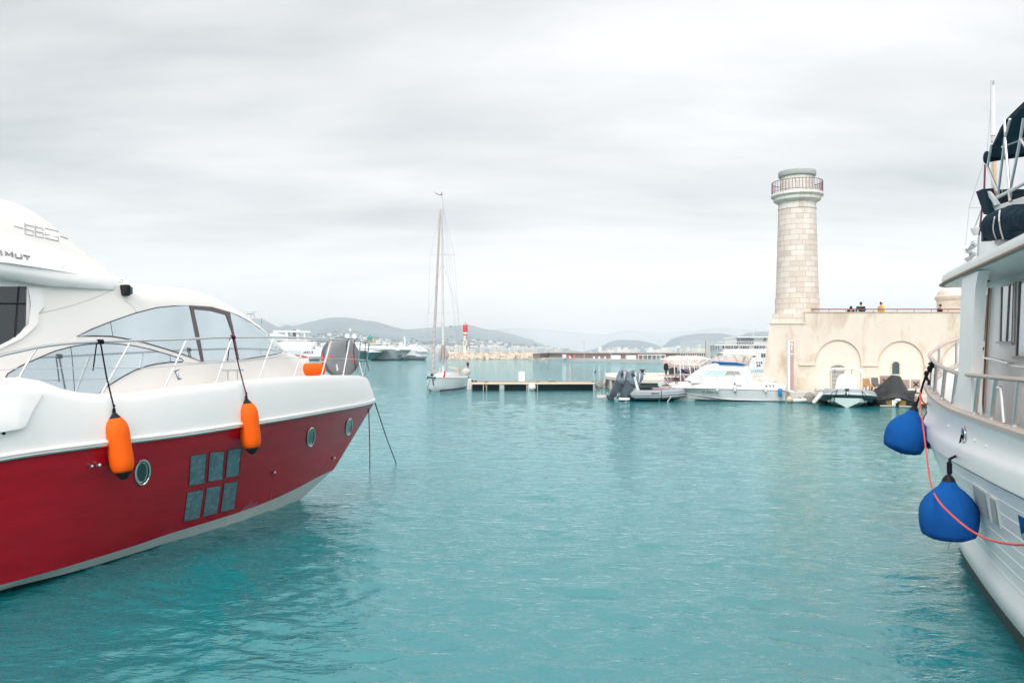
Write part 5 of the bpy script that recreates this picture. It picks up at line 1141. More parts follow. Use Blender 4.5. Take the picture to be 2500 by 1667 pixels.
def cruiser():
    YN = 51.8; YC = 53.15; x = lambda px, Y=YN: (px-1250)/FP*Y; z = lambda py, Y=YN: CH-(py-H0)/FP*Y
    T = thing('cabin_cruiser', 'white cabin cruiser with blue dodger and cream sun canopy, registration lettering on its bow', 'motor boat', (x(1790), YC, 0))
    F = lambda s, b, zz: Vector((s, YC-b, zz))
    xb, xe = x(1634, YC), x(1921)
    st = []
    for f in np.concatenate([np.linspace(0, .3, 12), np.linspace(.34, 1, 14)]):
        s = xb+(xe-xb)*f; b = 1.36*(1-(1-min(1, f/.52))**2.2) if f < .52 else 1.36-.06*(f-.52); zs = np.interp(f, [0, .3, .6, 1], [z(946.5, 53), z(948), z(950.5), z(953)])
        bc = b*np.interp(f, [0, .12, .4, 1], [0, .32, .80, .90]); zc = np.interp(f, [0, .07, .2, .5, .8, 1], [zs-.02, .62, .42, .12, .06, .06]); zk = np.interp(f, [0, .04, .075, .1, 1], [zs-.03, .55, 0, -.3, -.35])
        st.append((s, b, zs, bc, min(zc, zs-.02), zk))
    loft_hull(T, st, F, BOATW)
    rr = MB(); 
    for k in (1, -1): rr.tube([F(s, (b+.01)*k, zs) for s, b, zs, *_ in st], .032, 6)
    rr.build('rub_rail', mat('rub_grey', (.55, .54, .52), .4), T)
    rr = MB(); rr.tube([F(s, bc+.02, zc) for s, b, zs, bc, zc, zk in st[3:]], .022, 5); rr.tube([F(s, bc*.6+b*.1+.02, zc*.5+zk*.5+.12) for s, b, zs, bc, zc, zk in st[3:13]], .015, 5); rr.build('spray_rail', BOATW, T)
    bt = MB(); 
    for k in (1, -1): bt.grid([[F(s, (bc+.012)*k, .085), F(s, (bc+.008)*k, -.1)] for s, b, zs, bc, zc, zk in st[8:]])
    bt.build('boot_line', BLACK, T)
    # topsides above the rub rail
    zt = lambda px: z(np.interp(px, [1634, 1658, 1744, 1843, 1896, 1905], [944, 937, 934.4, 931, 933.5, 940]))
    up = MB(); rows = []
    for s, b, zs, *_ in st:
        px = 1250+FP*s/YN; t = zt(px); rows.append([F(s, b-.0, zs+.01), F(s, b*.985, (zs+t)/2), F(s, b*.95-.02, t-.02), F(s, b*.88, t+.01), F(s, b*.5, t+.06), F(s, 0, t+.08), F(s, -b*.5, t+.06), F(s, -b*.88, t), F(s, -b, zs)])
    up.grid(rows); up.add(rows[-1], [tuple(range(9))]); up.build('topside_deck', BOATW, T, smooth=40)
    # cabin as a loft across, tapering to the windscreen foot
    prof = [(1689, 931), (1700, 921), (1724, 903), (1741, 893), (1760, 888.5), (1800, 889), (1832, 895.5), (1840, 915), (1844, 931)]
    cb = MB(); rows = []
    for k, ins in ((1, 0), (.96, .10), (.6, .16), (0, .2), (-.6, .16), (-.96, .10), (-1, 0)):
        rows.append([Vector((x(px), YC-k*1.02*(1-.18*max(0, min(1, (930-py)/45))), z(py)+(.06*(1-abs(k)) if py < 900 else 0))) for px, py in prof])
    cb.grid(rows); bb = z(932); lo = [Vector((p.x, p.y, bb-.1)) for p in rows[0]]
    near = MB(); near.grid([rows[0], [Vector((x(px), YC-1.04, min(z(py), z(929)))) for px, py in prof]])
    cb.add([tuple(p) for p in rows[0]]+[(x(1844), YC-1.02, bb-.1), (x(1689), YC-1.02, bb-.1)], [tuple(range(len(prof)+2))])
    cb.add([tuple(p) for p in rows[-1]]+[(x(1844), YC+1.02, bb-.1), (x(1689), YC+1.02, bb-.1)], [tuple(range(len(prof)+2))[::-1]])
    cb.add([r_[-1] for r_ in rows], [tuple(range(7))])
    cb.build('cabin', BOATW, T, smooth=45); cv = BVHTree.FromPolygons([(x(1600), YC-.98, 0), (x(1900), YC-.98, 0), (x(1900), YC-.86, 4), (x(1600), YC-.86, 4)], [(0, 1, 2, 3)])
    q = lambda a, b: (1600+a/6.918, 800+b/6.918)
    TG = mat('pale_teal_glass', (.42, .60, .60), .08, var=.1, coat=.5); SG = mat('curtained_glass', (.34, .33, .31), .15, var=.15)
    for pl in ([(735,862),(868,718),(903,718),(800,800),(745,868)], [(912,722),(1003,722),(905,798),(815,845),(770,862)], [(1020,722),(1190,724),(1085,855),(888,866)]):
        patch('windscreen', [q(*p) for p in pl], cv, TG, T, off=.03, step=12, smooth=0)
    for pl in ([(1215,732),(1318,734),(1325,884),(1105,880)], [(1330,736),(1412,742),(1486,884),(1335,885)]):
        w_ = patch('side_window', [q(*p) for p in pl], cv, SG, T, off=.03, step=12, smooth=0); sm = MB(); seam(sm, [q(*p) for p in pl], cv, .018, .03, sub=1, closed=True, n=4); sm.build('window_frame', STEEL, w_)
    dg = MB(); e_ = [(1760,889.3),(1759.7,884),(1764,883.3),(1802,885),(1822.6,889.4),(1823,892.8)]
    for k in (1,): dg.grid([[Vector((x(a), YC-1.0+.0, z(b))) for a, b in e_[1:5]], [Vector((x(a), YC-.98, z(b))) for a, b in ((1760,889.5),(1764,889.6),(1802,890.8),(1823,893))]]); dg.grid([[Vector((x(a), YC-1.0, z(b))) for a, b in e_[1:5]], [Vector((x(a), YC+1.0, z(b))) for a, b in e_[1:5]]]); dg.grid([[Vector((x(1760), YC-1.0, z(b))) for b in (884, 889.5)], [Vector((x(1760), YC+1.0, z(b))) for b in (884, 889.5)]])
    dg.build('dodger', mat('blue_canvas', (.005, .13, .38), .8), T, smooth=0)
    # canopy with bow legs, white arch
    CC = mat('cream_canvas', (.74, .66, .58), .8, bump=.4, bs=8); cn = MB(); rows = []
    for k in (-1, -.8, -.4, 0, .4, .8, 1):
        rows.append([Vector((x(a), YC-k*.95, z(b)+.10*(1-k*k)+(-.05 if abs(k) == 1 else 0))) for a, b in ((1772.5, 866), (1776, 863.5), (1794, 862), (1814, 862.3), (1832, 864), (1849, 866))])
    cn.grid(rows); cn.grid([[p+V(0,0,-.03) for p in r_] for r_ in rows]); cn.grid([rows[-1], [Vector((p.x, p.y+.02, z(b))) for p, b in zip(rows[-1], (867, 866, 866, 869, 873, 869))]]); cn.build('canopy', CC, T, smooth=50)
    fr = MB()
    for k in (1, -1):
        fr.tube([(x(1775), YC-k*.95, z(867)), (x(1779), YC-k*.95, z(884))], .018, 5); fr.tube([(x(1795), YC-k*.95, z(866)), (x(1788), YC-k*.95, z(884))], .018, 5); fr.tube([(x(1815), YC-k*.95, z(868)), (x(1828), YC-k*.95, z(886))], .018, 5)
    fr.build('canopy_frame', STEEL, T)
    ar = MB(); 
    for k in (1, -1): ar.prism([(x(a), YC-k*1.0, z(b)) for a, b in ((1849,868),(1842,869),(1831,896),(1837,900))], (0, .06*k, 0))
    ar.prism([(x(a), YC-1.0, z(b)) for a, b in ((1849,868),(1842,869),(1841,872),(1848,872))], (0, 2.0, 0)); ar.build('radar_arch', BOATW, T, smooth=0)
    # pulpit rail
    rl = MB(); yr = lambda px: YC-1.30*min(1, max(.02, (px-1604)/75)); pt = [(p, 915.6) for p in range(1606, 1860, 12)]
    rl.tube([(x(p, yr(p)), yr(p), z(y_, yr(p))) for p, y_ in pt], .017, 6); rl.tube([(x(p, yr(p)), 2*YC-yr(p), z(y_, yr(p))) for p, y_ in pt], .017, 6)
    for a, b in ((1614,1632),(1624,1637),(1634,1643),(1667,1680),(1708,1721),(1747,1759),(1784,1793),(1818,1827),(1852,1861)):
        rl.tube([(x(a, yr(a)), yr(a), z(915.6, yr(a))), (x(b, yr(b)), yr(b), z(936 if b > 1650 else 938, yr(b)))], .013, 5)
    rl.build('pulpit_rail', STEEL, T)
    bw = MB(); bw.box((x(1636), YC, z(945)), (.7, .25, .05)); bw.build('bow_roller', mat('wood_tan', (.45,.30,.2), .6), T)
    an = MB(); a = Vector((x(1656), YC-.5, z(925))); an.sphere(a, (.10,.1,.12), 8, 6); an.sphere(a+V(.12,0,-.05), (.08,.08,.14), 8, 6); an.tube([a+V(-.1,0,.1), a+V(0,0,-.3), a+V(.15,0,-.25)], .03, 6); an.build('bow_clutter', mat('dark_gear', (.07,.03,.035), .6), T)
    # lettering and slots on the flat topside
    hp = BVHTree.FromPolygons([Vector((s, YC-b-.005, 0)) for s, b, *_ in st]+[Vector((s, YC-b-.005, 3)) for s, b, *_ in st], [(i, i+1, i+1+len(st), i+len(st)) for i in range(len(st)-1)])
    BL = mat('black_lettering', (.015, .02, .03), .5)
    text_on('registration', 'NI 880572', [(1712.5, 959), (1751, 961.5), (1751.5, 955), (1713.5, 952.8)], hp, BL, T, off=.02, th=.004, bold=.015)
    text_on('name_lettering', 'ROVER', [(1798, 942.6), (1810.5, 942.6), (1810.5, 939), (1798, 939)], hp, BL, T, off=.02, th=.004)
    for k in range(3): patch('side_slot', [(1868.5+k*8.5, 939.5), (1870.5+k*8.5, 939.5), (1873.5+k*8.5, 944), (1871.5+k*8.5, 944)], hp, BLACK, T, off=.02, step=4, smooth=0)
    tn = MB(); tn.tube(smooth_line([(x(1848), YC-.9, z(928.5)), (x(1860), YC-1.0, z(928)), (x(1880), YC-1.0, z(928.2)), (x(1896), YC-.95, z(929)), (x(1900), YC, z(928)), (x(1896), YC+.9, z(928)), (x(1848), YC+.9, z(928))], 5, True), .15, 10, closed=True)
    o = tn.build('inflatable_dinghy', CC); tag(o, 'small cream inflatable dinghy folded on the stern of the white cabin cruiser', 'dinghy'); rebase(o)
    FW = mat('white_fender', (.70,.69,.66), .4); FB = mat('blue_fender', (.02,.19,.42), .5)
    for px, t, b, m, lb, w_ in ((1750.5, 941, 956.5, FW, 'small white fender on the cruiser, just right of the registration letters', 6.5), (1794, 937, 957.5, FW, 'white fender with dark end caps at the middle of the cruiser side', 6.5), (1868, 944.5, 960, FW, 'small white fender below the three side slots of the cruiser', 6.5), (1903.5, 948.5, 968.5, FB, 'bright blue fender on the stern quarter of the cruiser', 9.5)):
        A, B = W(px, t, YN-.16), W(px+(2 if px > 1800 else .5), b, YN-.16); L = (B-A).length; r = w_/2/FP*51.6; f = thing('fender', lb, 'fender', B, 'fenders along the cabin cruiser')
        MB().lathe([(r*.4, 0), (r*.85, .05), (r, .12), (r, L-.12), (r*.85, L-.05), (r*.3, L)], A, B-A, 14).build('body', m, f, smooth=60)
        if px == 1794: MB().lathe([(r*.9, L-.06), (r*.6, L), (r*.2, L+.04)], A, B-A, 12).build('end_cap', BLACK, f); MB().lathe([(r*.9, .06), (r*.6, 0), (r*.2, -.08)], A, B-A, 12).build('end_cap', BLACK, f)
        g = MB(); g.tube([A, A+V(0, .12, .35)], .012, 5); g.build('rope', RPW, f)
    for a, b, lb in ((W(1655, 946, 52.6), Wz(1629, 981), 'pale anchor line slanting down from the cruiser bow, right one'), (W(1624, 951, 53.3), Wz(1608.5, 979.5), 'pale anchor line slanting into the water left of the cruiser bow')):
        g = MB(); g.tube([a, b, b+(b-a)*.05], .022, 6); o = g.build('mooring_line', RPW); tag(o, lb, 'rope'); rebase(o)
RPW = mat('pale_rope', (.68, .62, .56), .8)
cruiser()
def ttop_boat():
    YC = 58.0; x = lambda px, Y=YC: (px-1250)/FP*Y; z = lambda py, Y=YC: CH-(py-H0)/FP*Y
    T = thing('t_top_boat', 'open white boat with tubular hardtop frame and purple console cover, behind the cruiser', 'motor boat', (x(1670), YC, 0))
    F = lambda s, b, zz: Vector((s, YC-b, zz)); st = []
    for f in np.linspace(0, 1, 16):
        s = x(1606)+(x(1745)-x(1606))*f; b = 1.1*(1-(1-min(1, f/.5))**2.3) if f > 0 else 0; zs = z(np.interp(f, [0, .1, .4, 1], [936, 930, 931, 933])); st.append((s, b, zs, b*.75, .35 if f > .05 else zs-.1, np.interp(f, [0, .1, 1], [zs-.15, 0, -.3])))
    loft_hull(T, st, F, BOATW, deck=BOATW); g = MB(); g.tube([F(s, b+.01, zs-.25) for s, b, zs, *_ in st[1:]], .04, 6); g.build('rub_rail', mat('brown_rub', (.16,.06,.05), .5), T)
    q = MB(); q.box((x(1645), YC-.6, z(925)), (1.6, .5, .28)); q.build('side_stripe', mat('brown_stripe', (.20,.09,.085), .5), T)
    TF = mat('white_tube', (.86,.84,.82), .35); fr = MB(); ys = (YC-1.0, YC+1.0)
    for y_ in ys:
        fr.tube([(x(1619), y_, z(877.7)), (x(1636), y_, z(874)), (x(1660), y_, z(872)), (x(1700), y_, z(873)), (x(1727), y_, z(876.5))], .045, 6); fr.tube([(x(1619), y_, z(877.7)), (x(1645), y_, z(879)), (x(1665), y_, z(876)), (x(1727), y_, z(876.5))], .035, 6)
        fr.tube([(x(1637), y_, z(880)), (x(1652), y_, z(889)), (x(1700), y_, z(890.5)), (x(1722), y_, z(877))], .035, 6)
        for a, b, c, d in ((1652, 872, 1655, 930), (1672, 874, 1682, 930), (1695, 874, 1706, 912), (1664, 877, 1680, 891), (1682, 873, 1675, 890)): fr.tube([(x(a), y_, z(b)), (x(c), y_, z(d))], .038, 6)
    for a, b in ((1619, 877.7), (1645, 873), (1672, 872.3), (1700, 873), (1727, 876.5)): fr.tube([(x(a), ys[0], z(b)), (x(a), ys[1], z(b))], .035, 6)
    fr.build('hardtop_frame', TF, T)
    PU = mat('purple_cover', (.17, .115, .155), .8, bump=.6, bs=4, var=.25); c = MB(); pts = [(1654,917),(1660,905),(1668,901.5),(1680,900.5),(1690,908),(1703,915),(1708,920)]
    rows = [[Vector((x(a), YC-k*.8, z(b)+(.0 if abs(k) < .9 else -.25))) for a, b in pts] for k in (-1, -.8, 0, .8, 1)]; c.grid(rows); c.grid([rows[-1], [Vector((p.x, p.y, z(922))) for p in rows[-1]]]); c.build('console_cover', PU, T)
    o = MB(); o.box((x(1668), YC-.85, z(908)), (.9, .03, .10), M=Matrix.Rotation(R(28), 3, 'Y')); o.box((x(1700), YC-.7, z(920)), (1.6, .06, .14), M=Matrix.Rotation(R(-6), 3, 'Y')); o.build('cover_window', BLACK, T)
ttop_boat()
def jetty():
    zt = 1.05; A = lambda px, Y, z_=zt: Vector(((px-1250)/FP*Y, Y, z_)); T = thing('concrete_jetty', 'pale concrete jetty with overhanging deck slab, in the middle distance', 'jetty', A(1650, 66, 0))
    poly = [A(1478.5, 71), A(1552, 62), A(1900, 61.3), A(1900, 84), A(1478.5, 84)]; s_ = MB(); s_.prism([p+V(0,0,-.24) for p in poly], (0,0,.24)); s_.build('deck_slab', mat('pale_slab', (.66,.60,.54), .85, var=.08, dirt=(.42,.37,.32,.4)), T, smooth=0)
    p2 = [A(1481, 71.8, -.8), A(1553.5, 63.0, -.8), A(1900, 62.3, -.8), A(1900, 83, -.8), A(1481, 83, -.8)]; s_ = MB(); s_.prism(p2, (0, 0, 1.6)); s_.build('wall', mat('stained_concrete', (.44,.42,.37), .9, var=.15, bump=.6, bs=4, dirt=(.20,.18,.14,.7), ds=1.5, stretch=(2,2,.5)), T, smooth=0)
    for k in range(5): a = p2[0].lerp(p2[1], k/4.2); q = MB(); q.box((a.x-.12, a.y-.12, .1), (.28, .28, 1.4), rz=.7); q.build('pier', CONC, T)
    for k in range(6): a = A(1560+k*22, 61.98); q = MB(); q.box((a.x, a.y-.02, .93), (.03, .03, .22)); q.build('joint', mat('dark_joint', (.12,.11,.10), .9), T)
    st = thing('stone_steps', 'small flight of grey stone steps at the left end of the concrete jetty', 'steps', A(1465, 73, 0))
    for k in range(5): q = MB(); q.box((A(1477-k*4.8, 72).x, 73, .85-k*.2-.5), (.20, 2, 1.0)); q.build('step', mat('step_stone', (.40,.37,.34), .9), st)
    def bollard(px, Y, s, lb):
        b = MB(); b.lathe([(.34*s, 0), (.34*s, .04*s), (.16*s, .07*s), (.13*s, .30*s), (.15*s, .36*s), (.27*s, .40*s), (.28*s, .46*s), (.22*s, .50*s), (.002, .51*s)], A(px, Y), (0,0,1), 20); o = b.build('bollard', mat('bollard_black', (.018,.02,.025), .5)); tag(o, lb, 'bollard', 'black bollards on the jetty'); rebase(o)
    bollard(1568, 77, 1.0, 'black mushroom bollard standing alone on the left part of the jetty'); bollard(1638, 75, 1.25, 'larger black mushroom bollard beside the beige covered boats')
    # boats wrapped in beige covers, standing on the jetty
    BG = mat('beige_wrap', (.56, .47, .43), .85, var=.1, bump=.8, bs=2.5)
    def wrapped(x0, x1, yt, yb, Y, lb, nose=1):
        T = thing('wrapped_boat', lb, 'covered boat', A((x0+x1)/2, Y), 'boats under beige covers'); n = 14; rows = []
        for i in range(n+1):
            f = i/n; px = x0+(x1-x0)*f; hh = (1-.35*max(0, 1-f*4)**2) * (1-.12*max(0, f*6-5)**2)
            zt_ = CH-(yt-H0)/FP*Y; zb_ = CH-(yb-H0)/FP*Y; hw = 1.25*math.sqrt(max(.04, min(1, f*5)))*math.sqrt(max(.1, min(1, (1-f)*8)))
            rows.append([A(px, Y-hw*c_, zb_+(zt_-zb_)*hh*(d_+.04*math.sin(i*2.1+k))) for k, (c_, d_) in enumerate(((.9, 0), (1.05, .25), (1.0, .62), (.7, .9), (0, 1.0), (-.7, .9), (-1, .6), (-.9, 0)))])
        m = MB(); m.grid(rows); m.add(rows[0], [tuple(range(8))]); m.add(rows[-1], [tuple(range(8))]); m.build('cover', BG, T)
        c = MB(); 
        for f in (.25, .75): p = A(x0+(x1-x0)*f, Y); c.box((p.x, Y, (zt+CH-(yb-H0)/FP*Y)/2), (.3, 1.6, max(.2, CH-(yb-H0)/FP*Y-zt+.1)))
        c.build('cradle', mat('dark_cradle', (.05,.04,.04), .7), T)
    wrapped(1619, 1722, 867.5, 897, 73, 'long boat under a beige cover behind the tubular hardtop frame'); wrapped(1733, 1836, 870, 893, 74, 'long boat under a beige cover behind the cruiser canopy, right of the grey pillar')
    m = thing('outboard_motor', 'black outboard motor hanging at the left end of the beige covered boat', 'outboard motor', A(1626, 71)); q = MB(); q.lathe([(.12,0),(.2,.1),(.22,.4),(.16,.62),(.002,.7)], A(1626, 71.5, 1.55), (0,0,1), 14); q.build('cowl', BLACK, m); q = MB(); q.box(A(1626, 71.5, 1.3), (.14,.2,.6)); q.build('leg', BLACK, m)
    # tall bar fence with a grey pillar
    Y = 60.0; XF = lambda px: (px-1250)/FP*Y; fz = CH-(832.5-H0)/FP*Y; T = thing('bar_fence', 'tall see-through fence of thin pale vertical bars behind the cruiser', 'fence', (XF(1700), Y, zt)); WB = mat('pale_bar', (.74,.72,.70), .5, metal=.2)
    b = MB(); px = 1662
    while px < 1890:
        if not 1720 < px < 1736: b.tube([(XF(px), Y, zt-.5), (XF(px), Y, fz)], .02, 4)
        px += 5.6
    b.build('bar', WB, T); b = MB()
    for z_ in (fz-.02,): b.tube([(XF(1662), Y, z_), (XF(1890), Y, z_)], .014, 4)
    b.build('top_rail', WB, T); b = MB(); b.box((XF(1728), Y, (fz+.1+zt-.6)/2), (XF(1733.5)-XF(1723), .3, fz+.1-zt+.6)); b.build('pillar', mat('grey_pillar', (.47,.48,.47), .7, var=.06), T)
jetty()
def outboard(T0, P, s, ang, m1):
    """P: transom clamp point, tilted outboard; local x = aft"""
    M = Matrix.Translation(P) @ Matrix.Rotation(R(180), 4, 'Z') @ Matrix.Rotation(R(-ang), 4, 'Y')
    def put(mb, nm, m, par): mb.v = [tuple(M @ (Vector(v)*s)) for v in mb.v]; return mb.build(nm, m, par)
    c = MB(); c.lathe([(.18, -.10), (.27, .0), (.30, .2), (.31, .42), (.28, .58), (.18, .70), (.002, .74)], (.32, 0, .42), (.12, 0, 1), 18, sx=1.35, ref=(1,0,0)); cw = put(c, 'cowl', m1, T0)
    for sy in (-1, 1):
        c = MB(); c.tube([(.10, .285*sy, .62), (.24, .305*sy, .92), (.34, .27*sy, 1.06)], [.02, .045, .02], 6); c.tube([(.30, .31*sy, .55), (.44, .315*sy, .84), (.54, .27*sy, 1.0)], [.015, .035, .015], 6); put(c, 'cowl_flash', mat('flash_silver', (.62,.64,.66), .4), cw)
        c = MB(); c.tube([(.50, .28*sy, .62), (.62, .29*sy, .82), (.66, .24*sy, .96)], [.03, .09, .03], 8); put(c, 'cowl_vent', mat('engine_dark', (.05,.07,.09), .4), cw)
    c = MB(); c.prism([(.06, -.12, .45), (.66, -.12, .45), (.60, -.08, -.05), (.50, -.07, -.45), (.20, -.07, -.45), (.10, -.10, 0)], (0, .22, 0)); c.box((.42, 0, -.36), (.66, .42, .03)); c.lathe([(.002, -.35), (.06, -.26), (.085, -.1), (.09, .18), (.06, .25)], (.36, 0, -.62), (1, 0, 0), 12); c.box((.33, 0, -.50), (.30, .07, .3)); c.prism([(.28, -.02, -.70), (.46, -.02, -.70), (.36, -.02, -.90)], (0, .04, 0)); lg = put(c, 'leg', mat('engine_dark', (.05,.07,.09), .4), T0)
    c = MB()
    for k in range(3): a = 2*math.pi*k/3; c.prism([(.60, .05*math.cos(a), -.62+.05*math.sin(a)), (.64, .20*math.cos(a-.35), -.62+.20*math.sin(a-.35)), (.62, .22*math.cos(a+.3), -.62+.22*math.sin(a+.3))], (.02, 0, 0))
    put(c, 'propeller', STEEL, lg)
def rib_twin():
    Y0 = 53.0; x = lambda px, Y=Y0: (px-1250)/FP*Y; z = lambda py, Y=Y0: CH-(py-H0)/FP*Y
    T = thing('inflatable_boat', 'grey inflatable boat with two large tilted outboards and a white stern arch', 'inflatable boat', (x(1590), Y0, 0))
    G = mat('tube_grey', (.29,.325,.36), .45, var=.05); DGm = mat('tube_dark', (.045,.055,.065), .5)
    r = .30; cz = .44; hb = 1.0
    path = [(x(1534), Y0-hb), (x(1560), Y0-hb-.02), (x(1600), Y0-hb-.02), (x(1635), Y0-hb+.12), (x(1656), Y0-.55), (x(1664), Y0), (x(1656), Y0+.55), (x(1635), Y0+hb-.12), (x(1600), Y0+hb), (x(1534), Y0+hb)]
    P = smooth_line([Vector((a, b, cz+.10*max(0, (a-x(1620))/(x(1664)-x(1620))))) for a, b in path], 6); n = len(P)
    rs = [r*min(1, .35+.22*i) if i < 3 else (r*min(1, .35+.22*(n-1-i)) if i > n-4 else r) for i in range(n)]
    t = MB(); t.tube(P, rs, 16); tb = t.build('tube', G, T, smooth=60)
    for dz, rr_, m, nm in ((-.05, .022, DGm, 'rubbing_strip'), (-.12, .018, BOATW, 'stripe'), (.14, .012, DGm, 'stripe')):
        t = MB(); k = math.sqrt(max(.01, r*r-dz*dz)); N_ = []
        for i, p in enumerate(P[2:-2]):
            a, b = P[i+1], P[i+3]; d = (b-a).normalized(); nn = Vector((d.y, -d.x, 0)); N_.append(p+nn*k*1.005+V(0,0,dz))
        t.tube(N_, rr_, 5); t.build(nm, m, T)
    h = MB(); rows = []
    for f in np.linspace(0, 1, 10): s = x(1534)+(x(1660)-x(1534))*f; b = .85*(1-max(0, (f-.6)/.4)**2); rows.append([Vector((s, Y0-b, .32)), Vector((s, Y0-b*.9, .12)), Vector((s, Y0, -.35+.5*max(0, (f-.6)/.4))), Vector((s, Y0+b*.9, .12)), Vector((s, Y0+b, .32))])
    h.grid(rows); h.add(rows[0], [(0,1,2,3,4)]); h.build('hull', DGm, T); d = MB(); d.grid([[r_[0]+V(0,0,.12), r_[4]+V(0,0,.12)] for r_ in rows]); d.build('floor', BOATW, T)
    bd = MB(); bd.tube([P[i]+V(0,-.0,0)+Vector((0, math.cos(a)*-r*1.02, math.sin(a)*r*1.02)) for i in (13,) for a in np.linspace(-1.2, 1.8, 10)], .02, 6); bd.build('lashing', BLACK, T)
    # lettering on the side of the tube
    pl = BVHTree.FromPolygons([(x(1530), Y0-hb-.02-r*.98, 0), (x(1660), Y0-hb-.02-r*.98, 0), (x(1660), Y0-hb-.02-r*.98, 2), (x(1530), Y0-hb-.02-r*.98, 2)], [(0,1,2,3)])
    tv = BVHTree.FromPolygons([v.co+tb.location+T.location for v in tb.data.vertices], [tuple(p.vertices) for p in tb.data.polygons])
    text_on('lettering', 'BRIG', [(1591, 962.8), (1609, 962), (1609, 958.6), (1591, 959.3)], tv, BLACK, T, off=.012, th=.004, bold=.02)
    EN = mat('engine_grey', (.155,.195,.235), .25, var=.06, coat=.6)
    for dy, dx in ((-.42, .08), (.38, -.52)): outboard(T, Vector((x(1540)+dx, Y0+dy, .52)), 1.25, 34, EN)
    a = MB(); 
    for k in (-1, 1): a.prism([(x(1541.5), Y0+k*.8, z(915)), (x(1546.5), Y0+k*.8, z(915)), (x(1557.5), Y0+k*.8, z(956)), (x(1551), Y0+k*.8, z(956))], (0, .08, 0))
    a.prism([(x(1541.5), Y0-.8, z(915)), (x(1546.5), Y0-.8, z(915)), (x(1548), Y0-.8, z(919)), (x(1542.5), Y0-.8, z(919))], (0, 1.65, 0)); a.build('stern_arch', BOATW, T)
    a = MB(); a.tube([(x(1529), Y0-.3, z(908)), (x(1532), Y0-.3, z(917)), (x(1541), Y0-.3, z(922))], .03, 6); a.tube([(x(1527), Y0-.3, z(908)), (x(1535), Y0-.3, z(908))], .012, 5); a.sphere((x(1541), Y0-.5, z(919)), (.10,.1,.14), 8, 6); a.build('ski_pole', mat('brown_gear', (.16,.08,.04), .6), T)
    a = MB(); a.tube([(x(1558), Y0-.75, z(947)), (x(1567), Y0-.75, z(948)), (x(1576), Y0-.75, z(947)), (x(1587), Y0-.75, z(950))], [.09, .12, .10, .09], 8); a.build('rolled_cover', mat('black_cover', (.02,.025,.02), .9, bump=1, bs=12), T)
    a = MB(); a.tube([(x(1588), Y0-.7, z(948.5)), (x(1612), Y0-.7, z(949)), (x(1630), Y0-.7, z(950.5))], [.10, .12, .08], 8); a.build('rolled_mat', mat('mauve_roll', (.30,.21,.22), .8), T)
    a = MB(); a.box((x(1519.5), Y0-.75, z(972)), (x(1533)-x(1507), .45, .16)); a.build('swim_step', BOATW, T, bevel=.03); a = MB(); a.box((x(1471), Y0+.5, z(968)), (.6, .4, .14)); a.tube([(x(1461), Y0+.3, z(974)), (x(1461), Y0+.3, z(959)), (x(1466), Y0+.3, z(959)), (x(1467), Y0+.3, z(966))], .018, 6); a.build('swim_ladder', mat('ladder_steel', (.75,.6,.55), .4), T)
rib_twin()
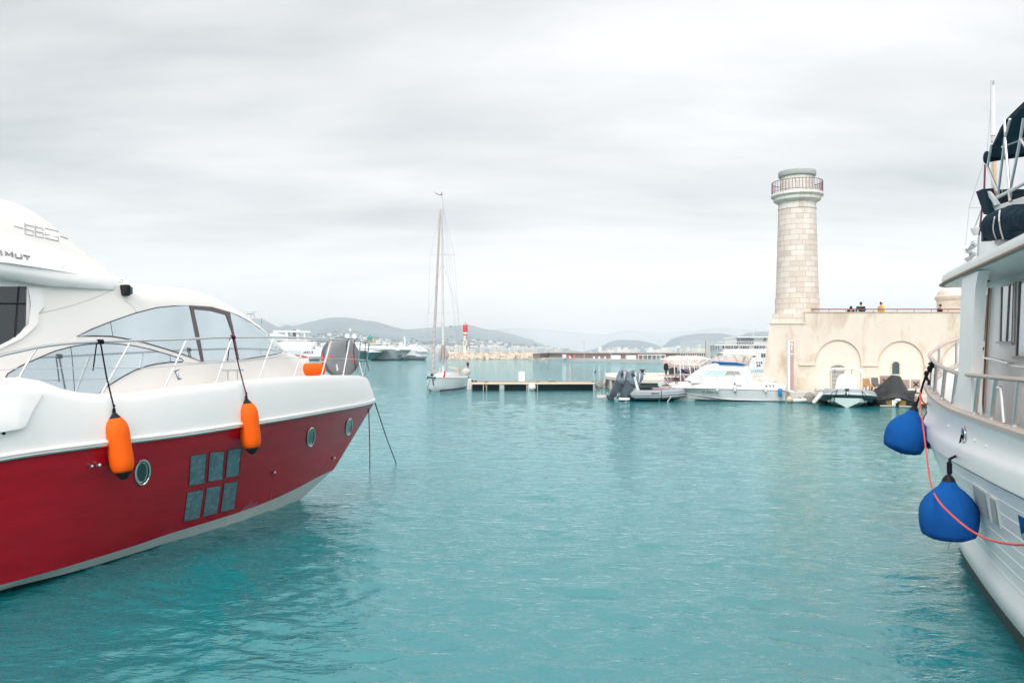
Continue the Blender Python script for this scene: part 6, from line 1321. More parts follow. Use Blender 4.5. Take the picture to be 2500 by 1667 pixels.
def rib_bow():
    Yb = 46.2; xc = (2068-1250)/FP*Yb; Z = lambda y, Y=Yb: CH-(y-H0)/FP*Y; X = lambda p, Y=Yb: xc+(p-2068)/FP*Y
    T = thing('inflatable_boat', 'inflatable boat seen bow on, with white tubular arch and covered console', 'inflatable boat', (xc, Yb, 0)); W = lambda a, b, Y: Vector((X(a, Y), Y, Z(b, Y)))
    G = mat('tube_grey', (.29,.325,.36), .45, var=.05); DK = mat('tube_teal_black', (.015,.045,.055), .4); r = .33; hb = 1.30
    base = [(-hb+.06, 5.4, .62), (-hb, 3.6, .62), (-hb, 1.6, .66), (-hb+.25, .65, .74), (-.75, .18, .80), (0, .02, .83), (.75, .18, .80), (hb-.25, .65, .74), (hb, 1.6, .66), (hb, 3.6, .62), (hb-.06, 5.4, .62)]
    P = smooth_line([Vector((xc+a, Yb+.36+b, c-.08)) for a, b, c in base], 6); t = MB(); t.tube(P, r, 20); tb = t.build('tube', G, T, smooth=60)
    def side(dz, k=1.0, seg=P):
        o_ = []
        for i in range(1, len(seg)-1):
            d = (seg[i+1]-seg[i-1]).normalized(); nn = Vector((-d.y, d.x, 0))*-1; kk = math.sqrt(max(.001, r*r-dz*dz)); o_.append(seg[i]-Vector((-nn.x, -nn.y, 0))*kk*k+V(0,0,dz))
        return o_
    s0 = side(.05, 1.01); ctr = Vector((xc, Yb+3, 0)); 
    if (s0[len(s0)//2]-ctr).length < (P[len(P)//2]-ctr).length: side_ = lambda dz, k=1.01: [2*p-q+V(0,0,2*dz) for p, q in zip(P[1:-1], side(dz, k))]
    else: side_ = lambda dz, k=1.01: side(dz, k)
    for dz, w_, nm, m in ((.09, .020, 'stripe', BOATW), (.03, .030, 'stripe', BOATW), (-.03, .016, 'stripe', DK)): t = MB(); t.tube([Vector((p.x, p.y, q.z+dz)) for p, q in zip(side_(dz), P[1:-1])], w_, 5); t.build(nm, m, T)
    # darker lower half of the tube as its own band
    t = MB(); rows = []
    for a in np.linspace(-.12, -1.05, 7):
        rows.append([Vector((0,0,0))+q+(s-q)*1.0 for q, s in zip(P[1:-1], [Vector((p.x, p.y, q.z)) for p, q in zip(side_(0.0, 1.012), P[1:-1])])])
        rows[-1] = [Vector((q.x+(s.x-q.x)*math.cos(a), q.y+(s.y-q.y)*math.cos(a), q.z+r*1.012*math.sin(a))) for q, s in zip(P[1:-1], rows[-1])]
    t.grid(rows); t.build('lower_band', DK, T, smooth=60)
    h = MB(); rows = []
    for f in np.linspace(0, 1, 12): 
        yy = Yb+.06+f*5.0; b = 1.15*math.sqrt(min(1, .35+f*4)); k = .16*max(0, 1-f*3); rows.append([Vector((xc-b, yy, .50+k*.3)), Vector((xc-b*.95, yy, .22+k*.6)), Vector((xc-b*.5, yy, .0+k)), Vector((xc, yy, -.25+k*1.3)), Vector((xc+b*.5, yy, .0+k)), Vector((xc+b*.95, yy, .22+k*.6)), Vector((xc+b, yy, .50+k*.3))])
    h.grid(rows); h.add(rows[0], [tuple(range(7))]); h.build('hull', mat('pale_green_hull', (.48,.58,.55), .4), T)
    d = MB(); d.grid([[r_[0]+V(.0,0,.12), r_[-1]+V(0,0,.12)] for r_ in rows]); d.build('floor', BOATW, T)
    c = MB(); Yc = Yb+2.6; e_ = [(2041,952),(2045,926),(2050,916),(2058,914),(2082,914.5),(2086,917),(2089,952)]; Zc = lambda y: Z(y, Yc)
    c.grid([[Vector((X(a, Yc), Yc, Zc(b))) for a, b in e_], [Vector((X(a, Yc), Yc+.7, Zc(b))) for a, b in e_]]); c.add([Vector((X(a, Yc), Yc, Zc(b))) for a, b in e_], [tuple(range(7))]); c.build('console_cover', mat('pale_canvas', (.72,.73,.73), .8, bump=.9, bs=2.2), T)
    a = MB(); Ya = Yb+3.6; a.tube(smooth_line([Vector((X(p, Ya), Ya, Z(y, Ya))) for p, y in ((2013, 952), (2015, 938), (2019, 918), (2024, 907), (2031, 902), (2044, 900.3), (2068, 900), (2090, 900.8), (2098.5, 905), (2104, 918), (2108, 938), (2110, 952))], 3), .065, 10); ar = a.build('arch', mat('arch_white', (.86,.86,.85), .3), T)
    a = MB(); 
    for p in (2041, 2079): a.tube([Vector((X(p, Ya), Ya-.08, Z(898, Ya))), Vector((X(p, Ya), Ya-.09, Z(903, Ya))), Vector((X(p-1, Ya), Ya-.08, Z(911, Ya)))], .016, 5)
    a.build('strap', BLACK, ar)
    a = MB(); a.box((xc, Yb+.10, 1.06), (.22, .25, .08)); a.lathe([(.06, 0), (.11, .05), (.11, .08), (.05, .10)], (xc, Yb-.04, .80), (0, -1, 0), 16); a.build('bow_fitting', DK, T); a = MB(); a.sphere((xc+.03, Yb-.22, .82), (.05, .04, .10), 8, 6); a.build('bow_shackle', STEEL, T)
    a = MB()
    for p, pts in ((1, [(2048, 952), (2032, 961), (2030, 990)]), (2, [(2046, 953), (2040, 970), (2036, 997)]), (3, [(2100, 953), (2112, 965), (2113, 985)]), (4, [(2101, 954), (2105, 968), (2110, 998)])): a.tube([W(q[0], q[1], Yb-.02-.15*(i == 1)) for i, q in enumerate(pts)], .02, 5)
    a.build('bow_line', mat('dark_line', (.02,.02,.025), .8), T); T.rotation_euler.z = -math.atan2(2068-1250, FP)
rib_bow()
def covered_boat():
    Y = 46.8; xc = (2183-1250)/FP*Y; X = lambda p, Y=Y: xc+(p-2183)/FP*Y; Z = lambda y, Y=Y: CH-(y-H0)/FP*Y; T = thing('covered_boat', 'small dark boat under a peaked black tarpaulin, moored stern on beside the arch boat', 'covered boat', (xc, Y, 0)); T.rotation_euler.z = -math.atan2(2183-1250, FP)
    TP_ = mat('black_tarp', (.016,.018,.020), .55, var=.3, bump=1.0, bs=3)
    rng = np.random.RandomState(5)
    L = [(2133,956),(2139,951),(2147,945),(2155,938),(2164,928),(2171,920),(2178,915),(2186,916),(2197,918.5),(2201,927),(2206,938),(2213,951),(2222,966),(2232,982)]
    low = [(2135,972),(2140,975),(2148,976),(2156,976),(2163,975),(2171,973),(2180,971),(2188,970),(2197,970),(2204,972),(2210,974),(2217,977),(2224,980),(2232,984)]
    m = MB(); rows = []
    n = len(L)
    for k in range(8):
        f = k/7; row = []
        for i in range(n):
            a = Vector((*L[i], 0)); b = Vector((*low[i], 0)); p = a.lerp(b, f); yy = Y+1.5*(1-f)**1.5+.07*math.sin(i*1.3+k*.6)*f*(1-f)*3; row.append(Vector((X(p.x, yy), yy, Z(p.y, yy))))
        rows.append(row)
    m.grid(rows); back = [Vector((p.x, p.y+2.8, .8)) for p in rows[0]]; m.grid([rows[0], [Vector((p.x, p.y+1.0, p.z*.93)) for p in rows[0]], back]); m.build('tarpaulin', TP_, T, smooth=60)
    h = MB(); st = [(X(2140), .9), (X(2150), .25), (X(2165), .0), (X(2185), -.05), (X(2205), .0), (X(2222), .25), (X(2230), .85)]
    h.grid([[Vector((a, Y+.25+.05, b)) for a, b in st], [Vector((a, Y+4, b)) for a, b in st]]); h.add([Vector((a, Y+.3, b)) for a, b in st], [tuple(range(7))]); h.build('hull', mat('hull_black', (.02,.02,.022), .4), T)
    q = MB(); q.prism([(X(a), Y+.20, Z(b)) for a, b in ((2164,977),(2210,977),(2207,992),(2168,992))], (0, .08, 0)); q.build('transom', mat('olive_yellow', (.22,.16,.03), .5, var=.3), T)
    q = MB(); q.sphere((X(2191), Y, Z(976)), (.17,.1,.09), 10, 8); q.box((X(2184), Y+.05, Z(984)), (.28, .2, .36)); q.build('outboard_bracket', mat('white_plastic', (.78,.76,.74), .4), T)
    q = MB(); q.box((X(2190), Y+.02, Z(989)), (.18, .2, .3)); q.lathe([(.2, 0), (.22, .1), (.002, .14)], (X(2152), Y+.15, Z(979)), (0,-1,0), 12); q.lathe([(.2, 0), (.22, .1), (.002, .14)], (X(2222), Y+.15, Z(987)), (0,-1,0), 12); q.build('stern_drive', BLACK, T)
    q = MB(); q.box((X(2186), Y+.1, .05), (X(2215)-X(2146), .3, .06)); q.build('swim_step', mat('cream_step', (.55,.50,.42), .6), T)
covered_boat()
def sailboat():
    Y0 = 65.5; bx = (1061-1250)/FP*Y0; ang = 6.5; F = rotF(bx, Y0, 90-ang*1.0)
    T = thing('sailing_boat', 'white sailing boat with tall bare mast and brown furled sails at the pontoon end', 'sailboat', F(4, 0, 0))
    st = []
    for f in np.linspace(0, 1, 18):
        s = -.45*(1-min(1, f*6))+9.6*f; b = 1.62*math.sin(min(1, f/.55)*math.pi/2)**.75 if f < .55 else 1.62-.42*((f-.55)/.45)**1.6; zs = 1.12-.22*math.sin(f*math.pi*.6)
        st.append((s if f > 0 else -.45, b if f > 0 else .02, zs, b*.88 if f > 0 else .0, .12 if f > 0.02 else .5, -.35 if f > .05 else 0.0))
    loft_hull(T, st, lambda s, b, z: F(s, b, z), mat('sail_hull_white', (.74,.78,.78), .3, var=.03), deck=BOATW)
    g = MB(); 
    for k in (1, -1): g.tube([F(s, (b+.01)*k, zs) for s, b, zs, *_ in st], .035, 6)
    g.build('toe_rail', mat('toe_grey', (.5,.48,.5), .5), T)
    g = MB(); 
    for k in (1, -1): g.grid([[F(s+.01, (bc*.98+.02)*k, .10), F(s, (bc*.95+.02)*k, -.05)] for s, b, zs, bc, zc, zk in st[1:]])
    g.build('boot_stripe', mat('oxblood', (.10,.025,.03), .5), T)
    c = MB(); rows = [[F(s, 0+b*k, z) for k, z in ((-1, 1.0), (-.9, 1.25+h), (-.5, 1.33+h), (0, 1.36+h), (.5, 1.33+h), (.9, 1.25+h), (1, 1.0))] for s, b, h in ((1.8, .35, -.15), (2.6, .7, .0), (4.5, .95, .08), (6.3, 1.0, .12), (6.6, .95, .0))]; c.grid(rows); c.add(rows[0], [tuple(range(7))]); c.add(rows[-1], [tuple(range(7))]); c.build('coachroof', BOATW, T)
    sp = MB(); rows = [[F(s, b*k, z) for k, z in ((-1, 1.2), (-.9, 1.75), (0, 1.9), (.9, 1.75), (1, 1.2))] for s, b in ((5.6, .7), (5.9, .95), (6.9, 1.0))]; sp.grid(rows); sp.build('sprayhood', mat('tan_canvas', (.62,.53,.42), .8), T)
    mb = F(3.6, 0, 0); zm = CH-(478-H0)/FP*mb.y; mx = (1078.5-1250)/FP*mb.y
    MW = mat('mast_cream', (.66,.63,.60), .45); top = Vector((mx, mb.y, zm)); ft = Vector(((1082.5-1250)/FP*mb.y, mb.y, 1.3))
    g = MB(); g.tube([ft, ft.lerp(top, .5), top], [.115, .105, .07], 10); mast = g.build('mast', MW, T)
    g = MB(); g.tube([top, top+V(0,0,.35)], .02, 5); g.tube([top+V(-.05,0,.05), top+V(-.45,0,.15)], .03, 5); g.tube([top+V(-.45,0,.15), top+V(-.62,0,.32)], .02, 5); g.sphere(top+V(0,0,.12), .07, 6, 5); g.build('masthead', mat('dark_gear', (.07,.03,.035), .6), mast)
    for y_, a, b in ((622, 1050, 1108.5), (764.5, 1044, 1118.5)):
        g = MB(); z_ = CH-(y_-H0)/FP*mb.y; g.tube([Vector(((a-1250)/FP*mb.y, mb.y+.1, z_)), Vector(((b-1250)/FP*mb.y, mb.y, z_))], .022, 5); g.build('spreader', STEEL, mast)
    f0 = F(-.1, 0, 1.35); f0 = Vector(((1056-1250)/FP*f0.y, f0.y, 1.3)); f1 = Vector(((1075.5-1250)/FP*mb.y, mb.y-.3, CH-(511-H0)/FP*mb.y)); BRS = mat('brown_sailcloth', (.42,.36,.36), .85, var=.15, bump=.4)
    g = MB(); g.tube([f0+V(0,0,.15), f0.lerp(f1, .1), f0.lerp(f1, .3), f0.lerp(f1, .95), f1], [.10, .125, .11, .085, .03], 10); fs = g.build('furled_jib', BRS, T)
    g = MB(); pts = []
    for k in range(90): t = .03+k/90*.27; p = f0.lerp(f1, t); a = k*.62; pts.append(p+Vector((math.cos(a)*.125, math.sin(a)*.125, 0)))
    g.tube(pts, .014, 4); g.build('wrap_line', mat('white_line', (.8,.8,.78), .7), fs)
    g = MB(); g.lathe([(.08, -.1), (.14, -.08), (.14, .06), (.08, .08)], f0+V(0,0,.05), (0,0,1), 12); g.build('furler_drum', BLACK, T)
    g = MB(); z_ = lambda y: CH-(y-H0)/FP*(mb.y-.3); x_ = lambda p: (p-1250)/FP*(mb.y-.3)
    for pl, w_ in (([(1080,843),(1076,858),(1073,873),(1073,885)], [.05,.13,.20,.07]), ([(1085,843),(1089,858),(1091,868),(1088,878)], [.05,.13,.22,.10]), ([(1082,842),(1082,866),(1081,890)], [.05,.14,.10])):
        g.tube([Vector((x_(a), mb.y-.25, z_(b))) for a, b in pl], w_, 7)
    g.build('bunched_mainsail', BRS, T)
    g = MB(); zz = lambda y: CH-(y-H0)/FP*mb.y; xx = lambda p: (p-1250)/FP*mb.y
    for (a, b), (c, d) in (((1077,511),(1050,622)), ((1050,622),(1044,764.5)), ((1044,764.5),(1044,905)), ((1079,500),(1108.5,622)), ((1108.5,622),(1118.5,764.5)), ((1118.5,764.5),(1120,905)), ((1080,640),(1118.5,764.5)), ((1079,560),(1116,840)), ((1080,640),(1044,764.5)), ((1079,490),(1124,903)), ((1080,770),(1065,903)), ((1080,770),(1108,903)), ((1080,480),(1136,908))):
        g.tube([Vector((xx(a), mb.y, zz(b))), Vector((xx(c), mb.y+.5, zz(d)))], .0085, 3)
    g.sphere(Vector((xx(1100), mb.y, zz(796))), (.10,.1,.14), 6, 5); g.build('rigging', mat('rigging_grey', (.42,.44,.46), .5, metal=.5), T)
    g = MB(); 
    for k in (1, -1):
        ss = [s for s in st if s[0] > -.6]; g.tube([F(s, (b-.05)*k, zs+.58) for s, b, zs, *_ in ss], .013, 4); g.tube([F(s, (b-.05)*k, zs+.3) for s, b, zs, *_ in ss], .009, 4)
        for s, b, zs, *_ in ss[::3]: g.tube([F(s, (b-.05)*k, zs), F(s, (b-.05)*k, zs+.58)], .014, 5)
    g.build('lifelines', STEEL, T)
    a = MB(); p = Vector(((1054-1250)/FP*65.2, 65.1, 1.13)); a.tube([p+V(-.35,0,.05), p, p+V(.25,0,-.02)], .06, 6); a.prism([p+V(-.4,0,-.18), p+V(-.15,0,.05), p+V(-.35,0,.12)], (0,.1,0)); a.prism([p+V(.25,0,-.25), p+V(.1,0,.05), p+V(.35,0,.1)], (0,.1,0)); a.tube([p+V(.1,-.02,-.1), p+V(.16,-.02,-.65)], .05, 6); a.build('anchor', mat('anchor_dark', (.01,.04,.045), .4, metal=.5), T)
    r_ = MB(); r_.tube([p+V(-.1,0,0), Wz(1042, 957)], .018, 5); r_.build('anchor_line', mat('dark_line', (.02,.02,.025), .8), T)
    r_ = MB(); q = Vector(((1085-1250)/FP*66.5, 66.5, 1.4)); r_.tube([q+V(0,0,.25), q+V(.03,0,0), q+V(-.06,0,-.3)], [.05,.07,.08], 7); r_.build('red_bag', mat('red_bag', (.62,.02,.03), .7), T)
    sf = MB(); q = F(8.6, 1.15, 1.35); sf.sphere(q+V(0,0,.05), (.42,.3,.34), 12, 8); sf.build('covered_gear', mat('white_tarp', (.62,.58,.54), .8), T); sf = MB(); sf.sphere(q+V(.15,0,.75), (.14,.12,.2), 8, 6); sf.tube([q+V(.15,0,.6), q+V(.2,0,.1)], .05, 6); sf.build('stern_outboard', mat('dark_gear', (.07,.03,.035), .6), T)
    for k in range(2):
        q = W(1145+k*5, 941+k*2, 68.8); m = MB(); m.lathe([(.05,-.62),(.15,-.5),(.16,.0),(.15,.5),(.05,.6)], q, (.12,0,1), 12); o = m.build('fender', mat('white_fender', (.70,.69,.66), .4)); tag(o, ['white fender hanging off the sailing boat quarter, nearer the hull', 'white fender beside the pontoon end, nearer the pontoon'][k], 'fender', 'white fenders between sailing boat and pontoon'); rebase(o)
sailboat()
def pontoon():
    Y1, Y2 = 67.2, 70.6; X = lambda p, Y=Y1: (p-1250)/FP*Y; T = thing('pontoon', 'low floating pontoon with cream fender beam and dark floats', 'pontoon', (X(1300), 69, 0)); xa, xb = X(1153), X(1452)
    d = MB(); d.box(((xa+xb)/2, (Y1+Y2)/2, .61), (xb-xa, Y2-Y1, .12)); d.build('deck', mat('pontoon_deck', (.34,.28,.23), .8, var=.15), T)
    d = MB(); d.tube([(xa, Y1-.04, .56), (xb, Y1-.04, .57)], .09, 10); d.build('fender_beam', mat('cream_beam', (.72,.58,.42), .6, var=.1, dirt=(.35,.24,.15,.5), ds=1.5), T)
    for a, b in ((1153, 1218), (1231, 1288), (1306, 1448)):
        f = MB(); f.box(((X(a)+X(b))/2, (Y1+Y2)/2, .12), (X(b)-X(a), Y2-Y1-.1, .72)); p = X(a)+.15
        while p < X(b)-.1: f.box((p, Y1+.03, .15), (.07, .06, .62)); p += .37
        f.build('float', mat('float_black', (.008,.014,.016), .7, spec=.1), T)
    for px in (1180, 1188, 1222, 1228, 1286, 1312, 1451): q = MB(); q.box((X(px), Y1-.02, .22), (.07, .08, .62)); q.build('bracket', mat('bracket_grey', (.42,.38,.34), .6), T)
    g = MB()
    for px in (1154, 1186, 1311, 1447): 
        for k in range(3): g.tube([(X(px)+.1*math.cos(a)+k*.05, Y1+.1+.1*math.sin(a), .70+.02*k) for a in np.linspace(0, 6.28, 9)], .022, 5)
    g.tube([(X(1186), Y1-.12, .66), (X(1185), Y1-.16, .2)], .02, 5); g.tube([(X(1340), Y1+.4, .72), (X(1350), Y1+.3, .78), (X(1357), Y1+.4, .72)], .05, 6); g.build('coiled_ropes', mat('tan_rope', (.30,.17,.13), .9), T)
    c = MB(); Yc = 69.3; c.box((X(1273.5, Yc), Yc, 1.10), (X(1281, Yc)-X(1266, Yc), .35, .86)); o = c.build('service_cabinet', mat('cabinet_white', (.80,.77,.77), .5), bevel=.02); tag(o, 'white service cabinet standing on the pontoon', 'cabinet'); rebase(o)
    c = MB(); c.sphere(W(1299, 945, Y1-.3), .32, 20, 14); o = c.build('mooring_buoy', mat('buoy_white', (.74,.72,.68), .5, dirt=(.4,.36,.3,.4))); tag(o, 'round white buoy floating against the pontoon front', 'buoy'); rebase(o)
    DL = mat('dark_line', (.02,.02,.025), .8)
    for i, (a, b, s) in enumerate(((Vector((X(1452), 68, .62)), Vector(((1480-1250)/FP*71.5, 71.5, .55)), .5), (Vector((X(1452), 68.2, .55)), Vector(((1480-1250)/FP*71.5, 71.4, .35)), .75), (Vector((X(1453), 67.6, .6)), Wz(1470, 953, 0), .25))):
        g = MB(); g.tube([a.lerp(b, t)+V(0, 0, -s*4*t*(1-t)) for t in np.linspace(0, 1, 9)], .03, 5); o = g.build('mooring_line', DL); tag(o, ['dark line from the pontoon end to the jetty, highest', 'dark line from the pontoon end to the jetty, deepest sagging', 'dark line from the pontoon end down into the water'][i], 'rope', 'lines between pontoon and jetty'); rebase(o)
    a, b = Vector(((1142-1250)/FP*70, 70, 1.1)), Vector((X(1160), 68.2, .72)); g = MB(); g.tube([a.lerp(b, t)+V(0,0,-.2*4*t*(1-t)) for t in np.linspace(0, 1, 7)], .03, 5); g.sphere(b, (.12,.1,.07), 6, 5); g.sphere(b+V(-.3,0,.06), (.12,.1,.07), 6, 5); o = g.build('mooring_line', DL); tag(o, 'dark stern line from the sailing boat onto the pontoon', 'rope'); rebase(o)
    g = MB(); P = Wz(1453, 908.8); g.sphere(P+V(0,0,.08), (.16,.28,.11), 10, 6); g.tube([P+V(.05,-.1,.12), P+V(.10,-.16,.34), P+V(.16,-.2,.40)], [.05,.04,.045], 6); g.tube([P+V(.16,-.2,.40), P+V(.25,-.24,.39)], [.02,.008], 5); o = g.build('cormorant', BLACK); tag(o, 'small black seabird swimming on the open water left of the jetty', 'bird'); rebase(o)
pontoon()
# ================================================================ far shore: breakwaters, yachts, town, hills, haze
def PF(px, Y, z=0.0): return Vector(((px-1250)/FP*Y, Y, z))
def far_quay():
    # stone breakwater
    rng = np.random.RandomState(11); m = MB()
    n = 620
    for i in range(n):
        t = rng.rand(); px = 1094+t*268; Y0 = 366-4*t; row = rng.rand(); top = 1.0 if px < 1310 else .75
        Y = Y0+row*7; z = -.2+row*2.5*top+rng.rand()*.35; s = .45+rng.rand()*.75; c = PF(px, Y, z)
        ph = [rng.rand()*6.28 for _ in range(3)]; vv = []
        for (a, b, e_) in ((-1,-1,-1),(1,-1,-1),(1,1,-1),(-1,1,-1),(-1,-1,1),(1,-1,1),(1,1,1),(-1,1,1)):
            q = Vector((a*(.8+rng.rand()*.5), b*(.7+rng.rand()*.5), e_*(.5+rng.rand()*.4)))*s*.75; q.rotate(Matrix.Rotation(ph[0], 3, 'Z') @ Matrix.Rotation(ph[1]*.2, 3, 'X')); vv.append(c+q)
        m.add(vv, [(0,3,2,1),(4,5,6,7),(0,1,5,4),(1,2,6,5),(2,3,7,6),(3,0,4,7)])
    b = MB(); xs = [PF(1094, 370).x, PF(1362, 368).x]
    m.box(((xs[0]+xs[1])/2, 372, .4), (xs[1]-xs[0], 9, 1.6), top=.9)
    o = m.build('breakwater_rocks', mat('breakwater_rock', (.58, .49, .41), .9, var=.4, vs_=.6), None, smooth=0); tag(o, 'long bank of pale tan boulders on the far side of the water', 'rocks', None, 'stuff')
    # mole with a brown wall
    ln = [(1340, 322), (1400, 278), (1500, 254), (1620, 230), (1760, 212), (1900, 205)]
    q = MB(); f = [PF(a, Y, -1) for a, Y in ln]; bk = [PF(a, Y+16, -1) for a, Y in ln]; q.prism(f+bk[::-1], (0, 0, 2.07)); o = q.build('far_quay', mat('grey_quay', (.50,.52,.52), .85, var=.08, vs_=.3), None, smooth=0); o['kind'] = 'structure'
    ww = [PF(1301, 345, .5)]+[PF(a, Y+15.8, .9) for a, Y in ln]; T = thing('harbour_mole_wall', 'long low brownish wall along the far quay', 'wall', PF(1500, 270, 1))
    w_ = MB(); w_.prism(ww+[p+V(.0, 1.2, 0) for p in ww[::-1]], (0, 0, 2.05)); w_.build('wall', mat('mauve_brown_wall', (.30, .225, .205), .9, var=.12, vs_=.4), T, smooth=0)
    w_ = MB()
    for a, b in zip(ww, ww[1:]): c = (a+b)/2; w_.box((c.x, c.y-.1, 2.98), ((b-a).length+.3, 1.6, .12), rz=math.atan2(b.y-a.y, b.x-a.x))
    w_.build('coping', mat('pale_coping', (.62,.58,.55), .85), T)
    q = MB(); 
    for k in range(3): a = PF(1318, 338, 1.1+k*.45); q.box((a.x+2.5, a.y-.5, a.z), (5.4-k*.4, .8, .18))
    q.build('bench_step', BLACK, T)
    def box(px, yt, yb, w_, Y, m, nm, lb, cat, d=2.4, grp=None):
        zt = CH-(yt-H0)/FP*Y; W_ = w_/FP*Y; a = MB(); c = PF(px, Y, (zt+1.07)/2); a.box(c, (W_, d, zt-1.07)); o = a.build(nm, m); tag(o, lb, cat, grp); rebase(o); 
        return o
    WT = mat('site_white', (.72,.73,.72), .6)
    box(1377.5, 865, 874, 9, 290, WT, 'kiosk', 'small white kiosk on the far quay beside the red boards', 'kiosk')
    box(1503, 867, 875, 22, 262, WT, 'site_cabin', 'pale site cabin on the far quay, left of two', 'cabin'); box(1540, 867, 875, 23, 255, WT, 'site_cabin', 'pale site cabin on the far quay, right of two, beside the white shelter', 'cabin')
    box(1389, 866, 873, 5, 288, mat('red_panel', (.55,.10,.12), .6), 'notice_board', 'red board leaning on the far brown wall, right of the kiosk', 'board', .3); box(1402, 866, 873, 4, 284, mat('red_panel', (.55,.10,.12), .6), 'notice_board', 'smaller red board on the far brown wall, farther from the kiosk', 'board', .3)
    T = thing('portal_shelter', 'long open white portal shelter on the far quay', 'shelter', PF(1590, 240, 1.07)); Y = 241; zt = CH-(866-H0)/FP*Y; a = MB(); xa, xb = PF(1557, Y).x, PF(1622, Y).x
    a.box(((xa+xb)/2, Y, zt), (xb-xa, 3, .22)); a.build('roof', WT, T); a = MB()
    for k in range(7): a.box((xa+(xb-xa)*k/6, Y-1.4, (zt+1.07)/2), (.18, .18, zt-1.07))
    a.build('post', WT, T); a = MB(); a.box(((xa+xb)/2+1, Y+1.3, 1.7), (xb-xa-3, .1, 1.2)); a.build('back_panel', mat('shelter_grey', (.50,.54,.55), .7), T)
    for i, (px, yt, Y) in enumerate(((1426, 836, 272), (1492, 838, 258), (1609, 832, 234))):
        zt = CH-(yt-H0)/FP*Y; a = MB(); a.tube([PF(px, Y, 1.07), PF(px, Y, zt)], [.09, .05], 6); a.box(PF(px, Y, zt), (.9, .15, .1)); o = a.build('lamp_post', mat('lamp_grey', (.55,.56,.57), .5)); tag(o, ['thin far lamp post standing alone left of the site cabins', 'thin far lamp post just left of the first site cabin', 'thin far lamp post at the right end of the white shelter'][i], 'lamp post', 'far lamp posts'); rebase(o)
    for i, px in enumerate((1392, 1450, 1463, 1477)):
        a = MB(); a.box(PF(px, 283-(px-1392)*.28, 1.45), (.5, .4, .8)); o = a.build('quay_pedestal', WT); tag(o, 'small white service pedestal on the edge of the far quay', 'pedestal', 'small white pedestals along the far quay'); rebase(o)
    # red and white harbour light
    Y = 372; zf = lambda y: CH-(y-H0)/FP*Y; c = PF(1136, Y); T = thing('harbour_light', 'white harbour light tower with red lantern on the boulder breakwater', 'lighthouse', (c.x, c.y, 1))
    r = 5.6/FP*Y; a = MB(); a.lathe([(r*1.15, .8), (r*1.1, zf(860)), (r*.86, zf(818)), (r*.9, zf(817))], c, (0,0,1), 8); sh = a.build('shaft', mat('light_tower_cream', (.72,.68,.60), .7), T, smooth=20)
    a = MB(); a.box((c.x-.1, c.y-r*.95, zf(837)), (.3, .3, 2.3)); a.box((c.x+.75, c.y-r*.85, zf(848)), (.3, .3, 2.0)); a.box((c.x+.75, c.y-r*.85, zf(825)), (.3, .3, 1.6)); a.build('slit_window', mat('slit_dark', (.10,.10,.11), .6), sh)
    RD = mat('signal_red', (.62, .05, .055), .5); a = MB(); a.lathe([(r*1.0, zf(811)), (r*1.05, zf(810)), (r*1.05, zf(793)), (r*.95, zf(791))], c, (0,0,1), 20); a.lathe([(r*1.05, zf(818)), (r*1.08, zf(816.5)), (r*1.05, zf(815.5))], c, (0,0,1), 20); a.lathe([(.25, zf(791)), (.2, zf(788)), (.06, zf(786))], c, (0,0,1), 8); a.build('lantern', RD, T)
    a = MB(); a.lathe([(r*1.06, zf(815.5)), (r*1.06, zf(811))], c, (0,0,1), 20); a.lathe([(r*1.08, zf(793)), (r*1.08, zf(791.5))], c, (0,0,1), 20); a.build('white_band', WT, T)
    a = MB(); a.box((c.x-6, c.y+3, 2.2), (5, 3, 2.6)); o = a.build('hut', mat('light_tower_cream', (.72,.68,.60), .7)); tag(o, 'small cream hut at the foot of the red topped harbour light', 'hut'); rebase(o)
    # green topped light on the fort block behind the yachts
    Y = 420; zf = lambda y: CH-(y-H0)/FP*Y; c = PF(903, Y); T = thing('green_light', 'squat stone tower with green lantern behind the grey yacht', 'lighthouse', (c.x, c.y, 0)); a = MB(); a.lathe([(1.7, 0), (1.55, zf(832)), (1.7, zf(830))], c, (0,0,1), 16); a.box((c.x, c.y+1, zf(845)), (5, 3, 8)); a.build('tower', mat('sand_stone', (.55,.47,.36), .9), T)
    a = MB(); a.lathe([(1.45, zf(830)), (1.45, zf(824.5)), (1.2, zf(823)), (.5, zf(821.5)), (.3, zf(819)), (.002, zf(818))], c, (0,0,1), 16); a.build('lantern', mat('harbour_green', (.02,.26,.21), .5), T)
far_quay()
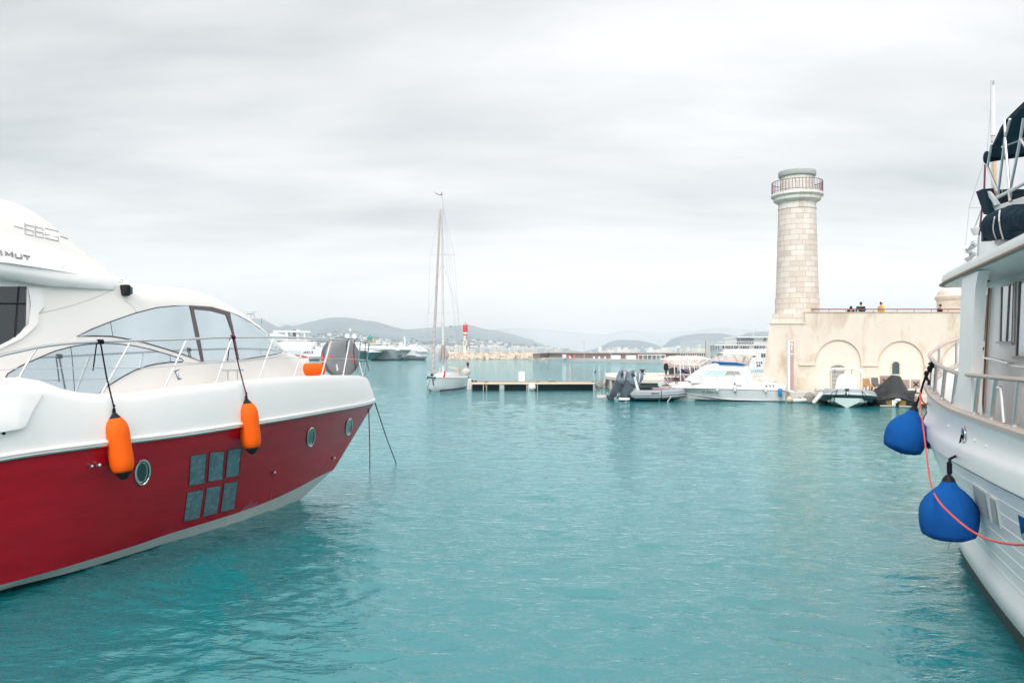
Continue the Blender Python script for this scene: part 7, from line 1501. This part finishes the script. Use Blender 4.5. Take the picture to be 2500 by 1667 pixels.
def superyachts():
    Y = 327.0
    def yacht(nm, lb, Y, tr, hullcol, decks, boot=(0.02,.05,.06)):
        """tr: (px tip, px foot, px stern, y sheer at tip, y sheer at stern); decks: list of (polygon, inset, material)"""
        z = lambda y: CH-(y-H0)/FP*Y; x = lambda p: (p-1250)/FP*Y; T = thing('superyacht', lb, 'yacht', (x(tr[1]), Y+4, 0)); st = []; hm = mat(nm, hullcol, .25, var=.05, coat=.4)
        xt, xf, xs = x(tr[0]), x(tr[1]), x(tr[2]); L = xt-xs
        F = lambda s, b, zz: Vector((xt-s, Y+4.2-b, zz))
        for f in np.concatenate([np.linspace(0, .35, 9), np.linspace(.4, 1, 6)]):
            b = 4.1*(1-(1-min(1, f/.6))**2.0); zs = np.interp(f, [0, .5, 1], [z(tr[3]), z((tr[3]+tr[4])/2), z(tr[4])]); s = L*f
            k = (xt-xf)/L; zk = zs*(1-min(1, f/k)) if f < k else -.3; st.append((s, b, zs, b*.8, max(zk, .5) if f > .02 else zs-.05, zk))
        loft_hull(T, st, F, hm, deck=BOATW); bt = MB(); bt.grid([[F(s, bc*.9+.35, .38), F(s, bc*.9+.30, -.1)] for s, b, zs, bc, zc, zk in st if zk < .3]); bt.build('boot_stripe', mat('yacht_boot', boot, .5), T)
        for poly, dy, m, n_ in decks:
            a = MB(); a.prism([(x(p), Y+dy, z(y)) for p, y in poly], (0, 8.4-2*dy if dy < 4 else .6, 0)); a.build(n_, m, T, smooth=20)
        return T, x, z
    GW = mat('yacht_white', (.80,.81,.81), .3); GD = mat('yacht_glass', (.02,.03,.04), .1, coat=.5); GG = mat('yacht_grey', (.40,.44,.47), .3)
    q = lambda a, b: (850+a/11.2, 780+b/11.2)
    T, x, z = yacht('grey_yacht_hull', 'grey hulled superyacht with white superstructure, bow pointing right', 322, (1002, 976, 850, 853, 849), (.27,.31,.33),
        [([q(*p) for p in ((120,670),(700,665),(900,705),(1300,770),(1690,830),(1000,815),(200,800))], 1.2, GW, 'superstructure'), ([q(*p) for p in ((400,690),(850,683),(930,710),(500,705))], 1.05, GD, 'window_band'),
         ([q(*p) for p in ((1290,830),(1400,832),(1400,850),(1300,850))], .35, GW, 'hull_plate')])
    a = MB(); a.prism([(x(971.5), Y-6.2+.0, z(866)), (x(978), Y-6.2, z(866)), (x(980.5), Y-6.2, z(873.5)), (x(970.5), Y-6.2, z(873.5))], (0, 4.0, 0)); a.build('anchor_recess', mat('recess_green', (.01,.09,.09), .4), T)
    yacht('green_yacht_hull', 'dark green hulled superyacht partly hidden behind the bow rail', 315, (934, 905, 840, 860, 859), (.008,.085,.09),
        [([q(*p) for p in ((200,800),(640,830),(940,855),(900,890),(200,895))], 1.0, GW, 'superstructure'), ([q(*p) for p in ((640,842),(1040,852),(930,885),(860,872))], .9, GD, 'window_band'), ([q(*p) for p in ((200,845),(500,850),(500,890),(200,890))], .9, GD, 'window_band')])
    yacht('white_yacht_hull', 'white superyacht with raked superstructure, farthest right of the row', 332, (1042, 1038, 960, 858, 856), (.74,.77,.78),
        [([q(*p) for p in ((1250,780),(1400,740),(1440,715),(1600,750),(1700,690),(1900,700),(1960,750),(2100,830),(2155,880),(1300,900))], 1.0, GW, 'superstructure'), ([q(*p) for p in ((1700,845),(1880,845),(1900,865),(2140,878),(2050,885),(1700,905))], .85, GG, 'window_band'), ([q(*p) for p in ((1570,735),(1630,695),(1650,730))], .85, GG, 'window_band'), ([q(*p) for p in ((1820,745),(1880,700),(1905,738))], .85, GG, 'window_band'), ([q(*p) for p in ((1890,775),(1960,775),(2000,800),(1890,800))], .85, GG, 'window_band'),
         ([q(*p) for p in ((1505,560),(1525,560),(1530,680),(1505,680))], 4.0, GW, 'mast'), ([q(*p) for p in ((1480,470),(1515,475),(1530,560),(1500,560))], 4.0, GW, 'mast'),
         ([q(*p) for p in ((1540,1018),(2150,1006),(2150,1014),(1540,1026))], -.3, GG, 'porthole_line'), ([q(*p) for p in ((1600,982),(1840,972),(1840,978),(1600,988))], -.3, GG, 'porthole_line')])
    # mast with domes between
    z = lambda y: CH-(y-H0)/FP*330; T = thing('radar_mast', 'white radar mast with three satellite domes above the grey tube', 'mast', PF(853, 330, 8)); p = lambda a, y: PF(a, 330, z(y))
    a = MB(); a.tube([p(853, 850), p(853.5, 828), p(852.5, 806)], [.5, .3, .15], 6); a.box(p(858, 820), (2, .4, .3)); a.box(p(859, 825), (2, .4, .3)); a.tube([p(851, 806), p(851, 796)], .08, 5); a.build('pole', mat('mast_grey', (.40,.44,.47), .4), T); a = MB(); a.build('x', GW) if 0 else None
    for c_, y_, r in ((847.5, 822, .95), (865, 822, 1.0), (855.3, 806, .5)): a = MB(); a.sphere(p(c_, y_), (r, r, r*1.25), 12, 8); a.build('dome', GW, T)
    # big white yacht behind the red yacht's rail
    qq = lambda a, b: (580+a/8.4, 740+b/8.4)
    yacht('big_white_hull', 'big white yacht with wide hardtop seen through the red yacht guard rail', 318, (784, 776, 640, 858, 852), (.78,.79,.79),
        [([qq(*p) for p in ((560,1000),(640,900),(960,860),(1640,900),(1700,960),(1720,1100),(560,1100))], 1.4, GW, 'main_deck'), ([qq(*p) for p in ((700,850),(960,760),(1400,770),(1500,830),(1560,870),(700,880))], 2.0, GW, 'upper_deck'),
         ([qq(*p) for p in ((620,670),(640,620),(760,600),(900,640),(1010,690),(1010,720),(620,720))], 2.2, GW, 'radar_dome_housing'),
         ([qq(*p) for p in ((690,555),(1460,570),(1460,605),(690,590))], 2.2, GW, 'hardtop'), ([qq(*p) for p in ((940,590),(990,590),(1000,760),(950,760))], 2.4, GW, 'hardtop_support'), ([qq(*p) for p in ((1170,540),(1210,540),(1215,760),(1170,760))], 3.0, GW, 'mast'), ([qq(*p) for p in ((1320,600),(1355,600),(1355,780),(1330,780))], 2.4, GW, 'hardtop_support'), ([qq(*p) for p in ((1095,545),(1115,545),(1115,690),(1095,690))], 2.9, mat('mast_dark', (.12,.11,.13), .5), 'mast')]
        +[([qq(*p) for p in ((1340+k*34,980),(1356+k*34,980),(1356+k*34,1035),(1340+k*34,1035))], 1.2, GD, 'window') for k in range(6)]+[([qq(*p) for p in ((a,968),(a+22,968),(a+22,1010),(a,1010))], 1.2, GD, 'window') for a in (1130, 1180, 1225)]+[([qq(*p) for p in ((1520,910),(1580,910),(1575,930),(1530,930))], 1.2, GD, 'window')])
    a = MB(); z = lambda y: CH-(y-H0)/FP*300; a.prism([PF(p_, 300, z(y)) for p_, y in ((718,865),(735,867),(752,871.5),(756,876),(730,874))], (0, 2.5, 0)); o = a.build('red_tender', mat('tender_red', (.60,.06,.08), .4)); tag(o, 'slim red tender boat seen between the red yacht rail posts', 'tender'); rebase(o)
    T = thing('crane_gantry', 'pale steel gantry frame rising behind the yacht cabin roof', 'gantry', PF(612, 340, 8)); a = MB(); z = lambda y: CH-(y-H0)/FP*340; pp = lambda c, y: PF(c, 340, z(y))
    for (c1, y1), (c2, y2) in (((600,760),(620,760)), ((600,767),(622,767)), ((620,760),(620,780)), ((622,760),(622,780)), ((612,768),(614,790)), ((600,760),(604,767)), ((604,767),(612,760)), ((612,760),(620,767)), ((622,762),(628,762))): a.tube([pp(c1, y1), pp(c2, y2)], .12, 4)
    a.box(pp(612, 764), (2.6, 1, .7)); a.build('frame', mat('gantry_pale', (.60,.60,.58), .6), T)
    a = MB(); a.tube([pp(638.5, 792), pp(638.5, 779)], .09, 5); a.box(pp(638.5, 779), (.4,.3,.3)); o = a.build('thin_mast', mat('mast_dark', (.12,.11,.13), .5)); tag(o, 'thin dark mast standing just right of the yacht cabin roof', 'mast'); rebase(o)
    # large white ferry-like yacht behind the fence
    Yf = 150; x = lambda p: (p-1250)/FP*Yf; z = lambda y: CH-(y-H0)/FP*Yf; T = thing('white_ship', 'large white multi deck ship with rows of windows behind the bar fence', 'ship', (x(1820), Yf+4, 0))
    def bx(pa, pb, ya, yb, d, m, nm, dy=0, par=T): a = MB(); a.box(((x(pa)+x(pb))/2, Yf+dy+d/2, (z(ya)+z(yb))/2), (x(pb)-x(pa), d, z(ya)-z(yb))); return a.build(nm, m, par)
    bx(1805, 1900, 824, 840, 8, mat('ship_grey_white', (.62,.63,.62), .5), 'bridge', 2); bx(1803, 1900, 821.5, 824, 10, GW, 'bridge_roof', 1); bx(1746, 1900, 841, 843.5, 11, GW, 'deck_edge', .5); bx(1763, 1900, 843.5, 852, 9, GW, 'upper_deck', 1.5)
    h = MB(); h.prism([(x(a), Yf, z(b)) for a, b in ((1767,852),(1900,851),(1900,905),(1774,905),(1765,870))], (0, 12, 0)); h.build('hull', GW, T, smooth=0)
    BW = mat('ship_glass_blue', (.14,.19,.26), .2)
    for a, b in ((1806, 1813), (1816, 1843.5), (1845, 1847), (1872, 1878)): bx(a, b, 825.5, 833, .1, BW, 'window', 1.85)
    for k in range(7): bx(1806+k*6, 1810+k*6, 835, 839, .1, GD, 'window', 1.85)
    for k, a in enumerate((1769, 1777, 1783, 1789.5, 1798, 1803, 1812, 1818.5, 1823, 1829, 1847.5, 1853, 1861, 1868)): bx(a, a+4.2, 844, 851, .1, GD, 'window', 1.35)
    for a in (1858, 1864): bx(a, a+4.5, 863, 872, .1, GD, 'window', -.1)
    for a in (1846, 1852, 1857, 1847.5, 1852.5, 1857): bx(a, a+3.5, *((883, 887) if a in (1846, 1852, 1857) else (890, 894)), .1, GD, 'window', -.1-.02*(a % 2))
    a = MB(); a.tube([(x(1843.5), Yf+1, z(822)), (x(1843.5), Yf+1, z(780))], .05, 5); a.tube([(x(1762), Yf+3, z(841)), (x(1762), Yf+3, z(834))], .04, 4); a.tube([(x(1762), Yf+3, z(834)), (x(1805), Yf+3, z(834))], .04, 4); a.build('whip_aerial', STEEL, T)
superyachts()
# ---------------------------------------------------------------- hills with the town on the slopes
RID = {
 'main': (7200, 3300, [(560,812),(600,800),(650,806),(680,800),(700,793),(715,796),(749,786),(776,780.6),(804,775),(835,774),(861,775.7),(887,781.7),(912,784),(940,791),(970,800),(1014,809),(1060,826),(1120,842),(1200,858)]),
 'second': (8200, 3600, [(880,820),(940,806),(1000,803),(1045,800),(1088,797),(1140,793),(1160,796),(1175,801),(1210,806),(1245,814),(1316,831),(1386,848),(1440,858),(1500,861)]),
 'left': (7600, 4200, [(300,800),(450,790),(560,786),(600,780),(623,777.5),(638,778.5),(655,786),(679,797),(720,806),(800,830)]),
 'pale': (9200, 5500, [(640,792),(700,788),(760,788),(850,800),(950,812),(1060,806),(1180,805),(1260,801),(1333,804),(1400,811),(1470,816),(1530,806),(1600,812),(1680,809),(1750,800),(1860,806),(2000,800),(2400,790)]),
 'third': (6000, 3900, [(1400,862),(1459,849),(1475,841),(1490,833.6),(1505,830),(1519,829),(1547,829.5),(1590,837),(1620,848),(1660,858)]),
 'fourth': (7000, 4300, [(1560,862),(1600,850),(1619,843),(1638,827.6),(1660,820),(1685,815.7),(1720,813),(1757,813),(1800,820),(1830,811),(1864,809),(1950,812),(2100,800),(2400,806)]),
}
HILLM = None
def build_hills():
    GH = mat('haze_tinted_scrub', (.18, .235, .27), .95, var=.5, vs_=.0016, bump=0)  # scrub colour blued and lightened, part of the haze put into it
    PL_ = mat('haze_whitened_ridge', (.56, .60, .63), .95, var=.12, vs_=.0016)  # far ridge whitened in its colour, standing in for thicker haze
    for nm, (Yr, Y0, pts) in RID.items():
        f = pch(pts); a0, a1 = pts[0][0], pts[-1][0]; P = []
        for i in range(150):
            px = a0+(a1-a0)*i/149; row = []; hz_ = max(2.0, CH-(f(px)-H0)/FP*Yr-2)*min(1, i/4, (149-i)/4)
            for j in range(26):
                t_ = j/20; Y = Y0+(Yr-Y0)*t_
                nse = mnoise.fractal(Vector((px*.02, Y*.0016, 3.3+Yr*.01)), 1.0, 2.0, 5)
                if t_ <= 1: hh = hz_*(t_**1.5)*(1+.30*nse*(1-t_)**.6)+ (hz_*.012*nse)
                else: hh = hz_*(1-(t_-1)*2.2)*(1+.1*nse)
                row.append(PF(px, Y, max(-2, hh)))
            P.append(row)
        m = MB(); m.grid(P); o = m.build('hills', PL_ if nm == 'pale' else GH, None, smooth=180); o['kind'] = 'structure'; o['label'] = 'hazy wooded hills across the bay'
        if nm in ('main', 'second', 'third', 'fourth'): TERR[nm] = m.bvh()
TERR = {}
build_hills()
def build_town():
    rng = np.random.RandomState(4)
    cols = [mat('town_white', (.80,.79,.76), .8), mat('town_cream', (.74,.68,.58), .8), mat('town_pink', (.66,.54,.48), .8), mat('town_grey', (.52,.54,.56), .8)]
    RF = [mat('town_roof', (.42,.22,.15), .8), mat('town_flat_roof', (.55,.53,.5), .8)]; WN = mat('town_window', (.10,.12,.15), .4)
    protos = []
    def proto(w_, d, h, c, rf, k):
        T = thing('town_house', '', 'building', (0,0,0)); a = MB(); a.box((0, 0, h/2-3), (w_, d, h+6)); a.build('wall', c, T, smooth=0)
        a = MB()
        if rf == 0: a.prism([(-w_/2-.4, -d/2-.4, h), (w_/2+.4, -d/2-.4, h), (0, -d/2-.4, h+w_*.16)], (0, d+.8, 0))
        else: a.box((0, 0, h+.5), (w_*.98, d*.98, 1.0))
        a.build('roof', RF[rf], T, smooth=0)
        a = MB(); nf = max(1, int(h/3.2)); 
        for r_ in range(nf): a.box((0, -d/2-.05, 1.9+r_*3.2), (w_*.84, .1, 1.3))
        a.build('window_row', WN, T, smooth=0); return T
    specs = [(12, 11, 6.5, 0, 0), (15, 12, 7, 1, 0), (11, 10, 6, 2, 0), (26, 14, 14, 0, 1), (34, 14, 20, 3, 1), (20, 14, 26, 0, 1), (18, 12, 9, 1, 0), (44, 14, 17, 1, 1)]
    for i, s in enumerate(specs): protos.append(proto(s[0], s[1], s[2], cols[s[3]], s[4], i))
    places = []
    def drop(nm, px, Y):
        x = (px-1250)/FP*Y; h = TERR[nm].ray_cast(Vector((x, Y, 900)), Vector((0, 0, -1)))[0]; return h
    tries = 0
    while len(places) < 900 and tries < 20000:
        tries += 1; r = rng.rand()
        if r < .48: nm, px, t = 'main', 690+rng.rand()*420, rng.rand()**1.9*.50
        elif r < .86: nm, px, t = 'second', 960+rng.rand()*430, rng.rand()**2.0*.42
        elif r < .92: nm, px, t = 'third', 1440+rng.rand()*190, rng.rand()**1.6*.5
        else: nm, px, t = 'fourth', 1600+rng.rand()*250, rng.rand()**2*.35
        Yr, Y0, _ = RID[nm]; Y = Y0+120+(Yr-Y0)*t; h = drop(nm, px, Y)
        if h is None or h.z < 1: continue
        places.append((Y, px, nm, h, t))
    # waterfront blocks
    for k in range(70):
        px = 900+rng.rand()*520; Y = 3240+rng.rand()*80; places.append((Y, px, 'shore', PF(px, Y, 0), 0))
    places.sort(key=lambda p: p[0]); used = set(); n = 0
    where = {'main': 'on the left hill slope', 'second': 'on the middle hill slope', 'third': 'on the small round hill', 'fourth': 'on the right hill slope', 'shore': 'on the far waterfront'}
    kinds = ['white house with red roof', 'cream house with red roof', 'small pinkish house with red roof', 'white flat roofed block', 'long grey flat roofed block', 'tall white apartment block', 'cream villa with red roof', 'long cream apartment block']
    st = MB()
    for (Y, px, nm, h, t) in places:
        i = int(rng.rand()*len(protos)) if nm != 'shore' else int(rng.choice([3, 4, 5, 7])); a = rng.rand()*.8-.4
        if t > .25 and i in (4, 5, 7): i = 0
        if n < 260:
            if i not in used: o = protos[i]; used.add(i)
            else: o = copy_tree(protos[i])
            o.location = h; o.rotation_euler.z = a; o['label'] = 'hazy distant %s %s' % (kinds[i], where[nm]); o['group'] = 'distant %s %s' % (kinds[i], where[nm]); n += 1
        else:
            s = specs[i]; st.box((h.x, h.y, h.z+s[2]/2-3), (s[0], s[1], s[2]+6), rz=a, mi=s[3])
            if s[4] == 0: st.box((h.x, h.y, h.z+s[2]+.8), (s[0]+.6, s[1]+.6, 1.6), rz=a, mi=4, top=.5)
    for i, o in enumerate(protos):
        if i not in used:
            for ch in list(o.children): bpy.data.objects.remove(ch)
            bpy.data.objects.remove(o)
    o = st.build('town_buildings', cols+[RF[0]], None, smooth=0); tag(o, 'hazy mass of small houses spread over the slopes across the bay', 'town', None, 'stuff')
    # dark tree clumps among the houses
    tr = MB(); 
    for k in range(900):
        nm = ['main', 'second'][int(rng.rand()*2)]; px = (690+rng.rand()*420) if nm == 'main' else (960+rng.rand()*430); Yr, Y0, _ = RID[nm]; Y = Y0+60+(Yr-Y0)*rng.rand()**1.6*.55; h = drop(nm, px, Y)
        if h is None: continue
        s = 5+rng.rand()*9; tr.sphere(h+V(0,0,s*.3), (s*(1+rng.rand()), s, s*.7), 6, 4)
    o = tr.build('tree_clumps', mat('dark_trees', (.035,.06,.045), .95, var=.3), None, smooth=0); tag(o, 'dark clumps of trees scattered between the distant houses', 'trees', None, 'stuff')
    b = MB(); P = [[PF(px, Y, z) for px in np.linspace(560, 2400, 40)] for Y, z in ((3180, -1), (3200, 1.2), (3420, 3), (4400, 4))]; b.grid(P); o = b.build('shore', mat('shore_land', (.30,.29,.25), .9, var=.3, vs_=.01), None, smooth=0); o['kind'] = 'structure'
build_town()
def build_haze():
    m = bpy.data.materials.new('haze'); m.use_nodes = True; t = m.node_tree; t.nodes.remove(t.nodes['Principled BSDF'])
    v = N(t, 'ShaderNodeVolumePrincipled'); v.inputs['Color'].default_value = (.975, .98, 1.0, 1); v.inputs['Density'].default_value = HAZE; v.inputs['Anisotropy'].default_value = 0.82
    t.links.new(v.outputs[0], t.nodes['Material Output'].inputs['Volume'])
    b = MB(); b.box((0, 4700, 182), (26000, 11800, 366)); o = b.build('haze', m, None, smooth=0); tag(o, 'pale even sea haze', None, None, 'stuff')
HAZE = 0.00016
build_haze()
